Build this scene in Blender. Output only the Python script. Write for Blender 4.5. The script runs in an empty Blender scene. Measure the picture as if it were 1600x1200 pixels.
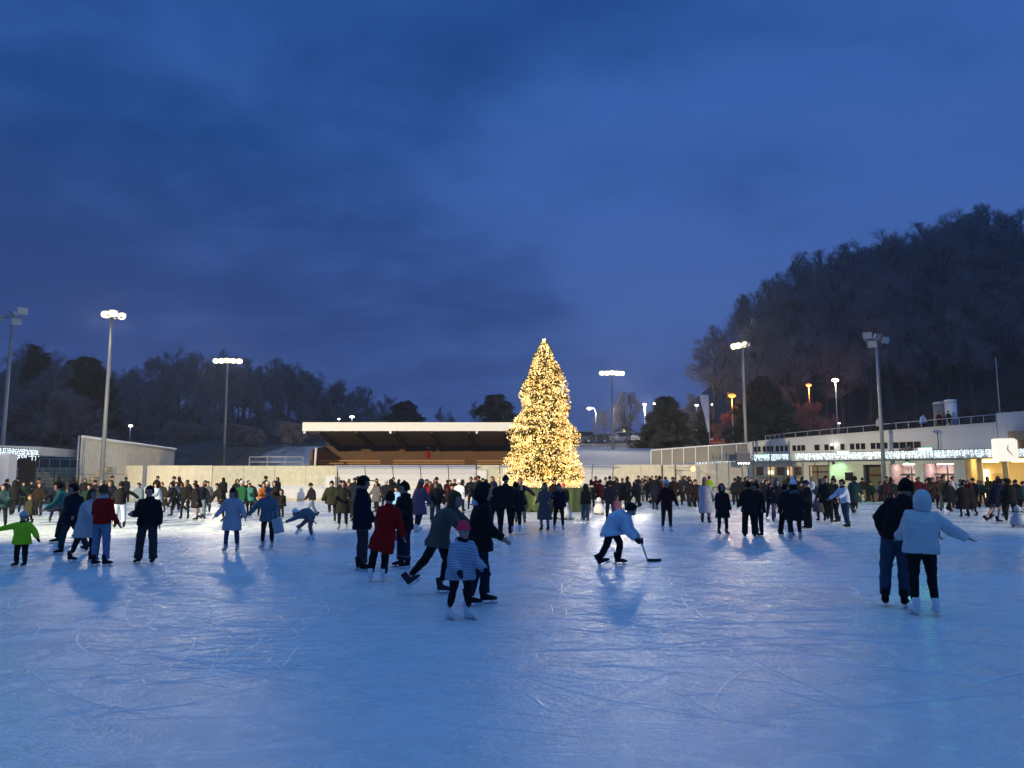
import bpy, bmesh, math, random
from mathutils import Vector, Matrix, noise as mnoise
R = math.radians
random.seed(11)
scene = bpy.context.scene
COL = scene.collection

# ------------------------------------------------------------------ helpers
F = 1200.0
TH = math.atan(146.0 / F)
CT, ST = math.cos(TH), math.sin(TH)
EYE = 1.8

def ray(u, v):
    dx = (u - 800) / F
    dy = (600 - v) / F
    return Vector((dx, CT - ST * dy, ST + CT * dy))

def at(u, v, Y):
    d = ray(u, v)
    return Vector((0, 0, EYE)) + d * (Y / d.y)

def gp(u, v):
    d = ray(u, v)
    return Vector((0, 0, EYE)) + d * (-EYE / d.z)

def link(o):
    COL.objects.link(o)
    return o

def tag(o, label=None, cat=None, group=None, kind=None):
    if label: o['label'] = label
    if cat: o['category'] = cat
    if group: o['group'] = group
    if kind: o['kind'] = kind
    return o

def empty(name, loc=(0, 0, 0), rz=0.0):
    o = bpy.data.objects.new(name, None)
    o.location = loc
    o.rotation_euler = (0, 0, rz)
    o.empty_display_size = 0.2
    return link(o)

def mesh_obj(name, bm, mat=None, parent=None, smooth=False):
    me = bpy.data.meshes.new(name)
    if smooth:
        for f in bm.faces: f.smooth = True
    bm.to_mesh(me)
    bm.free()
    if mat is not None:
        for m in (mat if isinstance(mat, (list, tuple)) else [mat]):
            me.materials.append(m)
    o = bpy.data.objects.new(name, me)
    link(o)
    if parent is not None: o.parent = parent
    return o

def inst(name, me, parent=None, mat=None, mw=None):
    o = bpy.data.objects.new(name, me)
    link(o)
    if parent is not None: o.parent = parent
    if mat is not None:
        o.material_slots[0].link = 'OBJECT'
        o.material_slots[0].material = mat
    if mw is not None: o.matrix_local = mw
    return o

def copy_tree(o, parent=None):
    c = o.copy()
    link(c)
    if parent is not None: c.parent = parent
    for ch in list(o.children): copy_tree(ch, c)
    return c

def box(bm, x0, x1, y0, y1, z0, z1, M=None, mi=0):
    vs = [Vector((x, y, z)) for z in (z0, z1) for y in (y0, y1) for x in (x0, x1)]
    if M is not None: vs = [M @ v for v in vs]
    v = [bm.verts.new(p) for p in vs]
    for idx in ((0, 2, 3, 1), (4, 5, 7, 6), (0, 1, 5, 4), (2, 6, 7, 3), (0, 4, 6, 2), (1, 3, 7, 5)):
        f = bm.faces.new([v[i] for i in idx])
        f.material_index = mi

def bevel_all(bm, w, seg=1):
    bmesh.ops.bevel(bm, geom=list(bm.edges), offset=w, segments=seg, affect='EDGES', profile=0.6)

def hexa(bm, pts, mi=0):
    v = [bm.verts.new(p) for p in pts]       # 4 bottom ccw, 4 top ccw
    for idx in ((3, 2, 1, 0), (4, 5, 6, 7), (0, 1, 5, 4), (1, 2, 6, 5), (2, 3, 7, 6), (3, 0, 4, 7)):
        f = bm.faces.new([v[i] for i in idx])
        f.material_index = mi

def tube(bm, pts, rads, n=8, cap=True, mi=0, ref=None):
    pts = [Vector(p) for p in pts]
    rings = []
    side = None
    for i, p in enumerate(pts):
        if i == 0: t = pts[1] - pts[0]
        elif i == len(pts) - 1: t = pts[-1] - pts[-2]
        else: t = pts[i + 1] - pts[i - 1]
        if t.length < 1e-9: t = Vector((0, 0, 1))
        t.normalize()
        if side is None:
            s = Vector(ref) if ref is not None else Vector((1, 0, 0))
            if abs(s.dot(t)) > 0.9: s = Vector((0, 1, 0))
        else: s = side
        s = s - t * s.dot(t)
        if s.length < 1e-6: s = t.orthogonal()
        s.normalize()
        side = s
        w = t.cross(s)
        r = rads[i] if isinstance(rads, (list, tuple)) else rads
        a, b = r if isinstance(r, (list, tuple)) else (r, r)
        rings.append([bm.verts.new(p + s * (a * math.cos(2 * math.pi * k / n)) + w * (b * math.sin(2 * math.pi * k / n))) for k in range(n)])
    for i in range(len(rings) - 1):
        A, B = rings[i], rings[i + 1]
        for k in range(n):
            f = bm.faces.new((A[k], A[(k + 1) % n], B[(k + 1) % n], B[k]))
            f.material_index = mi
            f.smooth = True
    if cap:
        f = bm.faces.new(list(reversed(rings[0]))); f.material_index = mi
        f = bm.faces.new(rings[-1]); f.material_index = mi

def ball(bm, c, rx, ry, rz, M=None, u=12, v=8):
    M2 = Matrix.Translation(Vector(c)) @ Matrix.Diagonal((rx, ry, rz, 1))
    if M is not None: M2 = M @ M2
    return bmesh.ops.create_uvsphere(bm, u_segments=u, v_segments=v, radius=1, matrix=M2)['verts']

# ------------------------------------------------------------------ materials
MATS = {}
def ntree(name):
    m = bpy.data.materials.new(name)
    m.use_nodes = True
    nt = m.node_tree
    b = nt.nodes['Principled BSDF']
    return m, nt, b

def N(nt, t, **kw):
    n = nt.nodes.new(t)
    for k, v in kw.items():
        if k.startswith('i_'):
            key = k[2:]
            n.inputs[int(key) if key.isdigit() else key.replace('_', ' ')].default_value = v
        else: setattr(n, k, v)
    return n

def mat(name, col, rough=0.7, metal=0.0, var=0.12, scale=6.0, bump=0.0, bscale=40.0, spec=None, coords='Object'):
    """Principled surface whose colour and relief vary with 3-D noise."""
    if name in MATS: return MATS[name]
    m, nt, b = ntree(name)
    tc = N(nt, 'ShaderNodeTexCoord')
    nz = N(nt, 'ShaderNodeTexNoise', i_Scale=scale, i_Detail=4.0)
    nt.links.new(tc.outputs[coords], nz.inputs['Vector'])
    mx = N(nt, 'ShaderNodeMix', data_type='RGBA')
    mx.inputs['A'].default_value = [max(0, c * (1 - var)) for c in col] + [1]
    mx.inputs['B'].default_value = [min(1, c * (1 + var)) for c in col] + [1]
    nt.links.new(nz.outputs['Fac'], mx.inputs['Factor'])
    nt.links.new(mx.outputs['Result'], b.inputs['Base Color'])
    b.inputs['Roughness'].default_value = rough
    b.inputs['Metallic'].default_value = metal
    if spec is not None: b.inputs['Specular IOR Level'].default_value = spec
    if bump:
        n2 = N(nt, 'ShaderNodeTexNoise', i_Scale=bscale, i_Detail=5.0)
        nt.links.new(tc.outputs[coords], n2.inputs['Vector'])
        bp = N(nt, 'ShaderNodeBump', i_Strength=bump, i_Distance=0.02)
        nt.links.new(n2.outputs['Fac'], bp.inputs['Height'])
        nt.links.new(bp.outputs['Normal'], b.inputs['Normal'])
    MATS[name] = m
    return m

def glow(name, col, strength, sampling=None):
    if name in MATS: return MATS[name]
    m, nt, b = ntree(name)
    b.inputs['Base Color'].default_value = (0.5, 0.5, 0.5, 1)
    b.inputs['Emission Color'].default_value = (*col, 1)
    b.inputs['Emission Strength'].default_value = strength
    if sampling: m.cycles.emission_sampling = sampling
    MATS[name] = m
    return m

def stripes(name, c1, c2, scale, axis='Z', rough=0.7, var=0.1, coords='Object', bump=0.15, thr=0.5):
    """Planks, corrugation or knit bands: two tones along one object axis, plus wear noise."""
    if name in MATS: return MATS[name]
    m, nt, b = ntree(name)
    tc = N(nt, 'ShaderNodeTexCoord')
    wv = N(nt, 'ShaderNodeTexWave', wave_type='BANDS', bands_direction=axis, i_Scale=scale, i_Distortion=0.3, i_Detail=1.0)
    nt.links.new(tc.outputs[coords], wv.inputs['Vector'])
    rp = N(nt, 'ShaderNodeValToRGB')
    rp.color_ramp.elements[0].position = thr - 0.12
    rp.color_ramp.elements[1].position = thr + 0.12
    rp.color_ramp.elements[0].color = (*c1, 1)
    rp.color_ramp.elements[1].color = (*c2, 1)
    nt.links.new(wv.outputs['Fac'], rp.inputs['Fac'])
    nz = N(nt, 'ShaderNodeTexNoise', i_Scale=2.5, i_Detail=6.0)
    nt.links.new(tc.outputs[coords], nz.inputs['Vector'])
    mr = N(nt, 'ShaderNodeMapRange')
    mr.inputs['To Min'].default_value = 1 - var * 2
    mr.inputs['To Max'].default_value = 1 + var * 2
    nt.links.new(nz.outputs['Fac'], mr.inputs['Value'])
    vm = N(nt, 'ShaderNodeVectorMath', operation='SCALE')
    nt.links.new(rp.outputs['Color'], vm.inputs[0])
    nt.links.new(mr.outputs['Result'], vm.inputs['Scale'])
    nt.links.new(vm.outputs['Vector'], b.inputs['Base Color'])
    b.inputs['Roughness'].default_value = rough
    bp = N(nt, 'ShaderNodeBump', i_Strength=bump, i_Distance=0.02)
    nt.links.new(wv.outputs['Fac'], bp.inputs['Height'])
    nt.links.new(bp.outputs['Normal'], b.inputs['Normal'])
    MATS[name] = m
    return m

PAL = dict(
    black=(.010, .010, .012), navy=(.012, .016, .035), charcoal=(.022, .022, .026), dgrey=(.055, .052, .06), grey=(.17, .17, .18),
    lgrey=(.42, .43, .45), white=(.74, .75, .77), red=(.30, .006, .006), dred=(.13, .008, .012), maroon=(.075, .010, .018), brown=(.06, .033, .02),
    dbrown=(.028, .017, .012), tan=(.27, .16, .085), olive=(.036, .037, .024), taupe=(.14, .13, .11), green=(.015, .11, .05), dgreen=(.012, .035, .022),
    teal=(.06, .26, .22), dteal=(.02, .06, .07), blue=(.03, .075, .36), denim=(.055, .09, .155), ddenim=(.018, .03, .065), ljeans=(.22, .32, .48),
    lime=(.34, .60, .02), pink=(.95, .04, .10), rose=(.42, .16, .22), lilac=(.37, .37, .43), beige=(.45, .37, .27), lblue=(.42, .50, .60), sky=(.25, .47, .78),
    mauve=(.2, .13, .2), blueg=(.17, .24, .30), purple=(.05, .02, .07), orange=(.5, .16, .04), khaki=(.3, .22, .13), coat=(.17, .145, .15),
    hoodie=(.50, .54, .54), jersey=(.46, .56, .68), blond=(.36, .24, .11), auburn=(.24, .09, .04), darkhair=(.020, .013, .010), brownhair=(.16, .085, .045), greyhair=(.3, .29, .28))
BRIGHT = ('white', 'lgrey', 'hoodie', 'sky', 'lblue', 'pink', 'lime', 'red', 'jersey', 'lilac', 'black', 'greyhair')
def cloth(c):
    k = 1.0 if c in BRIGHT else .62
    return mat('cloth_' + c, tuple(x * k for x in PAL[c]), rough=0.85, var=0.22, scale=9.0, bump=0.35, bscale=60.0, spec=0.10)
SKIN = mat('skin', (.36, .21, .155), rough=0.55, var=0.08, scale=14)
DARKEYE = mat('eye_dark', (.02, .015, .012), rough=0.25)
LIP = mat('lip', (.34, .13, .12), rough=0.5)
STEEL = mat('blade_steel', (.6, .62, .65), rough=0.25, metal=1.0)

# ------------------------------------------------------------------ terrain shape
FA = Vector((34.0, 55.0, 0))
FE = Vector((-16.6, 17.0, 0)).normalized()      # along the pavilion facade, away from the camera
FN = Vector((-17.0, -16.6, 0)).normalized()     # out of the facade, towards the ice
def sstep(x, a, b):
    t = max(0.0, min(1.0, (x - a) / (b - a)))
    return t * t * (3 - 2 * t)
def terrain_h(x, y):
    db = y - 62.0
    df = -((x - FA.x) * FN.x + (y - FA.y) * FN.y) - 5.0
    dl = -x - 58.0
    d = max(db, df, dl)
    h = -0.06 + sstep(d, 2, 24) * 5.2
    if d > 26:
        k = d - 26
        wr = sstep(x - (y - 62) * 0.12, 16, 50)
        h += wr * min(k * 0.33, 30) + (1 - wr) * min(k * 0.06, 2.8) + sstep(-x, 8, 26) * min(k * 0.05, 1.5)
    if d > 0: h += 0.25 * mnoise.noise(Vector((x * .15, y * .15, 0))) * min(1, d / 6)
    return h

def fac_sz(u, v, off=0.0):
    """Facade coordinates (distance along it, height) of a photo pixel."""
    A = FA + FN * off
    d = ray(u, v)
    t = (A.dot(FN)) / (d.x * FN.x + d.y * FN.y)
    p = Vector((d.x * t, d.y * t, EYE + d.z * t))
    return (p - A).dot(FE), p.z
FM = Matrix((( FE.x, FN.x, 0, FA.x), (FE.y, FN.y, 0, FA.y), (0, 0, 1, 0), (0, 0, 0, 1)))   # (s, out, z) -> world
def fp(s, o, z): return FM @ Vector((s, o, z))
def fbox(bm, s0, s1, o0, o1, z0, z1): box(bm, min(s0, s1), max(s0, s1), o0, o1, z0, z1, M=FM)
# ------------------------------------------------------------------ camera, world, render settings
cam = bpy.data.cameras.new('camera')
cam.sensor_fit = 'HORIZONTAL'; cam.sensor_width = 36.0; cam.lens = 27.0
cam.clip_start = 0.1; cam.clip_end = 3000
co = link(bpy.data.objects.new('camera', cam))
co.location = (0, 0, EYE)
co.rotation_euler = (math.pi / 2 + TH, 0, 0)
scene.camera = co
scene.view_settings.view_transform = 'Standard'
scene.view_settings.look = 'None'
scene.view_settings.exposure = 0
scene.view_settings.gamma = 1
scene.render.engine = 'CYCLES'
scene.cycles.use_denoising = True
scene.cycles.max_bounces = 5
scene.cycles.diffuse_bounces = 3
scene.cycles.glossy_bounces = 3
scene.cycles.transmission_bounces = 3
scene.cycles.sample_clamp_indirect = 4.0
scene.cycles.caustics_reflective = False
scene.cycles.caustics_refractive = False

world = bpy.data.worlds.new('World')
scene.world = world
world.use_nodes = True
nt = world.node_tree
for n in list(nt.nodes): nt.nodes.remove(n)
out = N(nt, 'ShaderNodeOutputWorld')
bg = N(nt, 'ShaderNodeBackground')
nt.links.new(bg.outputs[0], out.inputs[0])
tc = N(nt, 'ShaderNodeTexCoord')
sep = N(nt, 'ShaderNodeSeparateXYZ')
nt.links.new(tc.outputs['Generated'], sep.inputs[0])
def math_n(op, a, b=None, c=None, clamp=False):
    n = N(nt, 'ShaderNodeMath', operation=op, use_clamp=clamp)
    for i, x in enumerate((a, b, c)):
        if x is None: continue
        if isinstance(x, (int, float)): n.inputs[i].default_value = x
        else: nt.links.new(x, n.inputs[i])
    return n.outputs[0]
def ramp(fac, stops, interp='LINEAR'):
    n = N(nt, 'ShaderNodeValToRGB')
    cr = n.color_ramp
    cr.interpolation = interp
    while len(cr.elements) < len(stops): cr.elements.new(0.5)
    for e, (p, c) in zip(cr.elements, stops):
        e.position = p; e.color = (*c, 1)
    nt.links.new(fac, n.inputs[0])
    return n.outputs[0]
z = math_n('MAXIMUM', sep.outputs['Z'], 0.0)
# clear dusk sky seen through the cloud: pale near the horizon, deep above, brightened at the unseen zenith to light the ice
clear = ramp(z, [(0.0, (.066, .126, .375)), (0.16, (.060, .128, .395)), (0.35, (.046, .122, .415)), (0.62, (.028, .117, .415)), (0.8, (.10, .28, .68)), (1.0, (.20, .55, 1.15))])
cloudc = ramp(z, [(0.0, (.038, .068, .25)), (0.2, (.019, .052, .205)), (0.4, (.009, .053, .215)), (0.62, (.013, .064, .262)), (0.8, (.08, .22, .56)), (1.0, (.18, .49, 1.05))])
# cloud deck: the direction projected on a flat layer
den = math_n('ADD', z, 0.34)
cx = math_n('DIVIDE', sep.outputs['X'], den)
cy = math_n('DIVIDE', sep.outputs['Y'], den)
cmb = N(nt, 'ShaderNodeCombineXYZ')
nt.links.new(cx, cmb.inputs[0]); nt.links.new(cy, cmb.inputs[1])
mp = N(nt, 'ShaderNodeMapping')
mp.inputs['Rotation'].default_value = (0, 0, R(-24))
mp.inputs['Scale'].default_value = (1.0, 1.35, 1)
mp.inputs['Location'].default_value = (0.35, 1.9, 0.4)
nt.links.new(cmb.outputs[0], mp.inputs[0])
n1 = N(nt, 'ShaderNodeTexNoise', i_Scale=0.95, i_Detail=8.0, i_Roughness=0.55, i_Distortion=0.5)
nt.links.new(mp.outputs[0], n1.inputs['Vector'])
n2 = N(nt, 'ShaderNodeTexNoise', i_Scale=2.6, i_Detail=6.0, i_Roughness=0.6, i_Distortion=0.2)
nt.links.new(mp.outputs[0], n2.inputs['Vector'])
mixn = math_n('ADD', math_n('MULTIPLY', n1.outputs['Fac'], 0.55), math_n('MULTIPLY', n2.outputs['Fac'], 0.45))
# thinner cloud towards the right of the view
mixn = math_n('ADD', mixn, math_n('MULTIPLY', sep.outputs['X'], 0.11))
def thin_cloud(u, v, width, amount, base):
    d = ray(u, v).normalized()
    dp = N(nt, 'ShaderNodeVectorMath', operation='DOT_PRODUCT'); dp.inputs[1].default_value = d
    nt.links.new(tc.outputs['Generated'], dp.inputs[0])
    m = N(nt, 'ShaderNodeMapRange', interpolation_type='SMOOTHSTEP')
    m.inputs['From Min'].default_value = math.cos(width); m.inputs['From Max'].default_value = 1.0
    m.inputs['To Max'].default_value = amount
    nt.links.new(dp.outputs['Value'], m.inputs['Value'])
    return math_n('ADD', base, m.outputs[0])
# a break in the cloud low on the right of the christmas tree, a smaller one higher up, thicker cloud low on the left
mixn = thin_cloud(1010, 415, .14, .13, mixn)
mixn = thin_cloud(880, 180, .12, .05, mixn)
mixn = thin_cloud(330, 470, .28, -.05, mixn)
mixn = thin_cloud(1500, 150, .36, .03, mixn)
cover = N(nt, 'ShaderNodeMapRange', interpolation_type='SMOOTHSTEP')
cover.inputs['From Min'].default_value = 0.33
cover.inputs['From Max'].default_value = 0.68
nt.links.new(mixn, cover.inputs['Value'])
mx = N(nt, 'ShaderNodeMix', data_type='RGBA')
nt.links.new(cover.outputs[0], mx.inputs['Factor'])
nt.links.new(cloudc, mx.inputs['A'])
nt.links.new(clear, mx.inputs['B'])
# unseen sky behind the camera, brightened a little to add light
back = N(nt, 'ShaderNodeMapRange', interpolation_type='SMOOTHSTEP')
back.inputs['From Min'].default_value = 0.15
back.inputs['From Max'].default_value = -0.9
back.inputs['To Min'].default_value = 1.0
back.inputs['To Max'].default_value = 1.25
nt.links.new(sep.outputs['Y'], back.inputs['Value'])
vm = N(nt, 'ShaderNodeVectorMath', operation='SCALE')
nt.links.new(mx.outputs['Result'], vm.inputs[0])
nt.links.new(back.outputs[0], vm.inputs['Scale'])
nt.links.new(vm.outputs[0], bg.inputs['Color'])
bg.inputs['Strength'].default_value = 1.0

# ------------------------------------------------------------------ ground sheets
def grid_sheet(name, xs, ys, fn, m, kind='structure'):
    bm = bmesh.new()
    V = [[bm.verts.new((x, y, fn(x, y))) for x in xs] for y in ys]
    for j in range(len(ys) - 1):
        for i in range(len(xs) - 1):
            f = bm.faces.new((V[j][i], V[j][i + 1], V[j + 1][i + 1], V[j + 1][i])); f.smooth = True
    o = mesh_obj(name, bm, m)
    o['kind'] = kind
    return o
def spaced(a, b, step): 
    n = max(1, int(round((b - a) / step)))
    return [a + (b - a) * i / n for i in range(n + 1)]
# hillside ground: snow patches over dark leaf litter, snowier on the open bank than in the wood
gm, nt, b = ntree('hillside_ground')
tc = N(nt, 'ShaderNodeTexCoord')
nz = N(nt, 'ShaderNodeTexNoise', i_Scale=0.35, i_Detail=9.0, i_Roughness=0.65)
nt.links.new(tc.outputs['Object'], nz.inputs['Vector'])
sp = N(nt, 'ShaderNodeSeparateXYZ'); nt.links.new(tc.outputs['Object'], sp.inputs[0])
mr = N(nt, 'ShaderNodeMapRange', interpolation_type='SMOOTHSTEP')
mr.inputs['From Min'].default_value = 84.0; mr.inputs['From Max'].default_value = 98.0
mr.inputs['To Min'].default_value = 0.30; mr.inputs['To Max'].default_value = -0.25
nt.links.new(sp.outputs['Y'], mr.inputs['Value'])
mrx = N(nt, 'ShaderNodeMapRange', interpolation_type='SMOOTHSTEP')
mrx.inputs['From Min'].default_value = -30.0; mrx.inputs['From Max'].default_value = -19.0
mrx.inputs['To Min'].default_value = -0.5; mrx.inputs['To Max'].default_value = 0.0
nt.links.new(sp.outputs['X'], mrx.inputs['Value'])
ad0 = N(nt, 'ShaderNodeMath', operation='ADD')
nt.links.new(mrx.outputs[0], ad0.inputs[0]); nt.links.new(mr.outputs[0], ad0.inputs[1])
ad = N(nt, 'ShaderNodeMath', operation='ADD')
nt.links.new(nz.outputs['Fac'], ad.inputs[0]); nt.links.new(ad0.outputs[0], ad.inputs[1])
rp = N(nt, 'ShaderNodeValToRGB')
rp.color_ramp.elements[0].position = 0.42; rp.color_ramp.elements[0].color = (.035, .028, .022, 1)
rp.color_ramp.elements[1].position = 0.66; rp.color_ramp.elements[1].color = (.27, .28, .31, 1)
nt.links.new(ad.outputs[0], rp.inputs[0]); nt.links.new(rp.outputs[0], b.inputs['Base Color'])
b.inputs['Roughness'].default_value = 0.9
xs = spaced(-420, -90, 30)[:-1] + spaced(-90, 110, 4)[:-1] + spaced(110, 420, 30)
ys = spaced(-200, 40, 30)[:-1] + spaced(40, 160, 4)[:-1] + spaced(160, 520, 30)
grid_sheet('hillside_terrain', xs, ys, terrain_h, gm)

# the ice
im, nt, b = ntree('rink_ice')
tc = N(nt, 'ShaderNodeTexCoord')
def tn(scale, vec=None, **kw):
    n = N(nt, 'ShaderNodeTexNoise', i_Scale=scale, **kw)
    nt.links.new(vec if vec is not None else tc.outputs['Object'], n.inputs['Vector'])
    return n
def lm(op, a, b=None, c=None, clamp=False):
    n = N(nt, 'ShaderNodeMath', operation=op, use_clamp=clamp)
    for i, x in enumerate((a, b, c)):
        if x is None: continue
        if isinstance(x, (int, float)): n.inputs[i].default_value = x
        else: nt.links.new(x, n.inputs[i])
    return n.outputs[0]
def mrange(x, a, b_, c, d, smooth=True):
    n = N(nt, 'ShaderNodeMapRange', interpolation_type='SMOOTHSTEP' if smooth else 'LINEAR')
    for k, v in (('From Min', a), ('From Max', b_), ('To Min', c), ('To Max', d)): n.inputs[k].default_value = v
    nt.links.new(x, n.inputs['Value'])
    return n.outputs[0]
big = tn(0.22, i_Detail=6.0, i_Roughness=0.6, i_Distortion=0.6)
mid = tn(1.6, i_Detail=7.0, i_Roughness=0.68, i_Distortion=0.8)
# skate cuts: thin arcs, each family the edge of a ring pattern around its own far-off centre
warp = tn(0.35, i_Detail=2.0)
ws = N(nt, 'ShaderNodeVectorMath', operation='SCALE'); ws.inputs['Scale'].default_value = 0.9
nt.links.new(warp.outputs['Color'], ws.inputs[0])
wa = N(nt, 'ShaderNodeVectorMath', operation='ADD')
nt.links.new(tc.outputs['Object'], wa.inputs[0]); nt.links.new(ws.outputs[0], wa.inputs[1])
def cuts(rot, sx, sy, thr, seed):
    mp = N(nt, 'ShaderNodeMapping')
    mp.inputs['Rotation'].default_value = (0, 0, R(rot)); mp.inputs['Scale'].default_value = (sx, sy, 1)
    mp.inputs['Location'].default_value = (seed * 7.3, seed * 3.1, seed)
    nt.links.new(wa.outputs[0], mp.inputs[0])
    n = N(nt, 'ShaderNodeTexNoise', i_Scale=1.0, i_Detail=2.0, i_Roughness=0.5)
    nt.links.new(mp.outputs[0], n.inputs['Vector'])
    d = lm('ABSOLUTE', lm('SUBTRACT', n.outputs['Fac'], 0.5))
    return mrange(d, 0.0, thr, 1.0, 0.0)
c1 = cuts(12, 0.22, 3.0, 0.009, 1)
c2 = cuts(-38, 0.20, 2.6, 0.009, 2)
c3 = cuts(64, 0.25, 3.4, 0.009, 3)
c4 = cuts(-80, 0.22, 2.8, 0.009, 4)
c5 = cuts(35, 0.28, 4.0, 0.009, 5)
gate = mrange(big.outputs['Fac'], 0.42, 0.60, 0.0, 1.0)
scr = lm('MULTIPLY', lm('MINIMUM', lm('ADD', lm('ADD', lm('ADD', c1, c2), lm('ADD', c3, c4)), c5), 1.0), gate)
fine = tn(14.0, i_Detail=6.0, i_Roughness=0.7)
frost = lm('ADD', lm('MULTIPLY', mrange(big.outputs['Fac'], .35, .65, 0, 1), 0.40), lm('MULTIPLY', mrange(mid.outputs['Fac'], .35, .7, 0, 1), 0.45))
frost = lm('ADD', frost, lm('MULTIPLY', mrange(fine.outputs['Fac'], .45, .75, 0, 1), 0.15))
frost = lm('ADD', frost, lm('MULTIPLY', scr, 0.15), clamp=True)
mx = N(nt, 'ShaderNodeMix', data_type='RGBA')
mx.inputs['A'].default_value = (.58, .67, .74, 1)
mx.inputs['B'].default_value = (.68, .76, .82, 1)
nt.links.new(frost, mx.inputs['Factor'])
nt.links.new(mx.outputs['Result'], b.inputs['Base Color'])
rg = mrange(lm('ADD', lm('MULTIPLY', mid.outputs['Fac'], 0.6), lm('MULTIPLY', big.outputs['Fac'], 0.4)), .36, .62, 0.17, 0.34)
nt.links.new(lm('ADD', rg, lm('MULTIPLY', scr, 0.10)), b.inputs['Roughness'])
b.inputs['IOR'].default_value = 1.31
b.inputs['Specular IOR Level'].default_value = 0.5
hgt = lm('ADD', lm('MULTIPLY', scr, 0.12), lm('ADD', lm('MULTIPLY', fine.outputs['Fac'], 0.8), lm('MULTIPLY', mid.outputs['Fac'], 1.1)))
bp = N(nt, 'ShaderNodeBump', i_Strength=0.8, i_Distance=0.02)
nt.links.new(hgt, bp.inputs['Height']); nt.links.new(bp.outputs['Normal'], b.inputs['Normal'])
bm = bmesh.new()
pe = fp(-32, 1.2, 0); pf = fp(30, 1.2, 0)
poly = [(-64, -60), (pe.x + 4, -60), (pe.x, pe.y), (pf.x, min(pf.y, 59.4)), (6, 59.4), (-64, 59.4)]
bm.faces.new([bm.verts.new((x, y, 0)) for x, y in poly])
mesh_obj('ice_rink', bm, im)['kind'] = 'structure'

# shavings thrown up beside the skate cuts: low ridges of clear ice in long arcs
rs_ = random.Random(4)
bm = bmesh.new()
for k in range(2000):
    y0 = 6.0 + 33 * rs_.random() ** 1.25
    x0 = rs_.uniform(-.72, .72) * y0
    if k % 4 == 0: y0 = rs_.uniform(7, 17); x0 = y0 * rs_.gauss(-.40, .085)
    elif k % 4 == 1: y0 = rs_.uniform(8, 20); x0 = y0 * rs_.choice((.30, .13)) + rs_.gauss(0, .6)
    a = rs_.uniform(0, math.pi) if rs_.random() < .5 else rs_.gauss(.25, .5)
    cv = rs_.uniform(-.16, .16); L = rs_.choice((.3, .5, .8, 1.4, 2.6)) * rs_.uniform(.6, 1.3)
    w = rs_.uniform(.004, .010) * (1 + y0 * .025); hgt_ = w * rs_.uniform(.03, .20)
    n = max(3, int(L / .18)); p = Vector((x0, y0, 0)); rows = []
    for i in range(n + 1):
        t = Vector((math.cos(a), math.sin(a), 0)); sd = Vector((-t.y, t.x, 0))
        f = math.sin(math.pi * min(1, max(0, (i + .15) / (n + .3))))
        rows.append([bm.verts.new(p - sd * w * f + Vector((0, 0, .002))), bm.verts.new(p + Vector((0, 0, .003 + hgt_ * f))), bm.verts.new(p + sd * w * f + Vector((0, 0, .002)))])
        p = p + t * (L / n); a += cv * L / n * 2
    for A_, B_ in zip(rows, rows[1:]):
        bm.faces.new((A_[1], A_[0], B_[0], B_[1])); bm.faces.new((A_[2], A_[1], B_[1], B_[2]))
mesh_obj('skate_marks', bm, mat('clear_cut_ice', (.84, .87, .90), rough=.30, var=.06, spec=.6))['kind'] = 'stuff'

# small glassy ridges added as glints where the lamps reflect in the ice
bm = bmesh.new()
for k in range(330):
    y0 = rs_.uniform(7.5, 19)
    x0 = y0 * rs_.gauss(-.37, .075) if k % 3 else y0 * rs_.choice((.30, .12)) + rs_.gauss(0, .7)
    a = rs_.gauss(.35, .7); L = rs_.uniform(.06, .34); w = rs_.uniform(.004, .009); hgt_ = w * rs_.uniform(.02, .25)
    p = Vector((x0, y0, 0)); rows = []; cv = rs_.uniform(-.8, .8)
    for i in range(4):
        t = Vector((math.cos(a), math.sin(a), 0)); sd = Vector((-t.y, t.x, 0)); f = (.3, 1, 1, .3)[i]
        rows.append([bm.verts.new(p - sd * w * f + Vector((0, 0, .0022))), bm.verts.new(p + Vector((0, 0, .0035 + hgt_ * f))), bm.verts.new(p + sd * w * f + Vector((0, 0, .0022)))])
        p = p + t * (L / 3); a += cv * L
    for A_, B_ in zip(rows, rows[1:]):
        bm.faces.new((A_[1], A_[0], B_[0], B_[1])); bm.faces.new((A_[2], A_[1], B_[1], B_[2]))
mesh_obj('glint_marks', bm, mat('glassy_ice', (.72, .78, .83), rough=.17, var=.06, spec=.7))['kind'] = 'stuff'

# ------------------------------------------------------------------ far boundary of the rink
M_conc = mat('board_concrete', (.60, .56, .42), rough=.85, var=.28, scale=3.0, bump=.3, bscale=14)
M_cream = stripes('cream_boarding', (.80, .73, .56), (.64, .58, .45), 2.2, axis='X', var=.12, thr=.2)
M_white = mat('white_paint', (.72, .71, .70), rough=.55, var=.06, scale=2)
M_dash = mat('dasher_board_plastic', (.60, .60, .64), rough=.45, var=.08, scale=1.5)
M_kick = mat('yellow_kickplate', (.55, .50, .36), rough=.5, var=.1)
M_galv = mat('galvanised_steel', (.42, .43, .44), rough=.5, metal=.4, var=.1)
M_dark = mat('dark_metal', (.03, .032, .034), rough=.5, var=.1)
M_wood = stripes('tribune_planks', (.16, .075, .030), (.09, .042, .018), 4.0, axis='Z', var=.2, thr=.25)
M_bench = stripes('bench_planks', (.42, .22, .085), (.28, .14, .055), 1.2, axis='Y', var=.15, thr=.2)
M_soffit = stripes('soffit_boards', (.50, .40, .22), (.36, .28, .15), 1.6, axis='X', var=.15, thr=.2)
M_glass = mat('window_glass_dark', (.012, .012, .015), rough=.08, var=.05, spec=.6)
WY = 60.0
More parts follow.
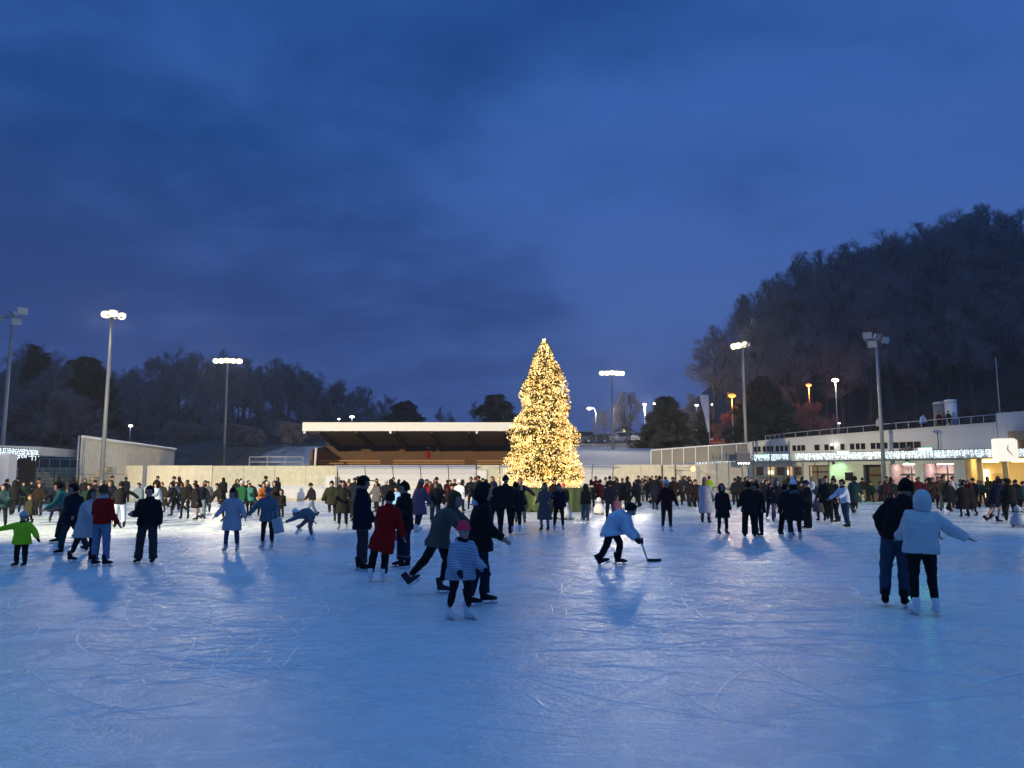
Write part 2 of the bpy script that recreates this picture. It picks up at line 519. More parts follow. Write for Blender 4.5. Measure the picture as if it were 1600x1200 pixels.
def wall_run(name, x0, x1, zt, m, label, cat='wall', dash=True, y=WY):
    r = tag(empty(name, ((x0 + x1) / 2, y, 0)), label, cat)
    bm = bmesh.new(); w = (x1 - x0) / 2
    n = max(1, int(round((x1 - x0) / 2.4)))
    for i in range(n):                       # wall panels with a shadow gap between them
        a = -w + 2 * w * i / n; c = -w + 2 * w * (i + 1) / n
        box(bm, a + .012, c - .012, 0, .18, .92, zt)
    box(bm, -w, w, .04, .15, .90, zt - .06)
    mesh_obj('panel', bm, m, r)
    if dash:
        bm = bmesh.new()
        for i in range(n):
            a = -w + 2 * w * i / n; c = -w + 2 * w * (i + 1) / n
            box(bm, a + .006, c - .006, -.45, -.38, .22, .90)
        box(bm, -w, w, -.38, .0, .0, .87)
        mesh_obj('dasher_board', bm, M_dash, r)
        bm = bmesh.new(); box(bm, -w, w, -.46, -.385, .0, .215)
        mesh_obj('kickplate', bm, M_kick, r)
        bm = bmesh.new(); box(bm, -w, w, -.47, .0, .875, .915)
        mesh_obj('handrail', bm, M_white, r)
        bm = bmesh.new()                     # sloped white strip between rail and wall
        hexa(bm, [(-w, -.44, .916), (w, -.44, .916), (w, -.01, .916), (-w, -.01, .916), (-w, -.40, .95), (w, -.40, .95), (w, -.01, 1.18), (-w, -.01, 1.18)])
        mesh_obj('white_ledge', bm, M_white, r)
    return r
def X(u, v=750, Y=WY): return at(u, v, Y).x
wall_run('rink_wall', X(177), X(331), 2.72, M_cream, 'cream boarded wall behind the ice at the left, beside the tall slanted shed')
wall_run('rink_wall', X(331.5), X(526), 2.70, M_conc, 'streaky grey concrete wall between the cream boarding and the players bench shelter')
# little white gate panel at the end of the concrete wall
g = tag(empty('rink_gate', (X(518), WY - .5, 0)), 'pale gate panel in the boards just left of the players bench shelter', 'gate')
bm = bmesh.new(); box(bm, -.34, .34, -.05, 0, .05, 1.95); mesh_obj('gate_panel', bm, M_dash, g)
bm = bmesh.new(); box(bm, -.40, -.345, -.08, .02, .0, 2.0); box(bm, .345, .40, -.08, .02, .0, 2.0); mesh_obj('gate_frame', bm, M_galv, g)

M_hood = mat('milky_polycarbonate', (.70, .69, .72), rough=.32, var=.05, scale=1.2)
def shelter(u0, u1, n, label):
    x0, x1 = X(u0), X(u1)
    r = tag(empty('bench_shelter', (x0, WY, 0)), label, 'bench shelter', 'players bench shelters')
    w = (x1 - x0) / n
    for i in range(n):
        bm = bmesh.new()
        prof = [(.30 + 0, 1.05), (.28, 1.55), (.18, 2.05), (-.06, 2.45), (-.42, 2.68), (-.80, 2.72)]
        inner = [(y + .05 if k < 4 else y, zz - (.05 if k >= 3 else 0)) for k, (y, zz) in enumerate(prof)]
        # hood: quarter-round shell, open towards the ice, curved back
        for k in range(len(prof) - 1):
            hexa(bm, [(i * w + .03, prof[k][0] - .05, prof[k][1] - .03), ((i + 1) * w - .03, prof[k][0] - .05, prof[k][1] - .03),
                      ((i + 1) * w - .03, prof[k][0], prof[k][1]), (i * w + .03, prof[k][0], prof[k][1]),
                      (i * w + .03, prof[k + 1][0] - .05, prof[k + 1][1] - .03), ((i + 1) * w - .03, prof[k + 1][0] - .05, prof[k + 1][1] - .03),
                      ((i + 1) * w - .03, prof[k + 1][0], prof[k + 1][1]), (i * w + .03, prof[k + 1][0], prof[k + 1][1])])
        mesh_obj('hood_panel', bm, M_hood, r)
    for i in range(n + 1):
        bm = bmesh.new()
        tube(bm, [(i * w, .32, 0), (i * w, .33, 1.05), (i * w, .31, 1.6), (i * w, .20, 2.1), (i * w, -.05, 2.5), (i * w, -.42, 2.73), (i * w, -.82, 2.77)], .035, n=6)
        mesh_obj('hoop', bm, M_dark, r)
    L = x1 - x0
    bm = bmesh.new(); box(bm, 0, L, -.45, -.38, .0, .98); mesh_obj('dasher_board', bm, M_dash, r)
    bm = bmesh.new(); box(bm, .1, L - .1, -.1, .2, .40, .46); mesh_obj('bench', bm, M_bench, r)
    bm = bmesh.new(); box(bm, 0, L, .20, .26, .0, 1.15); mesh_obj('back_panel', bm, M_white, r)
    return r
shelter(527, 744, 5, 'long five panel milky white bench shelter in front of the grandstand')
shelter(781, 800, 1, 'small bench shelter half hidden behind the left edge of the christmas tree')
shelter(893, 958, 2, 'white curved bench shelter just right of the christmas tree')
wall_run('rink_wall', X(745), X(780.5), 2.75, M_conc, 'short grey concrete wall with a white door between two bench shelters')
d = tag(empty('service_door', (X(753), WY - .02, 0)), 'small white door in the short concrete wall left of the christmas tree', 'door')
bm = bmesh.new(); box(bm, -.36, .36, -.06, -.005, 1.2, 2.35); mesh_obj('door_leaf', bm, M_white, d)
bm = bmesh.new(); box(bm, -.42, -.365, -.09, -.006, 1.2, 2.42); box(bm, .365, .42, -.09, -.006, 1.2, 2.42); box(bm, -.365, .365, -.09, -.006, 2.355, 2.42); mesh_obj('door_frame', bm, M_galv, d)
wall_run('rink_wall', X(800.5), X(892), 2.70, M_cream, 'boarded wall hidden for the most part behind the christmas tree')
wall_run('rink_wall', X(958.5), X(1088), 2.78, M_cream, 'pale boarded wall right of the tree, running to the pavilion fence')
# a dark stripe door in that wall and the light frame beside it
g = tag(empty('wall_gate', (X(1045), WY - .03, 0)), 'narrow gate with dark edges in the pale wall right of the tree', 'gate')
bm = bmesh.new(); box(bm, -.45, .45, -.05, -.005, .95, 2.74); mesh_obj('gate_panel', bm, M_cream, g)
for s in (-1, 1):
    bm = bmesh.new(); box(bm, s * .5 - .045, s * .5 + .045, -.08, -.006, .95, 2.76); mesh_obj('gate_post', bm, M_dark, g)
# globe lamp on a bracket by the gate
gl = tag(empty('globe_lamp', at(1083, 733, 58.8)), 'glowing orange globe lamp on a bracket by the pale wall at the pavilion corner', 'lamp')
bm = bmesh.new(); ball(bm, (0, 0, 0), .21, .21, .21, u=20, v=14); mesh_obj('globe', bm, glow('globe_glow', (1.0, .50, .14), 1.5), gl, True)
bm = bmesh.new(); tube(bm, [(0, .3, .12), (0, 1.0, .2)], .04, 6); tube(bm, [(-1.9, .2, .12), (0.0, .2, .12)], .035, 6); mesh_obj('bracket', bm, M_galv, gl)

# ------------------------------------------------------------------ grandstand
gs = tag(empty('grandstand', (0, 0, 0)), 'low wooden grandstand with a long white fascia and dark open front behind the rink', 'grandstand')
xl, xr = at(473, 668, 64).x, 3.0
zt, zb = at(600, 660, 64).z, at(600, 673.5, 64).z
bm = bmesh.new(); box(bm, xl, xr, 63.9, 64.1, zb, zt); mesh_obj('fascia', bm, mat('fascia_white', (.90, .87, .80), rough=.6, var=.05), gs)
bm = bmesh.new()
hexa(bm, [(xl + .02, 64.1, zt - .22), (xr, 64.1, zt - .22), (xr, 73.4, zt - .75), (xl + .02, 73.4, zt - .75), (xl + .02, 64.1, zt - .05), (xr, 64.1, zt - .05), (xr, 73.4, zt - .6), (xl + .02, 73.4, zt - .6)])
mesh_obj('roof', bm, mat('roof_snow', (.6, .62, .66), rough=.8, var=.1), gs)
bm = bmesh.new()
hexa(bm, [(xl + .1, 64.12, zb + .04), (xr, 64.12, zb + .04), (xr, 72.4, 4.75), (xl + 1.5, 72.4, 4.75), (xl + .1, 64.12, zb + .14), (xr, 64.12, zb + .14), (xr, 72.4, 4.9), (xl + 1.5, 72.4, 4.9)])
mesh_obj('soffit', bm, M_soffit, gs)
nb = 7
for i in range(nb):
    x = xl + 1.3 + (xr - xl - 1.6) * i / (nb - 1)
    bm = bmesh.new()
    hexa(bm, [(x - .11, 64.2, zb - .18), (x + .11, 64.2, zb - .18), (x + .11, 72.2, 4.22), (x - .11, 72.2, 4.22), (x - .11, 64.2, zb + .03), (x + .11, 64.2, zb + .03), (x + .11, 72.2, 4.74), (x - .11, 72.2, 4.74)])
    mesh_obj('roof_beam', bm, mat('dark_timber', (.05, .032, .018), rough=.8, var=.2), gs)
for u in (476, 610, 745):
    x = at(u, 678, 63.95).x
    bm = bmesh.new(); box(bm, x - .09, x + .09, 63.86, 64.02, zb - .22, zb - .002); mesh_obj('fascia_bracket', bm, M_white, gs)
xi = at(495, 700, 66).x
bm = bmesh.new(); box(bm, xi - 1.0, xr, 72.3, 72.5, 2.0, 4.74); mesh_obj('back_wall', bm, M_wood, gs)
bm = bmesh.new()
hexa(bm, [(xi - .1, 64.3, 1.8), (xi + .1, 64.3, 1.8), (xi - 1.0 + .2, 72.29, 2.0), (xi - 1.0, 72.29, 2.0), (xi - .1, 64.3, 4.1), (xi + .1, 64.3, 4.1), (xi - 1.0 + .2, 72.29, 4.7), (xi - 1.0, 72.29, 4.7)])
mesh_obj('side_wall', bm, M_wood, gs)
for r in range(4):
    y = 63.2 + r * 2.0; zz = 2.12 + r * .27
    segs = [(495, 596), (612, 727), (743, 838)]
    bm = bmesh.new(); box(bm, xi + .2, xr, y, y + 2.0, zz - .6 - .02 * r, zz - .02); mesh_obj('step', bm, mat('dark_timber', (.05, .032, .018)), gs)
    for a, c in segs:
        bm = bmesh.new()
        xa, xc = at(a, 720, y).x, min(at(c, 720, y).x, xr)
        for q in range(3): box(bm, xa + .1, xc - .1, y + .15 + q * .15, y + .28 + q * .15, zz + .30, zz + .42)
        for q in range(3):
            xx = xa + .3 + (xc - xa - .6) * q / 2
            box(bm, xx - .03, xx + .03, y + .35, y + .5, zz - .02, zz + .355)
        mesh_obj('bench', bm, M_bench, gs)
bm = bmesh.new(); box(bm, xi - .2, xr, 62.6, 62.75, 2.0, 2.78); mesh_obj('front_parapet', bm, M_wood, gs)
bm = bmesh.new()
tube(bm, [at(494, 700, 62.2), at(492, 728, 61.8)], .09, 8); mesh_obj('corner_post', bm, M_white, gs)
rb = at(668, 710, 71.9)
fx = tag(empty('fire_hose_box', (rb.x, 72.28, rb.z - .3)), 'small red box with a white lamp above it on the brown grandstand back wall', 'hose box')
bm = bmesh.new(); box(bm, -.17, .17, -.22, 0, 0, .55); bevel_all(bm, .02); mesh_obj('cabinet', bm, cloth('red'), fx)
bm = bmesh.new(); box(bm, -.12, .12, -.18, 0, .85, 1.0); mesh_obj('wall_lamp', bm, mat('lamp_white', (.8, .8, .78)), fx)
# metal rail frames on the snow bank left of the stand
rl = tag(empty('bank_railing', (0, 0, 0)), 'grey tubular railing on the snowy bank left of the grandstand', 'railing')
a, c = at(390, 714, 63), at(474, 714, 63)
for dz, nm in ((0, 'top_rail'), (-.42, 'lower_rail')):
    bm = bmesh.new(); tube(bm, [(a.x, 63, a.z + dz), (c.x, 63, a.z + dz)], .045, 6); mesh_obj(nm, bm, M_galv, rl)
for i in range(4):
    x = a.x + (c.x - a.x) * i / 3
    bm = bmesh.new(); tube(bm, [(x, 63, terrain_h(x, 63) - .1), (x, 63, a.z)], .045, 6); mesh_obj('post', bm, M_galv, rl)

# ------------------------------------------------------------------ left side: shed, bank, canopy
M_corr = stripes('corrugated_sheet', (.68, .62, .48), (.55, .50, .39), 9.0, axis='X', var=.12, bump=.5)
sh = tag(empty('slanted_shed', (0, 0, 0)), 'tall pale corrugated shed with a slanting top edge at the left of the rink', 'shed')
A0, A1 = at(127, 683, 55), at(273, 703, 66)
B0, B1 = at(127, 741, 55), at(273, 741, 66)
dv = Vector((A1.x - A0.x, A1.y - A0.y, 0)).normalized(); nv = Vector((-dv.y, dv.x, 0))
if nv.y < 0: nv = -nv
bm = bmesh.new()
p = [Vector((A0.x, A0.y, B0.z)), Vector((A1.x, A1.y, B0.z))]
bkw = lambda q_: Vector((q_.x * 1.09, q_.y * 1.09, q_.z))
hexa(bm, [p[0], p[1], bkw(p[1]), bkw(p[0]), A0, A1, bkw(A1), bkw(A0)])
mesh_obj('wall', bm, M_corr, sh)
bm = bmesh.new()
tube(bm, [A0 - nv * .08 + Vector((0, 0, .04)), A1 - nv * .08 + Vector((0, 0, .04))], .11, 6); mesh_obj('edge_trim', bm, M_white, sh)
bm = bmesh.new()
p0, p1 = p[0] - nv * .15, p[1] - nv * .15
hexa(bm, [Vector((p0.x, p0.y, -.1)), Vector((p1.x, p1.y, -.1)), Vector((p1.x, p1.y, -.1)) + nv * .4, Vector((p0.x, p0.y, -.1)) + nv * .4, p0 - Vector((0, 0, .02)), p1 - Vector((0, 0, .02)), p1 + nv * .4 - Vector((0, 0, .02)), p0 + nv * .4 - Vector((0, 0, .02))])
mesh_obj('plinth', bm, M_conc, sh)
bm = bmesh.new(); tube(bm, [(A0.x - .1, A0.y - .1, -.05), A0 + Vector((-.1, -.1, .1))], .07, 6); mesh_obj('corner_post', bm, M_galv, sh)
M_bank = stripes('bank_timber', (.50, .42, .27), (.36, .30, .19), 1.3, axis='Z', var=.25, bump=.5)
bk = tag(empty('terraced_bank', (0, 0, 0)), 'floodlit yellowish stepped timber bank left of the slanted shed', 'stand')
xa, xb = X(-30, 750, 54), X(126, 750, 54)
for i in range(6):
    bm = bmesh.new(); box(bm, xa, xb - .05, 53.0 + i * .9, 53.9 + i * .9, -.05, .75 + i * .36); mesh_obj('step', bm, M_bank, bk)
bm = bmesh.new(); h0, h1 = at(12, 743, 52.2), at(97, 781, 52.2)
tube(bm, [h0, h1], .13, 6); mesh_obj('stair_rail', bm, mat('dark_timber', (.05, .032, .018)), bk)
for k in range(4):
    q = h0.lerp(h1, (k + .3) / 4)
    bm = bmesh.new(); tube(bm, [q, (q.x, q.y, -.05)], .06, 6); mesh_obj('rail_post', bm, M_dark, bk)
for u in (86, 104, 124):
    bm = bmesh.new(); q = at(u, 731, 52.6); tube(bm, [(q.x, q.y, -.05), q], .05, 6); mesh_obj('fence_post', bm, M_dark, bk)
bm = bmesh.new(); q0, q1 = at(62, 716.5, 58), at(126, 718, 58); tube(bm, [q0, q1], .03, 5)
for k in range(5):
    q = q0.lerp(q1, k / 4); tube(bm, [(q.x, q.y, .5), q], .03, 5)
mesh_obj('wire_fence', bm, M_galv, bk)
pv = tag(empty('left_pavilion', (0, 0, 0)), 'small dark pavilion with a flat canopy and white pillar at the left edge', 'pavilion')
c0, c1 = at(-60, 690, 46), at(63, 702, 50)
bm = bmesh.new()
cz = 3.78
hexa(bm, [(c0.x, c0.y, cz - .55), (c1.x, c1.y, cz - .55), (c1.x - 1, c1.y + 6, cz - .55), (c0.x, c0.y + 6, cz - .55), (c0.x, c0.y, cz), (c1.x, c1.y, cz), (c1.x - 1, c1.y + 6, cz), (c0.x, c0.y + 6, cz)])
mesh_obj('canopy', bm, M_galv, pv)
bm = bmesh.new(); q = at(2, 745, 47.5); box(bm, q.x - 1.2, q.x + .45, 47.4, 48.2, -.05, cz - .56); mesh_obj('pillar', bm, mat('pillar_white', (.66, .62, .60), rough=.7), pv)
bm = bmesh.new(); box(bm, c0.x, c1.x - 1.2, 51.5, 51.7, -.05, cz - .56); mesh_obj('back_wall', bm, mat('dark_timber', (.05, .032, .018)), pv)
# ------------------------------------------------------------------ right pavilion
M_render = mat('pavilion_render', (.60, .59, .58), rough=.85, var=.10, scale=.8, bump=.15, bscale=20)
M_lint = mat('lintel_render', (.62, .63, .58), rough=.8, var=.08, scale=1.0)
M_frame = mat('window_frame', (.62, .56, .42), rough=.5, var=.05)
M_garage = stripes('roller_door', (.30, .24, .17), (.22, .175, .12), 3.2, axis='Z', var=.08)
M_warm = mat('lobby_wall', (.75, .60, .32), rough=.8, var=.05)
pb = tag(empty('rink_pavilion', (0, 0, 0)), 'long pale two storey rink pavilion with small upper windows and lit doors', 'building')
def S(u, v=700, off=0.0): return fac_sz(u, v, off)[0]
def Zf(u, v, off=0.0): return fac_sz(u, v, off)[1]
sR = S(1600) - 16
top_pts = [(1557, 661.5), (1480, 667), (1400, 673), (1300, 680.5), (1220, 686.5), (1170, 692)]
LZ = Zf(1450, 722)               # lintel underside
# upper wall: one long prism with a falling top
bm = bmesh.new()
sl = [(S(u, v), Zf(u, v)) for u, v in top_pts]
for i in range(len(sl) - 1):
    (s0, z0), (s1, z1) = sl[i], sl[i + 1]
    hexa(bm, [fp(s0, -.4, LZ + .5), fp(s1, -.4, LZ + .5), fp(s1, 0, LZ + .5), fp(s0, 0, LZ + .5), fp(s0, -.4, z0), fp(s1, -.4, z1), fp(s1, 0, z1), fp(s0, 0, z0)])
mesh_obj('upper_wall', bm, M_render, pb)
bm = bmesh.new()
s0 = S(1557, 645)
zt0, zt1 = Zf(1557, 645.5), Zf(1600, 640)
hexa(bm, [fp(sR, -.5, LZ + .5), fp(s0 - .003, -.5, LZ + .5), fp(s0 - .003, .06, LZ + .5), fp(sR, .06, LZ + .5), fp(sR, -.5, zt1 + .3), fp(s0 - .003, -.5, zt0), fp(s0 - .003, .06, zt0), fp(sR, .06, zt1 + .3)])
mesh_obj('stair_tower_wall', bm, M_render, pb)
# coping
bm = bmesh.new()
for i in range(len(sl) - 1):
    (s0, z0), (s1, z1) = sl[i], sl[i + 1]
    hexa(bm, [fp(s0, -.5, z0 + .003), fp(s1, -.5, z1 + .003), fp(s1, .05, z1 + .003), fp(s0, .05, z0 + .003), fp(s0, -.5, z0 + .09), fp(s1, -.5, z1 + .09), fp(s1, .05, z1 + .09), fp(s0, .05, z0 + .09)])
mesh_obj('coping', bm, mat('coping', (.55, .54, .5), rough=.7), pb)
# small upper windows
wins = [(1428, 1439), (1416.5, 1427), (1405.5, 1415.5), (1395.5, 1404.5), (1379, 1387), (1369.5, 1377), (1360.5, 1368), (1345, 1352), (1337, 1343.5), (1328, 1335),
        (1313, 1319.5), (1296.5, 1303), (1288, 1295), (1272.5, 1280.5), (1252, 1258), (1245.5, 1251), (1238, 1244), (1226, 1231), (1219, 1224), (1212, 1217), (1204, 1208.5), (1198, 1202.5), (1192, 1196.5), (1184, 1188.5), (1178, 1182.5)]
zw0, zw1 = 4.02, 4.50
for a, c in wins:
    s0, s1 = sorted((S(a, 692), S(c, 692)))
    f = bmesh.new(); t = .05
    box(f, s0 - t, s1 + t, .004, .05, zw1, zw1 + t, M=FM); box(f, s0 - t, s1 + t, .004, .05, zw0 - t, zw0, M=FM)
    box(f, s0 - t, s0, .004, .05, zw0 + .002, zw1 - .002, M=FM); box(f, s1, s1 + t, .004, .05, zw0 + .002, zw1 - .002, M=FM)
    fo = mesh_obj('window', f, M_frame, pb)
    g = bmesh.new(); box(g, s0 + .003, s1 - .003, .005, .02, zw0 + .003, zw1 - .003, M=FM)
    mesh_obj('pane', g, M_glass, fo)
# canopy slab and ground floor
sL = S(1170, 720)
bm = bmesh.new(); fbox(bm, sR, sL, -1.3, .9, LZ + .25, LZ + .80); mesh_obj('canopy', bm, M_lint, pb)
bm = bmesh.new(); fbox(bm, S(1508, 722), sL, -.25, .0, LZ - .14, LZ + .249); mesh_obj('lintel', bm, M_lint, pb)
def gwall(u0, u1, z0=-.05, z1=None, o0=-.35, o1=-.05, m=M_lint, name='ground_floor_wall'):
    bm = bmesh.new(); fbox(bm, S(u0, 745), S(u1, 745), o0, o1, z0, LZ - .141 if z1 is None else z1)
    return mesh_obj(name, bm, m, pb)
M_grn = mat('pale_green_wall', (.56, .60, .48), rough=.8, var=.08)
gwall(1491, 1508); gwall(1430, 1442.5); gwall(1377, 1389); gwall(1295, 1349, m=M_grn, name='green_wall')
gwall(1170, 1178); gwall(1255, 1264, name='pillar')
# garage door
o = gwall(1264.5, 1294.5, o0=-.7, o1=-.55, m=M_garage, name='roller_door')
bm = bmesh.new(); fbox(bm, S(1264.5, 745), S(1294.5, 745), -.548, -.50, LZ - .75, LZ - .62); mesh_obj('door_rail', bm, M_dark, o)
# warm lit strip windows left of the garage door
gwall(1178.5, 1254.5, z1=1.95, m=mat('strip_wall', (.55, .48, .33), rough=.8), name='sill_wall')
bm = bmesh.new(); fbox(bm, S(1178.5, 745), S(1254.5, 745), -2.6, -2.5, 1.9, LZ - .15); mesh_obj('lit_room_wall', bm, glow('strip_room_glow', (1.0, .62, .22), .55), pb)
for k, (a, c) in enumerate(((1180, 1192), (1193, 1210), (1212, 1226), (1228, 1238), (1240, 1253))):
    f = bmesh.new(); s0, s1 = sorted((S(a, 738), S(c, 738)))
    for q in (s0, s1): box(f, q - .04, q + .04, -.2, -.12, 1.952, LZ - .145, M=FM)
    box(f, s0 + .041, s1 - .041, -.2, -.12, LZ - .23, LZ - .145, M=FM)
    fo = mesh_obj('strip_window', f, M_frame, pb)
    if k in (0, 2, 4):
        g = bmesh.new(); box(g, s0 + .05, s1 - .05, -.18, -.16, 1.96, LZ - .24, M=FM); mesh_obj('pane', g, mat('brown_blind', (.16, .10, .045), rough=.7), fo)
for u in (1200, 1226):
    s_, z_ = fac_sz(u, 738, -.4); bm = bmesh.new(); ball(bm, fp(s_, -.9, z_), .22, .22, .16); mesh_obj('pendant_lamp', bm, glow('pendant_glow', (1, .75, .4), 7), pb, True)
# notice case on the green wall
s_, z_ = fac_sz(1327, 744)
bm = bmesh.new(); fbox(bm, s_ - .42, s_ + .42, -.048, .03, z_ - .42, z_ + .42); w = mesh_obj('notice_case', bm, M_frame, pb)
bm = bmesh.new(); fbox(bm, s_ - .33, s_ + .33, .031, .04, z_ - .36, z_ + .30); mesh_obj('pane', bm, M_glass, w)
# dark doorway, two pink lit shop openings, yellow lobby
def room(u0, u1, depth, wallm, ceil_lamps, floor=True):
    s0, s1 = sorted((S(u0, 745), S(u1, 745)))
    bm = bmesh.new(); fbox(bm, s0, s1, -depth - .1, -depth, -.05, LZ); mesh_obj('room_back_wall', bm, wallm, pb)
    bm = bmesh.new(); fbox(bm, s0 - .1, s0, -depth, -.36, -.05, LZ); fbox(bm, s1, s1 + .1, -depth, -.36, -.05, LZ); mesh_obj('room_side_wall', bm, wallm, pb)
    bm = bmesh.new(); fbox(bm, s0, s1, -depth, -.26, LZ, LZ + .1); mesh_obj('room_ceiling', bm, wallm, pb)
    return s0, s1
M_room = mat('shop_wall', (.62, .50, .48), rough=.7, var=.15, scale=1.2)
M_door = mat('doorway_wall', (.13, .13, .09), rough=.7)
room(1349.5, 1376.5, 1.2, M_door, 0)
bm = bmesh.new(); s0, s1 = S(1349.5, 745), S(1376.5, 745); fbox(bm, s0 - .1, s1 + .1, -.9, -.8, 1.95, 2.1); mesh_obj('door_transom', bm, mat('door_red', (.12, .03, .02)), pb)
tube_w = glow('tube_white', (1.0, .84, .80), 30)
tube_y = glow('tube_yellow', (1.0, .80, .40), 13)
for (a, c) in ((1389.5, 1429.5), (1443, 1490.5)):
    s0, s1 = room(a, c, 3.0, M_room, 1)
    bm = bmesh.new(); fbox(bm, s0 + .5, s1 - .5, -1.9, -1.6, LZ - .14, LZ - .05); mesh_obj('ceiling_tube', bm, tube_w, pb)
    bm = bmesh.new(); fbox(bm, s0 + .1, s1 - .1, -2.2, -2.14, 1.95, 2.10); fbox(bm, (s0 + s1) / 2 - .05, (s0 + s1) / 2 + .05, -2.2, -2.14, .0, LZ - .2); mesh_obj('glazing_bar', bm, M_dark, pb)
    bm = bmesh.new(); fbox(bm, s0 + .3, s1 - .4, -2.1, -1.5, -.05, 1.0); mesh_obj('counter', bm, mat('counter_red', (.30, .06, .05), rough=.5), pb)
s0, s1 = S(1508.5, 745), sR
ss0, ss1 = sorted((s0, s1))
bm = bmesh.new(); fbox(bm, ss0, ss1, -4.6, -4.5, -.05, LZ + .2); mesh_obj('lobby_back_wall', bm, M_warm, pb)
bm = bmesh.new(); fbox(bm, ss1, ss1 + .12, -4.5, -.36, -.05, LZ + .2); mesh_obj('lobby_side_wall', bm, M_warm, pb)
bm = bmesh.new(); fbox(bm, ss0, ss1, -4.5, -1.31, LZ + .2, LZ + .3); mesh_obj('lobby_ceiling', bm, M_warm, pb)
for u0, u1, v in ((1531, 1559, 727), (1582, 1612, 729), (1640, 1680, 731)):
    a, c = S(u0, v, -2.2), S(u1, v, -2.2)
    bm = bmesh.new(); fbox(bm, a, c, -2.5, -2.0, LZ - .02, LZ + .12); mesh_obj('ceiling_tube', bm, tube_y, pb)
for u in (1519.5, 1541):
    a = S(u, 745, -4.0); bm = bmesh.new(); fbox(bm, a - .18, a + .18, -4.2, -4.0, .3, 2.4); mesh_obj('wall_light', bm, glow('wall_light_glow', (1, .84, .5), 2.6), pb)
for u in (1532, 1572):
    a = S(u, 745, -1.5); bm = bmesh.new(); fbox(bm, a - .16, a + .16, -1.7, -1.4, -.05, LZ + .199); mesh_obj('lobby_column', bm, M_warm, pb)
a, c = S(1549, 745, -4.3), S(1564, 745, -4.3)
bm = bmesh.new(); fbox(bm, a, c, -4.49, -4.42, 0, 2.1); mesh_obj('lobby_door', bm, mat('lobby_door', (.55, .38, .16), rough=.6), pb)
# lit wooden balcony box at the right edge
a = S(1579, 690, 1.0); bm = bmesh.new(); fbox(bm, sR, a, .07, 1.6, 4.35, 4.95); mesh_obj('balcony_box', bm, mat('balcony_wood', (.45, .30, .16), rough=.7, var=.15), pb)
bm = bmesh.new(); fbox(bm, sR, a - .5, .07, 1.2, 3.75, 4.34); mesh_obj('balcony_support', bm, mat('balcony_dark', (.2, .13, .07), rough=.7), pb)

# icicle curtains of white LEDs hanging from the canopy edges
ICE_L = glow('icicle_led', (.76, .92, 1.0), 1.7)
def icicles(name, p0, p1, drop, label, seed, step=.085, gap=.12):
    rnd = random.Random(seed)
    bm = bmesh.new()
    L = (p1 - p0).length
    n = int(L / step)
    for i in range(n):
        p = p0.lerp(p1, (i + rnd.random() * .8) / n)
        d = drop * rnd.uniform(.62, 1.08)
        k = 0
        while k * gap < d:
            q = p + Vector((rnd.uniform(-.04, .04), rnd.uniform(-.05, .05), -k * gap - rnd.random() * .05))
            r = rnd.uniform(.026, .042)
            M2 = Matrix.Translation(q) @ Matrix.Diagonal((r, r, r * 1.5, 1))
            top = [bm.verts.new(M2 @ Vector(c)) for c in ((1, 0, 0), (0, 1, 0), (-1, 0, 0), (0, -1, 0), (0, 0, 1), (0, 0, -1))]
            for a_, b_ in ((0, 1), (1, 2), (2, 3), (3, 0)):
                bm.faces.new((top[a_], top[b_], top[4])); bm.faces.new((top[b_], top[a_], top[5]))
            k += 1
    o = empty(name, p0)
    tag(o, label, 'light curtain', 'icicle light curtains')
    for v in bm.verts: v.co -= p0
    mesh_obj('led_bulbs', bm, ICE_L, o)['kind'] = 'stuff'
    bm = bmesh.new(); tube(bm, [Vector((0, 0, .03)), p1 - p0 + Vector((0, 0, .03))], .02, 5)
    mesh_obj('cable', bm, M_dark, o)
def cpt(u, v): 
    s_, z_ = fac_sz(u, v, .95)
    return FA + FN * .95 + FE * s_ + Vector((0, 0, LZ + .82))
icicles('icicle_lights', cpt(1553, 705), cpt(1243, 713), .54, 'long curtain of white icicle lights on the pavilion canopy left of the clock', 1)
icicles('icicle_lights', cpt(1640, 705), cpt(1585, 705), .54, 'short curtain of white icicle lights right of the clock at the picture edge', 2)
icicles('icicle_lights', cpt(1233, 712), cpt(1175, 714), .54, 'short curtain of icicle lights between the tall net poles', 3)
icicles('icicle_lights', at(1150, 718, 66.5), at(1088, 720, 67.5), .52, 'icicle lights on the wall left of the grey panel with small lamps', 4)
icicles('icicle_lights', at(-40, 697, 46), at(61, 704, 49.8), .62, 'bluish white icicle lights on the small pavilion at the left edge', 5)

# square lit clock
ck = fp(S(1570, 703, 1.6), 1.6, Zf(1570, 703, 1.6))
ckm = Matrix.Translation(ck) @ Matrix.Rotation(math.atan2(FN.y, FN.x) + math.pi / 2 + .62, 4, 'Z')
co2 = tag(empty('square_clock', ck), 'square glowing white clock hanging at the front of the right pavilion', 'clock')
bm = bmesh.new(); box(bm, -.68, .68, -.40, .40, -.78, .78); bevel_all(bm, .10, 2)
for v in bm.verts: v.co = ckm.to_3x3() @ v.co
mesh_obj('lightbox', bm, glow('clock_glow', (1.0, .91, .70), 1.0), co2)
for ang, ln in ((R(-38), .50), (R(8), .34)):
    bm = bmesh.new()
    hexa(bm, [(-.03, -.44, 0), (.03, -.44, 0), (.03, -.41, 0), (-.03, -.41, 0), (-.012, -.44, ln), (.012, -.44, ln), (.012, -.41, ln), (-.012, -.41, ln)])
    rot = ckm.to_3x3() @ Matrix.Rotation(ang + math.pi if ln > .4 else ang, 3, 'Y')
    for v in bm.verts: v.co = rot @ v.co
    mesh_obj('clock_hand', bm, M_dark, co2)
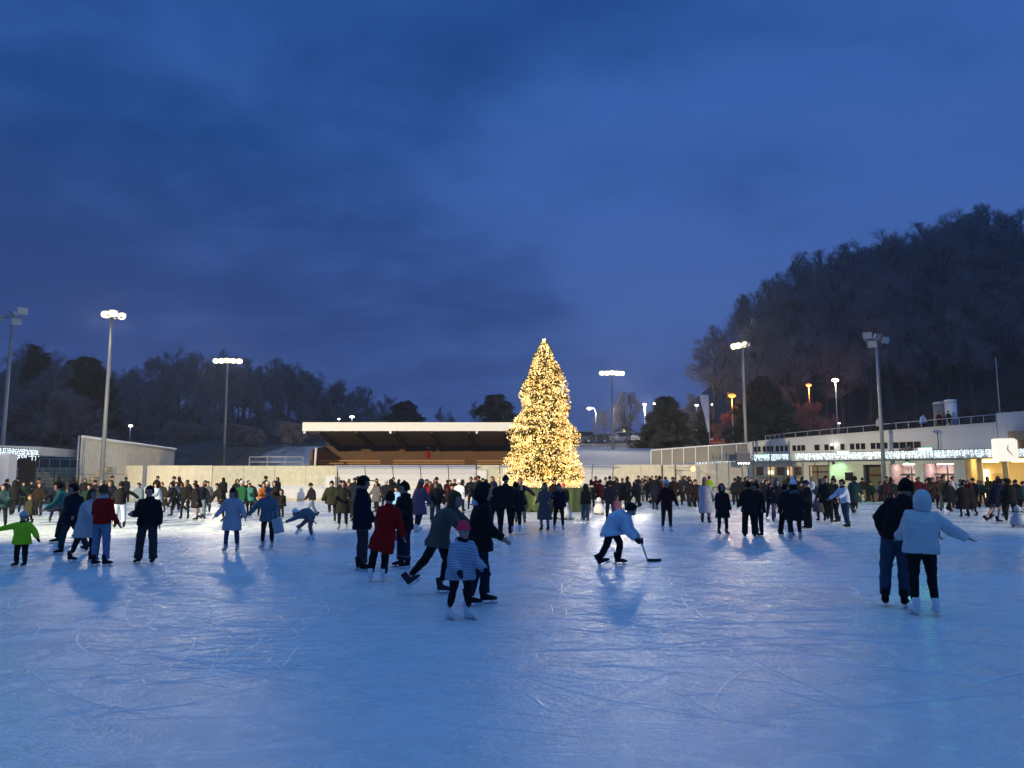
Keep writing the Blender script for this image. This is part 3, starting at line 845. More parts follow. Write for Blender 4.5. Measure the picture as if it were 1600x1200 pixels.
# green exit signs
for u, v, lab in ((1446, 702.5, 'small glowing green sign above the icicle lights near the right end of the windows'), (1318, 707.5, 'small glowing green sign above the icicle lights under the middle windows'), (1191, 713, 'small glowing pale green sign between the net poles')):
    s_, z_ = fac_sz(u, v, .9)
    so = tag(empty('exit_sign', fp(s_, .9, z_)), lab, 'sign')
    bm = bmesh.new(); box(bm, -.50, .50, -.07, .07, -.15, .15)
    rm = FM.to_3x3()
    for vv in bm.verts: vv.co = rm @ vv.co
    mesh_obj('housing', bm, M_galv, so)
    bm = bmesh.new(); box(bm, -.47, .47, .071, .09, -.12, .12)
    for vv in bm.verts: vv.co = rm @ vv.co
    mesh_obj('lit_face', bm, glow('exit_green', (.35, 1.0, .72), 2.4), so)
# small floodlight and a mic pole above the canopy
def small_pole(u, v0, v1, lab, head=True):
    s_, z0 = fac_sz(u, v0, .5); z1 = Zf(u, v1, .5)
    r = tag(empty('lamp_pole', fp(s_, .5, LZ + .8)), lab, 'pole')
    h = z1 - LZ - .8
    bm = bmesh.new(); tube(bm, [(0, 0, 0), (0, 0, h)], .035, 6); mesh_obj('pole', bm, M_dark, r)
    if head:
        bm = bmesh.new(); box(bm, -.45, .08, -.2, .2, h - .05, h + .12); bevel_all(bm, .03); mesh_obj('lamp_head', bm, M_galv, r)
small_pole(1467, 706, 674, 'thin dark pole with a small grey lamp head in front of the blank wall')
s_, z_ = fac_sz(1415, 702, .3)
lo = tag(empty('loudspeaker', fp(s_, .3, z_)), 'dark tilted loudspeaker on the wall below the four right hand windows', 'loudspeaker')
bm = bmesh.new(); box(bm, -.45, .45, -.15, .15, -.14, .14); bevel_all(bm, .03)
mesh_obj('cabinet', bm, M_dark, lo)
lo.rotation_euler = (0, R(-18), R(-40))
bm = bmesh.new(); tube(bm, [(0, .1, 0), (0, .55, -.1)], .03, 5); mesh_obj('bracket', bm, M_dark, lo)
# white round lamp on the wall among the windows
s_, z_ = fac_sz(1303, 695, .25)
wl = tag(empty('wall_floodlight', fp(s_, .3, z_)), 'bright twin floodlight on the pavilion wall between the small windows', 'lamp')
for k in (-.16, .16):
    bm = bmesh.new(); ball(bm, (k, -.05 * k, .05 * abs(k)), .10, .08, .08); mesh_obj('lamp_bulb', bm, glow('cool_white', (.95, 1, .95), 12), wl, True)
bm = bmesh.new(); tube(bm, [(0, 0, 0), -FN * .3], .03, 5); mesh_obj('bracket', bm, M_galv, wl)

# fence on the wall at the left end of the pavilion
fn = tag(empty('mesh_fence', (0, 0, 0)), 'wall topped by pale framed mesh fence panels, left of the right pavilion', 'fence')
q0, q1 = at(1017, 725, 60.3), at(1168, 720, 62.5)
t0, t1 = at(1017, 703.5, 60.3), at(1168, 692.5, 62.5)
M_mesh, ntm, bmn = ntree('fence_mesh')
bmn.inputs['Base Color'].default_value = (.34, .31, .25, 1); bmn.inputs['Roughness'].default_value = .6
tcm = N(ntm, 'ShaderNodeTexCoord'); wvm = N(ntm, 'ShaderNodeTexWave', bands_direction='X', i_Scale=4.0)
ntm.links.new(tcm.outputs['Object'], wvm.inputs['Vector'])
rr = N(ntm, 'ShaderNodeMapRange'); rr.inputs['From Min'].default_value = .3; rr.inputs['From Max'].default_value = .5; rr.inputs['To Min'].default_value = .55
ntm.links.new(wvm.outputs['Fac'], rr.inputs['Value']); ntm.links.new(rr.outputs[0], bmn.inputs['Alpha'])
nP = 9
fr = [0, .115, .195, .245, .345, .43, .52, .63, .74, .85, 1.0]
us = [1017, 1033, 1049, 1066.5, 1085, 1105, 1126, 1149, 1168]
for i in range(len(us) - 1):
    f0 = (us[i] - 1017) / 151; f1 = (us[i + 1] - 1017) / 151
    b0, b1, c0_, c1_ = q0.lerp(q1, f0), q0.lerp(q1, f1), t0.lerp(t1, f0), t0.lerp(t1, f1)
    dn = Vector((0, .04, 0))
    bm = bmesh.new(); hexa(bm, [b0, b1, b1 + dn, b0 + dn, c0_, c1_, c1_ + dn, c0_ + dn]); mesh_obj('mesh_panel', bm, M_mesh, fn)
    for pnt, tp in ((b0, c0_),) + (((b1, c1_),) if i == len(us) - 2 else ()):
        bm = bmesh.new(); tube(bm, [pnt - Vector((0, .06, .6)), tp - Vector((0, .06, 0))], .055, 6); mesh_obj('post', bm, M_white, fn)
bm = bmesh.new(); tube(bm, [t0 - Vector((0, .06, 0)), t1 - Vector((0, .06, 0))], .07, 6); mesh_obj('top_rail', bm, M_white, fn)
bm = bmesh.new()
wl0, wl1 = q0 + Vector((0, .1, 0)), q1 + Vector((0, .1, 0))
hexa(bm, [(wl0.x + 3.4, wl0.y, -.1), (wl1.x, wl1.y, -.1), (wl1.x, wl1.y + .3, -.1), (wl0.x + 3.4, wl0.y + .3, -.1), (wl0.x + 3.4, wl0.y, wl0.z - .02), (wl1.x, wl1.y, wl1.z), (wl1.x, wl1.y + .3, wl1.z), (wl0.x + 3.4, wl0.y + .3, wl0.z - .02)])
mesh_obj('boarded_wall', bm, M_cream, fn)
# grey panel with small lamps
pg = at(1161, 717, 61.4)
pn = tag(empty('grey_panel', pg), 'grey wall panel with a row of small lamps, right of the fence', 'panel')
bm = bmesh.new(); box(bm, -.55, .55, -.12, .12, -.5, .5); bevel_all(bm, .03); mesh_obj('cabinet', bm, mat('panel_grey', (.17, .16, .17), rough=.6), pn)
for k in range(5):
    bm = bmesh.new(); ball(bm, (-.4 + .2 * k, -.14, -.36), .05, .04, .05); mesh_obj('small_lamp', bm, glow('cool_white', (.95, 1, .95), 12), pn)
# goal cage at the boards
gc = at(1202, 772, 57.5)
g = tag(empty('player_gate_frame', (gc.x, gc.y, 0)), 'dark green framed cage by the boards below the net poles', 'gate')
bm = bmesh.new(); w, h = 1.1, 1.95
for x in (-w, 0, w): box(bm, x - .06, x + .06, -.06, .06, 0, h)
mesh_obj('frame_post', bm, mat('green_paint', (.03, .055, .04), rough=.5), g)
bm = bmesh.new()
bm.free()
for zz in (.05, 1.0, h - .1):
    for a_, c_ in ((-w + .061, -.061), (.061, w - .061)):
        bm = bmesh.new(); box(bm, a_, c_, -.05, .05, zz, zz + .1)
        mesh_obj('frame_bar', bm, mat('green_paint', (.03, .055, .04)), g)
bm = bmesh.new()
for a_, c_ in ((-w + .062, -.062), (.062, w - .062)): box(bm, a_, c_, -.02, .02, .16, .98)
mesh_obj('infill_panel', bm, mat('green_dark', (.05, .07, .06)), g)
b0, b1 = gp(1100, 773), gp(1178, 773)
gb = tag(empty('board_fence', (0, 0, 0)), 'low greenish rink boards with a rail in front of the pale wall at the right', 'boards')
bm = bmesh.new(); hexa(bm, [(b0.x, 57, 0), (b1.x, 57, 0), (b1.x, 57.12, 0), (b0.x, 57.12, 0), (b0.x, 57, .95), (b1.x, 57, .95), (b1.x, 57.12, .95), (b0.x, 57.12, .95)]); mesh_obj('board_panel', bm, mat('board_green', (.26, .30, .24), rough=.5, var=.15), gb)
bm = bmesh.new(); tube(bm, [(b0.x, 57.06, 1.02), (b1.x, 57.06, 1.02)], .06, 6); mesh_obj('rail', bm, mat('green_paint', (.03, .055, .04)), gb)
# tall net poles
for u, vt in ((1176.5, 690), (1203, 690), (1232.5, 689)):
    Yp = 58.0; p = at(u, 740, Yp); tpz = at(u, vt, Yp)
    r = tag(empty('net_pole', (p.x, Yp, 0)), {1176.5: 'thin dark net pole beside the grey panel, leftmost of the three', 1203: 'thin dark net pole, the middle one of the three in front of the icicle lights', 1232.5: 'thin dark net pole, rightmost of the three, by the gap in the icicle lights'}[u], 'pole', 'net poles at the pavilion')
    bm = bmesh.new(); tube(bm, [(0, 0, -.02), (tpz.x - p.x, 0, tpz.z)], .05, 6); mesh_obj('pole', bm, M_dark, r)
    bm = bmesh.new(); tube(bm, [(0, 0, -.02), (0, 0, .06)], .14, 8); mesh_obj('base_plate', bm, M_dark, r)

# roof railing above the pavilion
rr_ = tag(empty('roof_railing', (0, 0, 0)), 'thin steel railing along the roof edge of the right pavilion', 'railing')
rp_ = [(1556, 647.5), (1480, 654), (1400, 661), (1300, 670), (1225, 677.5), (1196, 681)]
pts = [fp(S(u, v, -.35), -.35, Zf(u, v, -.35)) for u, v in rp_]
bm = bmesh.new(); tube(bm, pts, .03, 5); mesh_obj('top_rail', bm, M_galv, rr_)
for i in range(21):
    f = i / 20 * (len(pts) - 1); k = min(int(f), len(pts) - 2)
    q = pts[k].lerp(pts[k + 1], f - k)
    bm = bmesh.new(); tube(bm, [q, (q.x, q.y, q.z - .95)], .025, 5); mesh_obj('post', bm, M_galv, rr_)
# paved roof terrace behind it (also carries the people on the roof)
bm = bmesh.new()
for i in range(len(sl) - 1):
    (s0, z0), (s1, z1) = sl[i], sl[i + 1]
    hexa(bm, [fp(s0, -7, z0 - .3), fp(s1, -7, z1 - .3), fp(s1, -.41, z1 - .3), fp(s0, -.41, z0 - .3), fp(s0, -7, z0 - .12), fp(s1, -7, z1 - .12), fp(s1, -.41, z1 - .12), fp(s0, -.41, z0 - .12)])
mesh_obj('roof_terrace', bm, mat('asphalt', (.045, .045, .05), rough=.9, var=.2, bump=.2), pb)
# two tall drums on the roof
for (u0, u1, vt, vb, m, lab) in ((1461, 1478, 628, 666, mat('drum_grey', (.16, .17, .17), rough=.55), 'dark grey advertising column with a pale cap on the pavilion roof'), (1478.5, 1496, 624.5, 664, mat('drum_white', (.62, .62, .66), rough=.5), 'white cylindrical column beside the dark one on the pavilion roof')):
    off = -2.6
    s_, zb_ = fac_sz((u0 + u1) / 2, vb, off); zt_ = Zf((u0 + u1) / 2, vt, off)
    pA = FA + FN * off
    rad = abs(at(u1, vb, fp(s_, off, 0).y).x - at(u0, vb, fp(s_, off, 0).y).x) / 2
    r = tag(empty('advertising_column', fp(s_, off, zb_ - .35)), lab, 'column')
    h = zt_ - zb_ + .35
    bm = bmesh.new(); tube(bm, [(0, 0, 0), (0, 0, h - .22)], rad, 24); mesh_obj('drum', bm, m, r)
    bm = bmesh.new(); tube(bm, [(0, 0, h - .218), (0, 0, h - .08), (0, 0, h)], [rad * 1.04, rad * 1.04, rad * .9], 24); mesh_obj('cap', bm, M_galv if 'dark' in lab[:5] else m, r)
# thin pale pole at the stair tower
q = fp(S(1562, 640, -.3), -.3, Zf(1562, 643, -.3)); q2 = at(1552, 560, q.y)
r = tag(empty('flag_pole', q), 'thin bare pale pole standing on the stair tower at the right', 'pole')
bm = bmesh.new(); tube(bm, [(0, 0, -.1), (0, 0, q2.z - q.z)], [.05, .025], 6); mesh_obj('pole', bm, M_galv, r)
bm = bmesh.new(); ball(bm, (0, 0, q2.z - q.z), .05, .05, .05); mesh_obj('finial', bm, M_galv, r)

# ------------------------------------------------------------------ floodlight masts
LENS_ON = glow('flood_lens_lit', (1.0, .86, .50), 3.2)
LENS_OFF = mat('flood_lens_unlit', (.50, .50, .46), rough=.25, var=.05)
M_pole = mat('mast_steel', (.24, .245, .25), rough=.5, metal=.3, var=.08)
def mast(u, v, Y, heads, lit, label, energy=0, aim=None, warm=(1.0, .87, .64), glare=None):
    top = at(u, v, Y)
    gz = max(terrain_h(top.x, Y), 0) - .1
    r = tag(empty('floodlight_mast', (top.x, Y, gz)), label, 'floodlight', 'floodlight masts round the rink')
    H = top.z - gz
    bm = bmesh.new(); tube(bm, [(0, 0, 0), (0, 0, H * .5), (0, 0, H)], [.17, .135, .09], 10); mesh_obj('pole', bm, M_pole, r)
    bm = bmesh.new()
    xs_ = [h[0] for h in heads]
    tube(bm, [(min(xs_) - .1, 0, H - .1), (max(xs_) + .1, 0, H - .1)], .06, 6)
    tube(bm, [(0, -.7, H - .05), (0, .7, H - .05)], .06, 6)
    mesh_obj('crossbar', bm, M_pole, r)
    for (hx, hy, hz, ax, ay, az) in heads:
        d = Vector((ax, ay, az)).normalized()
        zax = -d
        xax = Vector((0, 0, 1)).cross(zax).normalized()
        yax = zax.cross(xax)
        M2 = Matrix((xax, yax, zax)).transposed().to_4x4(); M2.translation = Vector((hx, hy, H + hz))
        bm = bmesh.new()
        hexa(bm, [M2 @ Vector(p) for p in ((-.33, -.27, 0), (.33, -.27, 0), (.33, .27, 0), (-.33, .27, 0), (-.16, -.13, .26), (.16, -.13, .26), (.16, .13, .26), (-.16, .13, .26))])
        ho = mesh_obj('lamp_head', bm, M_galv, r)
        bm = bmesh.new(); tube(bm, [M2 @ Vector((0, 0, -.03)), M2 @ Vector((0, 0, -.004))], [(.32, .25)] * 2, 16, ref=xax); mesh_obj('lens', bm, LENS_ON if lit else LENS_OFF, ho)
    if lit:
        la = bpy.data.lights.new('mast_lamp', 'SPOT')
        la.energy = energy; la.color = warm; la.spot_size = R(160); la.spot_blend = .4; la.shadow_soft_size = .75
        lo_ = bpy.data.objects.new('mast_lamp', la); link(lo_); lo_.parent = r
        lo_.location = (0, -.75, H - .35)
        tgt = Vector(aim) - (Vector((top.x, Y, gz)) + Vector(lo_.location))
        lo_.rotation_euler = tgt.to_track_quat('-Z', 'Y').to_euler()
    return r
hB = [(-1.15, -.1, .05, -.25, -1, -.42), (-.58, -.15, .05, -.1, -1, -.42), (0, -.2, .08, 0, -1, -.42), (.58, -.15, .05, .1, -1, -.42), (1.15, -.1, .02, .3, -1, -.42)]
mast(356, 565, 75, hB, True, 'lit floodlight mast with a wide row of lamps left of the grandstand', 3700, (-6, 30, 0))
mast(956, 584, 84, [(x * .95, y, z_, a, b_, c) for x, y, z_, a, b_, c in hB], True, 'lit floodlight mast standing just right of the christmas tree', 3700, (6, 32, 0))
mast(175, 494, 54, [(-.25, -.35, .05, .5, -1, -.5), (.3, -.45, .1, .7, -1, -.5), (.65, .1, .02, 1, -.4, -.5), (.1, .4, .12, 1, .2, -.5)], True, 'lit tall floodlight mast behind the slanted shed at the left', 2300, (-8, 28, 0))
mast(1160, 541, 66, [(-.45, -.3, .0, -.7, -1, -.4), (-.75, .05, -.02, -1, -.5, -.4), (.1, -.2, .12, .5, -.6, -.4), (.45, .1, .1, .8, .2, -.4)], True, 'lit floodlight mast in front of the left end of the right pavilion', 3300, (8, 30, 0))
off1 = [(-.95, .0, -.15, -.7, -.8, -.6), (.75, -.1, .35, .5, -.9, -.5), (.5, -.3, -.45, .3, -1, -.6), (-.35, .45, .2, -.4, -.6, -.6)]
mast(20, 494, 54, off1, False, 'unlit floodlight mast with four lamp heads at the left edge')
off2 = [(-.75, -.2, .25, -.6, -.9, -.5), (.7, -.1, -.1, .4, -1, -.35), (.3, .3, .25, .3, -.7, -.6), (-.5, -.35, -.45, -.5, -.8, -.5)]
mast(1369, 530, 58.5, off2, False, 'unlit floodlight mast with four lamp heads in front of the right pavilion')

# two more masts, unseen, inferred from the lit far wall and placed to light it
def unseen_mast(x, y, label, aim, energy, size):
    r = tag(empty('floodlight_mast', (x, y, -.05)), label, 'floodlight', 'floodlight masts round the rink')
    H = 14.0
    bm = bmesh.new(); tube(bm, [(0, 0, 0), (0, 0, H * .5), (0, 0, H)], [.17, .135, .09], 10); mesh_obj('pole', bm, M_pole, r)
    d = (Vector(aim) - Vector((x, y, H))).normalized(); zax = -d
    xax = Vector((0, 0, 1)).cross(zax).normalized(); yax = zax.cross(xax)
    bm = bmesh.new(); tube(bm, [xax * -1.1 + Vector((0, 0, H - .1)), xax * 1.1 + Vector((0, 0, H - .1))], .06, 6); mesh_obj('crossbar', bm, M_pole, r)
    for k in (-1, 0, 1):
        M2 = Matrix((xax, yax, zax)).transposed().to_4x4(); M2.translation = Vector((0, 0, H + .1)) + xax * k
        bm = bmesh.new()
        hexa(bm, [M2 @ Vector(p) for p in ((-.33, -.27, 0), (.33, -.27, 0), (.33, .27, 0), (-.33, .27, 0), (-.16, -.13, .26), (.16, -.13, .26), (.16, .13, .26), (-.16, .13, .26))])
        ho_ = mesh_obj('lamp_head', bm, M_galv, r)
        bm = bmesh.new(); box(bm, -.29, .29, -.23, .23, -.02, -.004, M=M2); mesh_obj('lens', bm, LENS_ON, ho_)
    la = bpy.data.lights.new('mast_lamp', 'SPOT'); la.energy = energy; la.color = (1.0, .84, .50); la.spot_size = R(size); la.spot_blend = .5; la.shadow_soft_size = .12
    lo_ = bpy.data.objects.new('mast_lamp', la); link(lo_); lo_.parent = r
    lo_.location = Vector((0, 0, H + .1)) + d * .5
    fh = Vector((d.x, d.y, 0)).normalized(); sh_ = Vector((-fh.y, fh.x, 0)); c0 = Vector(lo_.location)
    bm = bmesh.new()
    a0, a1 = c0 - fh * .3 + Vector((0, 0, .34)), c0 + fh * 2.4 - Vector((0, 0, .13))
    q_ = [a0 - sh_ * 2, a1 - sh_ * 2.6, a1 + sh_ * 2.6, a0 + sh_ * 2]
    hexa(bm, q_ + [v + Vector((0, 0, .03)) for v in q_]); mesh_obj('visor', bm, M_dark, r)  # plate added to cut the beam above the far wall
    lo_.rotation_euler = d.to_track_quat('-Z', 'Y').to_euler()
unseen_mast(-30, 5, 'unseen lit floodlight mast, placed at the near left to light the far wall', (-4, 60, 2.4), 135000, 58)
unseen_mast(48, 6, 'unseen lit floodlight mast, placed at the near right to light the far wall', (-4, 61, 2.4), 72000, 44)

# ------------------------------------------------------------------ street lamps beyond the rink
def street_lamp(u, v, Y, col, st, label, r=.16, energy=0, arm=0):
    p = at(u, v, Y); gz = min(terrain_h(p.x, Y), p.z - 2.0)
    o = tag(empty('street_lamp', (p.x + arm, Y, gz)), label, 'street lamp', 'street lamps beyond the rink')
    H = p.z - gz
    bm = bmesh.new()
    tube(bm, [(0, 0, -.2), (0, 0, H - .5), (-arm * .3, 0, H + .02), (-arm, 0, H + .1)] if arm else [(0, 0, -.2), (0, 0, H)], .06, 6)
    mesh_obj('pole', bm, M_galv, o)
    bm = bmesh.new(); ball(bm, (-arm, 0, H - .02), r * 1.35, r, r * .6); mesh_obj('lamp_glass', bm, glow('street_%.2f_%.2f_%d' % (col[1], col[2], st), col, st), o, True)
    bm = bmesh.new(); box(bm, -arm - r * 1.3, -arm + r * 1.3, -r, r, H + r * .55, H + r * .8); mesh_obj('lamp_hood', bm, M_dark, o)
    if energy:
        la = bpy.data.lights.new('street_light', 'POINT'); la.energy = energy; la.color = col; la.shadow_soft_size = r
        lo_ = bpy.data.objects.new('street_light', la); link(lo_); lo_.parent = o; lo_.location = (-arm, -.1, H - r - .15)
W = (1.0, .96, .92)
street_lamp(204, 665, 85, W, 14, 'small white street lamp in front of the dark wood above the slanted shed', .17)
street_lamp(529.5, 654.5, 130, W, 10, 'tiny white lamp glow above the grandstand roof, the dimmer of two', .16)
street_lamp(550, 651, 118, W, 16, 'white street lamp above the grandstand roof, the brighter of two', .26)
street_lamp(921, 638, 110, W, 16, 'white street lamp on a curved pole between the christmas tree and the lit mast', .26, 1800, arm=.9)
street_lamp(1007, 631.5, 120, W, 14, 'tiny white lamp at the left side of the broad conifer', .19, 3200)
street_lamp(1024.5, 630.5, 96, W, 18, 'white street lamp in front of the top of the broad conifer', .22, 2200)
street_lamp(1088.5, 633, 105, W, 14, 'tiny white lamp left of the white banner flag', .17)
street_lamp(1114, 632, 105, W, 14, 'tiny white lamp right of the white banner flag', .16)
street_lamp(1143.5, 618, 84, (1.0, .26, .02), 2.6, 'large orange street lamp left of the lit mast by the pavilion', .34, 420)
street_lamp(1263.5, 601.5, 88, (1.0, .25, .03), 2.6, 'orange street lamp above the reddish lit bush', .26, 520)
street_lamp(1305, 594, 80, (.95, 1.0, .62), 20, 'bright yellowish white street lamp on a thick post in the right wood', .26, 90)
street_lamp(1311, 661, 86, W, 6, 'tiny low white lamp at the foot of the right wood', .12)

# banner flag
bp0, bp1 = at(1109, 690, 80), at(1109.5, 617, 80)
fo = tag(empty('banner_flag', (bp0.x, 80, terrain_h(bp0.x, 80))), 'tall white feather banner tapering downwards by the parked cars', 'flag')
hh = bp1.z - terrain_h(bp0.x, 80)
bm = bmesh.new(); tube(bm, [(0, 0, -.2), (0, 0, hh)], .05, 6); mesh_obj('pole', bm, M_galv, fo)
bm = bmesh.new()
for k in range(12):
    a_, c_ = k / 12, (k + 1) / 12
    z0_, z1_ = hh - a_ * 3.9, hh - c_ * 3.9
    w0, w1 = .80 * (1 - a_) + .14, .80 * (1 - c_) + .14
    y0_, y1_ = .06 * math.sin(a_ * 9), .06 * math.sin(c_ * 9)
    hexa(bm, [(-w1, y1_, z1_), (-.05, 0, z1_), (-.05, .02, z1_), (-w1, y1_ + .02, z1_), (-w0, y0_, z0_), (-.05, 0, z0_), (-.05, .02, z0_), (-w0, y0_ + .02, z0_)])
mesh_obj('cloth', bm, mat('banner_cloth', (.62, .62, .68), rough=.8), fo)

# ------------------------------------------------------------------ parked cars
CARM = {}
def make_car(kind):
    prof = {'estate': [(-2.15, .55), (-2.2, .95), (-1.2, 1.02), (-.55, 1.48), (1.55, 1.50), (2.05, 1.05), (2.15, .55)],
            'hatch': [(-1.95, .52), (-2.0, .88), (-1.1, .98), (-.4, 1.46), (1.1, 1.48), (1.75, 1.02), (1.85, .52)],
            'van': [(-2.3, .6), (-2.35, 1.05), (-1.75, 1.25), (-1.2, 1.88), (2.15, 1.92), (2.3, 1.2), (2.3, .6)]}[kind]
    bm = bmesh.new()
    def ring(y, sc): return [bm.verts.new((x, y * (1.0 if zz < 1.1 else sc), zz)) for x, zz in prof]
    Lr = ring(-.86, .80); Rr = ring(.86, .80)
    n = len(prof)
    for i in range(n): bm.faces.new((Lr[i], Lr[(i + 1) % n], Rr[(i + 1) % n], Rr[i]))
    bm.faces.new(list(reversed(Lr))); bm.faces.new(Rr)
    low = [(x, .30 if True else 0) for x in (-2.0, 2.0)]
    box(bm, prof[0][0] + .05, prof[-1][0] - .05, -.84, .84, .26, .56)
    bm.normal_update()
    bevel_all(bm, .05, 2)
    bodyme = bpy.data.meshes.new('car_body'); bm.to_mesh(bodyme); bm.free(); bodyme.materials.append(None)
    bm = bmesh.new()
    x0, x1 = prof[2][0], prof[5][0]; zt_ = prof[3][1]
    for s in (-1, 1):
        a_ = [(prof[3][0] - .35, 1.08), (prof[4][0] + .2, 1.08), (prof[4][0] - .05, zt_ - .1), (prof[3][0] + .1, zt_ - .1)]
        yb, yt = .872 * s if False else .80 * s, .71 * s
        hexa(bm, [(a_[0][0], s * .70, a_[0][1]), (a_[1][0], s * .70, a_[1][1]), (a_[1][0], s * .875, a_[1][1]), (a_[0][0], s * .875, a_[0][1]),
                  (a_[3][0], s * .6, a_[3][1]), (a_[2][0], s * .6, a_[2][1]), (a_[2][0], s * .715, a_[2][1]), (a_[3][0], s * .715, a_[3][1])])
    for (i, j, sg) in ((2, 3, -1), (4, 5, 1)):
        (xa, za), (xb, zb_) = prof[i], prof[j]
        fa, fb = (.12, .9) if i == 2 else (.1, .88)
        p0 = (xa + (xb - xa) * fa, za + (zb_ - za) * fa); p1 = (xa + (xb - xa) * fb, za + (zb_ - za) * fb)
        o_ = .03 * sg
        hexa(bm, [(p0[0] + o_, -.68, p0[1] + .02), (p0[0] + o_, .68, p0[1] + .02), (p0[0] - o_, .68, p0[1] - .02), (p0[0] - o_, -.68, p0[1] - .02),
                  (p1[0] + o_, -.62, p1[1] + .02), (p1[0] + o_, .62, p1[1] + .02), (p1[0] - o_, .62, p1[1] - .02), (p1[0] - o_, -.62, p1[1] - .02)])
    gl_ = bpy.data.meshes.new('car_glass'); bm.to_mesh(gl_); bm.free(); gl_.materials.append(M_glass)
    bm = bmesh.new(); tube(bm, [(0, -.1, 0), (0, .1, 0)], .31, 18)
    wh = bpy.data.meshes.new('car_wheel'); bm.to_mesh(wh); bm.free(); wh.materials.append(mat('tyre', (.02, .02, .02), rough=.8))
    bm = bmesh.new(); tube(bm, [(0, -.115, 0), (0, .115, 0)], .19, 14)
    rm_ = bpy.data.meshes.new('car_rim'); bm.to_mesh(rm_); bm.free(); rm_.materials.append(M_galv)
    bm = bmesh.new(); box(bm, -.05, .05, -.17, .17, -.08, .08); bevel_all(bm, .02)
    hl = bpy.data.meshes.new('car_light'); bm.to_mesh(hl); bm.free(); hl.materials.append(None)
    return bodyme, gl_, wh, rm_, hl, prof
CARS = {k: make_car(k) for k in ('estate', 'hatch', 'van')}
HL = mat('headlight_glass', (.6, .6, .62), rough=.15); TL = mat('taillight_glass', (.35, .02, .015), rough=.2)
def car(u, v, Y, kind, col, rz, label):
    bodyme, gl_, wh, rm_, hl, prof = CARS[kind]
    p = at(u, v, Y); gz = terrain_h(p.x, Y)
    o = tag(empty('parked_car', (p.x, Y, gz + .02), R(rz)), label, 'car', 'cars parked above the rink')
    m = mat('paint_' + col[0], col[1], rough=.25, var=.03, scale=2, spec=.6)
    inst('body', bodyme, o, m); inst('windows', gl_, o)
    for x in (-1.3, 1.3):
        for s in (-1, 1):
            w = inst('wheel', wh, o, None, Matrix.Translation((x, s * .80, .31))); inst('rim', rm_, w)
    for s in (-1, 1):
        inst('headlight', hl, o, HL, Matrix.Translation((prof[1][0] + .02, s * .62, .78)))
        inst('taillight', hl, o, TL, Matrix.Translation((prof[-2][0] + .09, s * .66, .90)))
    return o
C = dict(white=('white', (.42, .42, .44)), silver=('silver', (.33, .34, .36)), dark=('dark', (.025, .027, .032)), grey=('grey', (.12, .125, .13)), red=('red', (.3, .02, .02)), blue=('blue', (.03, .06, .16)))
car(931, 692, 126, 'estate', C['dark'], 0, 'dark estate car parked side on, right of the christmas tree')
car(905, 690, 126, 'van', C['grey'], 5, 'grey van parked at the right edge of the christmas tree')
car(972, 690, 138, 'van', C['white'], 0, 'white van parked side on just right of the lit mast')
car(988, 690, 134, 'hatch', C['silver'], 60, 'silver small car nose out, nearest right of the white van')
car(998, 688, 128, 'estate', C['white'], 64, 'white car in the row between the white van and the broad conifer')
car(950, 684, 134, 'hatch', C['silver'], 0, 'silver car behind the dark estate, partly hidden by the mast')
car(1068, 687, 130, 'hatch', C['silver'], 62, 'silver car at the right foot of the broad conifer')
car(1086, 690, 132, 'van', C['white'], 0, 'white van parked behind the fence, left of the banner flag')
car(1092, 684, 122, 'estate', C['white'], 62, 'pale estate car behind the white van by the banner flag')
car(1108, 684, 112, 'hatch', C['silver'], 60, 'silver car directly behind the banner flag pole')
car(1128, 686, 88, 'hatch', C['red'], 60, 'red car parked just right of the banner flag')
car(1150, 686, 90, 'estate', C['grey'], 60, 'grey estate car between the red car and the lit mast')
car(1180, 684, 88, 'hatch', C['dark'], 60, 'dark small car right of the lit mast above the fence')
car(1206, 683, 90, 'estate', C['silver'], 55, 'silver estate car, last to the right behind the roof railing')
car(1120, 680, 108, 'estate', C['blue'], 60, 'dark blue car in the second row under the orange lamp')

# gabled house far behind
hp = at(976, 690, 200)
hg = terrain_h(hp.x, 200) - .3
ho = tag(empty('gabled_house', (hp.x, 200, hg)), 'small pink lit gabled house behind the bare tree right of the lit mast', 'house')
hz = at(976, 665, 200).z - hg
wm_ = mat('house_render_pinklit', (.62, .46, .42), rough=.8)  # pink lamplight is put into the wall colour
bm = bmesh.new()
ew = hz - 1.7
prof_ = [(-2.6, 0), (2.6, 0), (2.6, ew), (0, hz - .12), (-2.6, ew)]
f0 = [bm.verts.new((x, 0, z_)) for x, z_ in prof_]; f1 = [bm.verts.new((x, 6, z_)) for x, z_ in prof_]
bm.faces.new(f0); bm.faces.new(list(reversed(f1)))
for i in range(5): bm.faces.new((f0[(i + 1) % 5], f0[i], f1[i], f1[(i + 1) % 5]))
mesh_obj('wall', bm, wm_, ho)
bm = bmesh.new()
for s in (-1, 1):
    pts_ = [(s * 3.1, -.4, ew - .28), (s * 3.1, 6.4, ew - .28), (0, 6.4, hz), (0, -.4, hz)]
    hexa(bm, [Vector(p) for p in pts_] + [Vector(p) + Vector((0, 0, .18)) for p in pts_])
mesh_obj('roof', bm, mat('roof_dark', (.07, .05, .05), rough=.8), ho)
for x, z_, lit in ((-1.2, ew - .9, 1), (1.1, ew - .9, 0), (0, ew + .35, 1)):
    bm = bmesh.new(); box(bm, x - .42, x + .42, -.08, -.004, z_ - .5, z_ + .5); w = mesh_obj('window', bm, M_white, ho)
    bm = bmesh.new(); box(bm, x - .34, x + .34, -.10, -.081, z_ - .42, z_ + .42); mesh_obj('pane', bm, glow('house_window', (1, .7, .4), 1.2) if lit else M_glass, w)
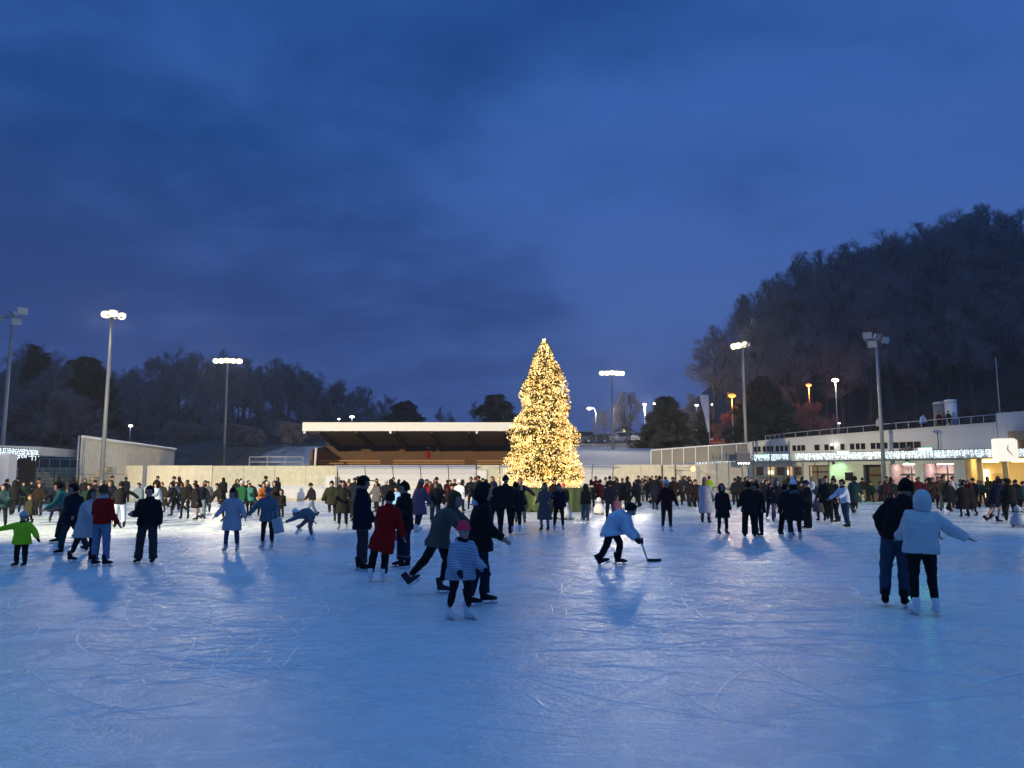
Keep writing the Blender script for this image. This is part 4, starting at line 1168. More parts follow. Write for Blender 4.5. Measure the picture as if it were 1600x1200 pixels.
# ------------------------------------------------------------------ trees
def leafless(seed, H, spread=.34, trunk=.030, twigs=4, lean=0.0, forks=0, lo=.22):
    """Bare deciduous tree: (trunk and limbs mesh, twig crown mesh)."""
    rnd = random.Random(seed)
    bt = bmesh.new(); bc = bmesh.new()
    def rv(a): return Vector((rnd.uniform(-a, a), rnd.uniform(-a, a), rnd.uniform(-a, a)))
    def path(p, d, L, n, wob, up):
        pts = [p.copy()]; d = d.normalized()
        for i in range(n):
            d = (d + rv(wob) + Vector((0, 0, up))).normalized()
            pts.append(pts[-1] + d * (L / n))
        return pts
    def sliver(bm, a, c, w):
        t = (c - a)
        s = t.cross(rv(1) + Vector((.01, 0, 0)))
        if s.length < 1e-6: return
        s = s.normalized() * w
        bm.faces.new([bm.verts.new(q) for q in (a - s, a + s, c)])
    def pick(pts, f):
        x = f * (len(pts) - 1); i = min(int(x), len(pts) - 2)
        return pts[i].lerp(pts[i + 1], x - i), (pts[i + 1] - pts[i]).normalized()
    def sub(p, d, L, r, lev):
        if lev == 3:
            L *= 1.5
            pts = path(p, d, L, 2, .22, .10)
            for i in range(2): sliver(bc, pts[i], pts[i + 1], .015)
            for k in range(twigs):
                q, t = pick(pts, rnd.uniform(.2, 1))
                sliver(bc, q, q + (t + rv(.7)).normalized() * L * rnd.uniform(.45, .95), .010)
            return
        pts = path(p, d, L, 4, .22 if lev else .12, .07 if lev else .03)
        tube(bt if lev < 2 else bc, pts, [r * (1 - .8 * i / 4) for i in range(5)], n=5 if lev < 1 else 4 if lev < 2 else 3, cap=False)
        nc = (9, 7, 6)[lev]
        for k in range(nc):
            f = rnd.uniform(.25, 1.0) if lev else rnd.uniform(.2, 1.0)
            q, t = pick(pts, f)
            sd = rv(1).cross(t).normalized()
            nd = (t * rnd.uniform(.5, .9) + sd * rnd.uniform(.5, 1.0) + Vector((0, 0, .12))).normalized()
            sub(q, nd, L * rnd.uniform(.38, .62) * (1.15 - .35 * f), r * .45, lev + 1)
    stems = [(Vector((0, 0, -.4)), Vector((lean, 0, 1)))]
    if forks: stems = [(Vector((-.25, 0, -.4)), Vector((-.13, 0, 1))), (Vector((.25, 0, -.4)), Vector((.14, .05, 1)))]
    for p, d in stems:
        pts = path(p, d, H * .92, 8, .05, .03)
        tube(bt, pts, [H * trunk * (1.25 if i == 0 else (1 - .85 * i / 8)) * .6 for i in range(9)], n=8, cap=False)
        nl = int(15 / (1 + .4 * forks))
        for k in range(nl):
            f = lo + (1 - lo) * ((k + rnd.random()) / nl)
            q, t = pick(pts, min(f, .99))
            a = rnd.uniform(0, 2 * math.pi)
            el = .50 + .95 * f
            d2 = Vector((math.cos(a), math.sin(a), el)).normalized()
            w = spread * H * (1.0 - .62 * max(0, f - .45) / .55) * (0.55 + .45 * min(1, f / .35)) * rnd.uniform(.7, 1.15)
            sub(q, d2, w, H * trunk * .30 * (1.1 - .7 * f), 0 if w > H * .12 else 1)
    return bt, bc
def crown_stats(bc):
    return max(v.co.z for v in bc.verts)
BARK = mat('bark_dark', (.06, .05, .046), rough=.9, var=.3, scale=3)
TWIG = mat('frosted_twigs', (.23, .20, .205), rough=.9, var=.3, scale=.6)
VAR = []
for sd, H, kw in ((1, 24, dict(spread=.25, lo=.38)), (2, 26, dict(spread=.28, lo=.42)), (3, 22, dict(spread=.27, lo=.36)), (4, 25, dict(spread=.23, lo=.45)), (5, 20, dict(spread=.33, lo=.26)), (6, 24, dict(spread=.26, lean=.05, lo=.4))):
    bt, bc = leafless(sd, H, **kw)
    h = crown_stats(bc)
    mt = bpy.data.meshes.new('tree_trunk'); bt.to_mesh(mt); bt.free(); mt.materials.append(BARK)
    mc = bpy.data.meshes.new('tree_crown'); bc.to_mesh(mc); bc.free(); mc.materials.append(TWIG)
    VAR.append((mt, mc, h))
rt = random.Random(5)
def plant(u, vtop, Y, label, group=None, var=None, twig=None, x=None, wscale=1.0, gz=None):
    p = at(u, vtop, Y)
    gx = p.x if x is None else x
    g = terrain_h(gx, Y) if gz is None else gz
    mt, mc, h = VAR[rt.randrange(6) if var is None else var]
    sc = max(.25, (p.z - g) / h)
    o = tag(empty('bare_tree', (gx, Y, g - .1), rt.uniform(0, 6.28)), label, 'tree', group)
    o.scale = (sc * wscale, sc * wscale, sc)
    inst('trunk', mt, o); inst('crown', mc, o, twig)
    return o
def interp(tab, u):
    if u <= tab[0][0]: return tab[0][1]
    for (a, va), (c, vc) in zip(tab, tab[1:]):
        if u <= c: return va + (vc - va) * (u - a) / (c - a)
    return tab[-1][1]
SILR = [(1120, 560), (1148, 510), (1165, 470), (1200, 440), (1235, 412), (1262, 404), (1300, 405), (1325, 375), (1350, 360), (1385, 372), (1420, 374), (1455, 352), (1480, 334), (1515, 328), (1550, 322), (1580, 330), (1620, 345), (1700, 340)]
LR = 'bare frosted tree in the dark wood on the hillside behind the right pavilion'
GR = 'bare trees of the wood on the right hillside'
for row, (Y, dv, st, jit) in enumerate(((150, 0, 21, 10), (132, 14, 25, 14), (116, 40, 28, 26), (104, 84, 36, 34), (95, 140, 46, 44))):
    u = 1136 + row * 7
    while u < 1690:
        uu = u + rt.uniform(-9, 9)
        plant(uu, interp(SILR, uu) - 14 + dv + rt.uniform(-jit * .35, jit), Y + rt.uniform(-5, 5), LR, GR, wscale=rt.uniform(.9, 1.2))
        u += st * rt.uniform(.8, 1.2)
for k in range(19):
    uu = 1190 + k * 24 + rt.uniform(-7, 7)
    plant(uu, interp(SILR, uu) + rt.uniform(70, 130), 122 + rt.uniform(-3, 3), LR, GR, var=4, wscale=1.3)
plant(1112, 503, 100, 'tall bare tree standing alone above the banner flag, left of the right wood', var=2, wscale=1.25)
plant(1082, 610, 104, 'low bare tree between the broad conifer and the banner flag', var=4)
plant(1143, 520, 112, 'bare tree rising just behind the lit mast at the left end of the right wood', var=0)
bt, bc = leafless(21, 16, spread=.36, forks=1, twigs=4)
mt = bpy.data.meshes.new('tree_trunk'); h2 = crown_stats(bc); bt.to_mesh(mt); bt.free(); mt.materials.append(BARK)
mc = bpy.data.meshes.new('tree_crown'); bc.to_mesh(mc); bc.free(); mc.materials.append(TWIG)
VAR.append((mt, mc, h2))
plant(981, 607, 112, 'bare round crowned tree with two trunks in front of the gabled house', var=6, wscale=1.0)
plant(943, 637, 118, 'small bare tree between the christmas tree and the two trunk tree', var=4)
RED = mat('lamp_red_twigs', (.30, .13, .10), rough=.9, var=.25)  # twig colour holds the orange glow of the street lamps
bt, bc = leafless(31, 7, spread=.5, lo=.08, twigs=4)
mt = bpy.data.meshes.new('tree_trunk'); h2 = crown_stats(bc); bt.to_mesh(mt); bt.free(); mt.materials.append(BARK)
mc = bpy.data.meshes.new('tree_crown'); bc.to_mesh(mc); bc.free(); mc.materials.append(RED)
VAR.append((mt, mc, h2))
plant(1268, 622, 87, 'low bushy tree lit orange red under the street lamp', var=7)
plant(1135, 640, 86, 'small bare tree lit by the large orange street lamp', var=7)
plant(1240, 640, 90, 'small bare tree left of the orange lit bushy tree', var=7)
# bushes along the roof edge
for k, (u, v) in enumerate(((1330, 655), (1362, 648), (1402, 646), (1430, 640), (1452, 642), (1510, 632), (1535, 628), (1580, 600), (1610, 590))):
    plant(u, v, 82 + (k % 3) * 2, 'low dark bare bush behind the railing of the pavilion roof', 'bushes behind the roof railing', var=7, twig=BARK)
# left and middle wood
SILL = [(-80, 565), (0, 566), (25, 560), (50, 545), (75, 538), (95, 555), (170, 590), (205, 578), (235, 592), (262, 566), (290, 552), (330, 550), (362, 556), (395, 578), (430, 572), (452, 566), (480, 576), (505, 588), (530, 596), (560, 606), (590, 616), (620, 628), (650, 645)]
LL = 'bare tree in the dark wood far behind the left half of the rink'
GL = 'bare trees of the wood on the left'
for row, (Y, dv, st, jit) in enumerate(((165, 0, 20, 8), (145, 12, 24, 14), (125, 34, 30, 24), (108, 62, 36, 30))):
    u = -60 + row * 8
    while u < (640 if row == 0 else 600 - row * 40):
        uu = u + rt.uniform(-6, 6)
        vt_ = interp(SILL, uu) - 12 + dv + rt.uniform(-jit * .4, jit)
        if vt_ < 668: plant(uu, vt_, Y + rt.uniform(-6, 6), LL, GL, wscale=rt.uniform(1.0, 1.35))
        u += st * rt.uniform(.8, 1.2)
rb_ = random.Random(3)
for k in range(92):
    uu = 150 + (k % 46) * 10.2 + rb_.uniform(-5, 5)
    plant(uu, rb_.uniform(652, 676) if k < 46 else rb_.uniform(628, 658), rb_.uniform(90, 108) if k < 46 else rb_.uniform(135, 155), 'low bare thicket bush at the foot of the left wood', 'thicket bushes below the left wood', var=7, twig=TWIG, wscale=1.5)
plant(72, 560, 78, 'bare frosted tree lit faintly from below, left of the slanted shed', var=5, wscale=1.3)
plant(98, 600, 74, 'smaller bare tree directly left of the slanted shed', var=4, wscale=1.3)
plant(38, 585, 80, 'bare tree behind the small pavilion at the left edge', var=0, wscale=1.2)
for u, v, lab in ((690, 632, 'thin bare tree above the roof, between the two dark conifers'), (705, 640, 'low bare tree just left of the wide conifer above the grandstand roof'), (745, 622, 'slim bare sapling beside the wide conifer above the grandstand'), (655, 645, 'low bare tree right of the small conifer above the grandstand roof')):
    plant(u, v, 150, lab, var=3, wscale=.8)

def conifer(seed, H, prof, dens, needle, droop=.25, layers=15, nl=.5, nw=.05):
    """Trunk mesh and a crown of drooping boughs with needle slivers; prof(f) is the radius at height fraction f."""
    rnd = random.Random(seed)
    bt = bmesh.new(); bc = bmesh.new()
    tube(bt, [(0, 0, -.3), (0, 0, H * .5), (0, 0, H * .97)], [H * .018, H * .011, .01], 8, cap=False)
    tips = []
    nb = int(dens * layers)
    for k in range(nb):
        f = .03 + .95 * (k + rnd.random()) / nb
        a = rnd.uniform(0, 2 * math.pi)
        rr = prof(f, a) * rnd.uniform(.72, 1.05)
        zz = f * H
        p0 = Vector((0, 0, zz)); d = Vector((math.cos(a), math.sin(a), 0))
        n = 5
        pts = [p0 + d * rr * (i / n) + Vector((0, 0, rr * (.18 * (i / n) - droop * (i / n) ** 2))) for i in range(n + 1)]
        tube(bt, pts[::5] if rr < .4 else [pts[0], pts[2], pts[5]], [.03, .006] if rr < .4 else [.04, .02, .005], 3, cap=False)
        cnt = max(8, int(rr * needle))
        for q in range(cnt):
            g = rnd.uniform(.12, 1.0) ** .75
            x = g * n; i = min(int(x), n - 1)
            c = pts[i].lerp(pts[i + 1], x - i)
            side = Vector((-d.y, d.x, 0)) * rnd.choice((-1, 1))
            dd = (d * rnd.uniform(.3, 1) + side * rnd.uniform(.2, 1.1) + Vector((0, 0, rnd.uniform(-.55, .45)))).normalized()
            L = nl * rnd.uniform(.6, 1.2) * (.5 + .5 * min(1, rr))
            s = dd.cross(Vector((rnd.uniform(-1, 1), rnd.uniform(-1, 1), rnd.uniform(-1, 1))))
            if s.length < 1e-4: continue
            s = s.normalized() * nw
            bc.faces.new([bc.verts.new(w) for w in (c - s, c + s, c + dd * L)])
            if rnd.random() < .5: tips.append((c + dd * L * .8, f))
    return bt, bc, tips
NEED = mat('conifer_needles', (.035, .050, .032), rough=.8, var=.35, scale=1.5)
NEEDF = mat('conifer_needles_lit', (.10, .105, .06), rough=.8, var=.35, scale=1.5)  # paler copy of the needle colour, lamplight painted in
def pine(u, vt, Y, H0, label, prof, m, seed, vb=None, **kw):
    p = at(u, vt, Y); g = terrain_h(p.x, Y); H = p.z - g
    bt, bc, _ = conifer(seed, H, prof, kw.pop('dens', 9), kw.pop('needle', 60), nl=kw.pop('nl', .9), nw=.10, **kw)
    o = tag(empty('conifer_tree', (p.x, Y, g - .1)), label, 'tree')
    mesh_obj('trunk', bt, BARK, o); mesh_obj('crown', bc, m, o)
def cone(w, p=.8, lump=.25, ph=0):
    return lambda f, a: w * (1 - f) ** p * (1 + lump * math.sin(f * 23 + a * 2 + ph)) + .15
pine(1040, 618, 88, 8, 'broad dark conifer above the snowy bank, right of the two trunk tree', cone(3.3, .75, .3), NEEDF, 41, dens=12, needle=70)
pine(1190, 585, 84, 12, 'big dark conifer just right of the lit mast by the pavilion', cone(4.4, .8, .25, 2), NEED, 42, dens=13, needle=70)
pine(776, 615, 120, 10, 'wide dark conifer above the right part of the grandstand roof', lambda f, a: 4.6 * (min(1, f * 2.2) if f < .5 else (1 - f) ** .55 * 1.35) * (1 + .3 * math.sin(f * 17 + a)) * .8 + .2, NEED, 43, dens=10, needle=60)
pine(633, 625, 130, 9, 'small dark conifer above the middle of the grandstand roof', cone(4.2, .6, .3, 1), NEED, 44, dens=9, needle=60)
pine(138, 555, 95, 15, 'dense dark dome topped conifer just left of the lit mast at the left', lambda f, a: 4.0 * (1 - f ** 4) * (1 + .15 * math.sin(f * 20 + a * 2)) + .2, NEED, 45, dens=14, needle=60, droop=.4)
pine(112, 560, 100, 14, 'narrow dark conifer beside the dome topped conifer', cone(2.6, .9, .2), NEED, 46, dens=12)
pine(54, 535, 102, 18, 'slim pointed dark conifer in the left wood, leftmost of the conifers', cone(2.4, .9, .2, 3), NEED, 47, dens=12)
pine(72, 548, 106, 18, 'slim pointed conifer between the leftmost conifer and the narrow one', cone(2.2, .9, .2, 1), NEED, 48, dens=12)
pine(1098, 640, 98, 6, 'small lit conifer behind the banner flag', cone(1.9, .7, .3, 1), NEEDF, 49, dens=9)

# ------------------------------------------------------------------ the christmas tree
XY = 42.0
xb = at(866, 755, XY)
ZB = 1.38
edge = [(530, 850, 850), (541, 843, 858), (562, 833, 869), (583, 824, 877), (597, 816, 881), (616, 811, 879), (635, 814, 889), (655, 806, 885), (676, 805, 899), (697, 802, 896), (712, 793, 905), (730, 799, 911), (747, 794, 918), (757, 800, 912)]
prof_tab = []
for v, l, r in edge:
    p = at(0, v, XY); prof_tab.append((p.z, (at(l, v, XY).x - xb.x), (at(r, v, XY).x - xb.x)))
prof_tab.reverse()
HT = prof_tab[-1][0] - ZB
def xrow(f):
    zz = ZB + f * HT
    for (z0_, l0, r0), (z1_, l1, r1) in zip(prof_tab, prof_tab[1:]):
        if zz <= z1_:
            t = max(0, (zz - z0_) / (z1_ - z0_)); l = l0 + (l1 - l0) * t; r = r0 + (r1 - r0) * t
            break
    else: l, r = prof_tab[-1][1:]
    return (l + r) / 2, (r - l) / 2
def xprof(f, a):
    hw_ = xrow(f)[1]
    n_ = mnoise.noise(Vector((math.cos(a) * 1.6, math.sin(a) * 1.6, f * 6.5)))
    return max(.04, hw_ * (1.0 + .36 * n_))
bt, bc, tips = conifer(77, HT, xprof, 34, 60, droop=.22, layers=16, nl=.34, nw=.026)
for w in list(bt.verts) + list(bc.verts): w.co.x += xrow(max(0, min(1, w.co.z / HT)))[0]
xt = tag(empty('christmas_tree', (xb.x, XY, ZB)), 'tall christmas tree covered in golden lights standing in a green planter', 'christmas tree')
mesh_obj('trunk', bt, BARK, xt); mesh_obj('crown', bc, mat('spruce_needles_goldlit', (.085, .070, .012), rough=.6, var=.3, scale=2), xt)  # needle colour takes in the golden glow of the bulbs
rx = random.Random(8)
def bulbs(name, pts, r0, r1, m):
    bm = bmesh.new()
    for q in pts:
        r = rx.uniform(r0, r1)
        vs = [bm.verts.new(q + Vector(c) * r) for c in ((1, 0, 0), (0, 1, 0), (-1, 0, 0), (0, -1, 0), (0, 0, 1.2), (0, 0, -1.2))]
        for a_, b_ in ((0, 1), (1, 2), (2, 3), (3, 0)):
            bm.faces.new((vs[a_], vs[b_], vs[4])); bm.faces.new((vs[b_], vs[a_], vs[5]))
    o = mesh_obj(name, bm, m, xt); o['kind'] = 'stuff'
    return o
allp = []
for k in range(15000):
    f = 1 - math.sqrt(rx.random()) if rx.random() < .8 else rx.random()
    a = rx.uniform(0, 2 * math.pi)
    g = rx.uniform(.62, 1.10)
    rr = xprof(f, a) * g
    allp.append(Vector((math.cos(a) * rr + xrow(f)[0], math.sin(a) * rr, f * HT - rr * .05)))
bulbs('bright_bulbs', allp[:2300], .016, .036, glow('bulb_bright', (1.0, .78, .24), 5.0))
bulbs('amber_glow', allp[2300:], .020, .042, glow('glow_amber', (1.0, .49, .010), 1.0))  # small emitters added for the golden glow between the bright bulbs
bulbs('top_cluster', [Vector((xrow(1)[0] + rx.uniform(-.07, .07), rx.uniform(-.06, .06), HT * rx.uniform(.965, 1.0))) for _ in range(26)], .02, .036, glow('bulb_bright', (1, .78, .24), 5.0))
# planter
pl = tag(empty('tree_planter', (xb.x, XY, 0)), 'large green panelled planter box with a pale rim under the christmas tree', 'planter')
hw, hd = 1.95, 1.35
def hexring(w, d, z_): return [Vector((-w * .62, -d, z_)), Vector((w * .45, -d, z_)), Vector((w, -d * .35, z_)), Vector((w, d * .5, z_)), Vector((w * .5, d, z_)), Vector((-w * .6, d, z_)), Vector((-w, d * .4, z_)), Vector((-w, -d * .3, z_))]
def prism(bm, r0, r1):
    a = [bm.verts.new(v) for v in r0]; c = [bm.verts.new(v) for v in r1]; n = len(a)
    for i in range(n): bm.faces.new((a[i], a[(i + 1) % n], c[(i + 1) % n], c[i]))
    bm.faces.new(list(reversed(a))); bm.faces.new(c)
bm = bmesh.new(); prism(bm, hexring(hw, hd, .06), hexring(hw, hd, 1.28)); mesh_obj('side_panels', bm, stripes('planter_green', (.055, .085, .022), (.038, .065, .018), .8, axis='X', var=.25), pl)
bm = bmesh.new(); prism(bm, hexring(hw * .97, hd * .97, .0), hexring(hw * .97, hd * .97, .059)); mesh_obj('base', bm, M_dark, pl)
bm = bmesh.new(); prism(bm, hexring(hw * 1.06, hd * 1.06, 1.281), hexring(hw * 1.06, hd * 1.06, 1.37)); mesh_obj('rim', bm, mat('rim_wood', (.62, .48, .36), rough=.6), pl)
cu = bpy.data.curves.new('lettering', 'FONT'); cu.body = 'Jelmoli'; cu.size = .46; cu.extrude = .006; cu.align_x = 'LEFT'; cu.shear = .2
cu.materials.append(mat('letter_pale', (.34, .33, .20), rough=.6))
lo0 = link(bpy.data.objects.new('lettering_form', cu)); bpy.context.view_layer.update()
lme = bpy.data.meshes.new_from_object(lo0.evaluated_get(bpy.context.evaluated_depsgraph_get())); bpy.data.objects.remove(lo0)
lt = link(bpy.data.objects.new('lettering', lme)); lt.parent = pl; lt.location = (-hw * .60, -hd - .012, .50); lt.rotation_euler = (math.pi / 2, 0, 0)
# skating aids: white figures on a sled that beginners push
def aid(u, vf, vt, m, yaw, label):
    p = gp(u, vf); h = at(u, vt, p.y).z
    o = tag(empty('skating_aid', (p.x, p.y, 0), R(yaw)), label, 'skating aid', 'skating aids for beginners')
    bm = bmesh.new(); tube(bm, [(0, 0, .05), (0, 0, .12 * h), (0, 0, .4 * h), (0, 0, .62 * h), (0, 0, .74 * h)], [(.20, .18), (.26, .22), (.25, .20), (.16, .14), (.10, .09)], 14)
    mesh_obj('body', bm, m, o)
    bm = bmesh.new(); ball(bm, (0, -.02, .84 * h), .12, .12, .16 * h, u=14, v=10); mesh_obj('head', bm, m, o, True)
    bm = bmesh.new()
    for s in (-1, 1): tube(bm, [(s * .18, .36, .035), (s * .18, -.30, .025), (s * .18, -.40, .10)], .025, 6)
    box(bm, -.2, .2, -.16, .16, .04, .07); mesh_obj('sled', bm, M_dark, o)
    bm = bmesh.new(); tube(bm, [(-.2, .02, .60 * h), (-.26, .24, .72 * h), (.26, .24, .72 * h), (.2, .02, .60 * h)], .018, 6); mesh_obj('handle', bm, M_dark, o)
    for s in (-1, 1):
        bm = bmesh.new(); ball(bm, (s * .045, -.135, .87 * h), .014, .01, .014); mesh_obj('eye', bm, DARKEYE, o)
aid(884.5, 812, 785, M_white, 20, 'white penguin shaped skating aid beside the person with the grey scarf')
aid(936, 804, 777, M_white, 180, 'white skating aid pushed by the person in maroon right of the planter')
aid(1592, 824, 790, mat('aid_bluegrey', (.25, .33, .45), rough=.5), 150, 'blue grey skating aid at the right edge of the picture')
# metal walker frame
p = gp(1117, 817)
wf = tag(empty('walker_frame', (p.x, p.y, 0)), 'thin metal skating frame between the lilac coat and the black coat', 'walking frame')
bm = bmesh.new()
for s in (-.28, .28): tube(bm, [(s, .25, .02), (s, -.25, .02), (s, -.12, .55), (s, 0, 1.0)], .018, 6)
mesh_obj('side_tubes', bm, M_galv, wf)
bm = bmesh.new(); tube(bm, [(-.28, 0, 1.0), (.28, 0, 1.0)], .02, 6); mesh_obj('handle', bm, M_galv, wf)
bm = bmesh.new(); tube(bm, [(-.28, -.12, .55), (.28, -.12, .55)], .016, 6); mesh_obj('crossbar', bm, M_galv, wf)
# ------------------------------------------------------------------ people
PENDING = []          # (object, voxel size, smoothing, fold strength)
def grow(o, vox, smooth=4, fold=0.0):
    PENDING.append((o, vox, smooth, fold))
FOLD_TEX = bpy.data.textures.new('cloth_folds', 'CLOUDS'); FOLD_TEX.noise_scale = .11; FOLD_TEX.noise_depth = 2

def hproto(name, fn, u=18, v=12, smooth=True):
    bm = bmesh.new()
    bmesh.ops.create_uvsphere(bm, u_segments=u, v_segments=v, radius=1)
    for w in bm.verts: w.co = fn(w.co.copy())
    for f in bm.faces: f.smooth = smooth
    me = bpy.data.meshes.new(name); bm.to_mesh(me); bm.free(); me.materials.append(None)
    return me
def f_short(c):
    x, y, z_ = c
    k = 1.0
    if y < -.25 and z_ < .45: k = .70
    if z_ < -.30: k = .70
    j = 1 + .05 * math.sin(9 * x + 7 * z_) * (1 if k == 1 else 0)
    return Vector((x * .090 * k * j, y * .112 * k * j + .008, z_ * .134 * k * j + .004))
def f_long(c):
    x, y, z_ = c
    k = 1.0
    if y < -.30 and z_ < .42: k = .66
    p = Vector((x * .090 * k, y * .108 * k + .012, z_ * .128 * k + .006))
    if z_ < -.05 and y > -.35:
        d = min(1.0, (-.05 - z_) / .85)
        p.z -= .27 * d; p.x *= 1 + .28 * d; p.y = p.y * (1 - .25 * d) + .045 * d
    return p
def f_beanie(c):
    x, y, z_ = c
    zz = max(z_, .02 if y > 0 else .16)
    k = 1.05 if z_ < .22 else 1.0
    return Vector((x * .092 * k, y * .113 * k + .006, zz * .150 + .004))
def f_hood(c):
    x, y, z_ = c
    k = 1.0
    if y < -.55 and z_ < .55: k = .62
    p = Vector((x * .112 * k, y * .125 * k + .022, z_ * .148 * k + .004))
    if z_ < -.45: p.x *= 1.12; p.z -= .03
    return p
def f_helmet(c):
    x, y, z_ = c
    zz = max(z_, -.15)
    k = .7 if (y < -.6 and z_ < .25) else 1
    return Vector((x * .104 * k, y * .128 * k + .004, zz * .142 + .012))
HP = {'short': hproto('hair_short', f_short), 'long': hproto('hair_long', f_long), 'beanie': hproto('beanie', f_beanie),
      'hood': hproto('hood', f_hood), 'helmet': hproto('helmet', f_helmet), 'ball': hproto('pompom', lambda c: c * .045, 10, 8)}
bm = bmesh.new()
ball(bm, (0, .008, .045), .093, .110, .100, u=20, v=12)
for v in bm.verts:
    if v.co.z < .055: v.co.z = .055
tube(bm, [(0, .0, .050), (0, .0, .060), (0, 0, .068)], [(.165, .19), (.172, .198), (.165, .19)], 24)
HP['brim'] = bpy.data.meshes.new('brim_hat'); bm.to_mesh(HP['brim']); bm.free(); HP['brim'].materials.append(None)
for p_ in HP['brim'].polygons: p_.use_smooth = True
# hockey face cage and skate pieces
bm = bmesh.new()
tube(bm, [(0, .045, .10), (0, .040, .02), (0, .02, -.05)], [(.052, .060), (.050, .056), (.048, .055)], 12)
tube(bm, [(0, .075, -.065), (0, 0, -.06), (0, -.10, -.072), (0, -.165, -.082), (0, -.19, -.088)], [(.042, .040), (.050, .050), (.050, .036), (.042, .026), (.022, .014)], 12)
BOOT0 = bpy.data.meshes.new('skate_boot'); bm.to_mesh(BOOT0); bm.free(); BOOT0.materials.append(None)
bm = bmesh.new()
hexa(bm, [(-.0035, -.185, -.155), (.0035, -.185, -.155), (.0035, .10, -.158), (-.0035, .10, -.158), (-.004, -.20, -.128), (.004, -.20, -.128), (.004, .115, -.132), (-.004, .115, -.132)])
box(bm, -.012, .012, .03, .08, -.131, -.098); box(bm, -.012, .012, -.13, -.08, -.129, -.100)
BLADE = bpy.data.meshes.new('skate_blade'); bm.to_mesh(BLADE); bm.free(); BLADE.materials.append(STEEL)

def rotx(a): return Matrix.Rotation(a, 3, 'X')
def dirv(sw, out, sgn):
    sw, out = R(sw), R(out)
    return Vector((sgn * math.sin(out), -math.sin(sw) * math.cos(out), -math.cos(sw) * math.cos(out)))
POSE = {
 'stand': dict(),
 'wide': dict(L=(2, 7, 2), Rr=(2, 7, 2)),
 'walk': dict(lean=6, L=(20, 3, 12), Rr=(-16, 3, 14), AL=(-14, 14, 22), AR=(20, 14, 25)),
 'walk2': dict(lean=6, L=(-16, 3, 14), Rr=(20, 3, 12), AL=(20, 14, 25), AR=(-14, 14, 22)),
 'stride': dict(lean=14, L=(26, 4, 30), Rr=(-26, 8, 14), AL=(-25, 18, 25), AR=(28, 18, 35)),
 'stride2': dict(lean=14, L=(-26, 8, 14), Rr=(26, 4, 30), AL=(28, 18, 35), AR=(-25, 18, 25)),
 'aout': dict(AL=(6, 26, 10), AR=(6, 26, 10), L=(4, 5, 6), Rr=(4, 5, 6), lean=3),
 'awide': dict(AL=(4, 58, 8), AR=(4, 58, 8), L=(6, 6, 10), Rr=(0, 6, 6), lean=5),
 'talk': dict(AL=(28, 8, 75), AR=(12, 10, 30), hd=(10, 5)),
 'pockets': dict(AL=(-8, 22, 48), AR=(-8, 22, 48)),
 'fold': dict(AL=(30, 6, 95), AR=(30, 6, 95), hd=(0, 8)),
 'kick': dict(lean=12, L=(4, 3, 8), Rr=(-34, 6, 22), AL=(15, 25, 25), AR=(-12, 25, 20)),
 'kick2': dict(lean=12, L=(-34, 6, 22), Rr=(4, 3, 8), AL=(-12, 25, 20), AR=(15, 25, 25)),
}
DEF = dict(lean=0, side=0, L=(3, 4, 3), Rr=(1, 4, 3), AL=(4, 11, 14), AR=(4, 11, 14), hd=(0, 0), bulk=1.0)
PEOPLE = []
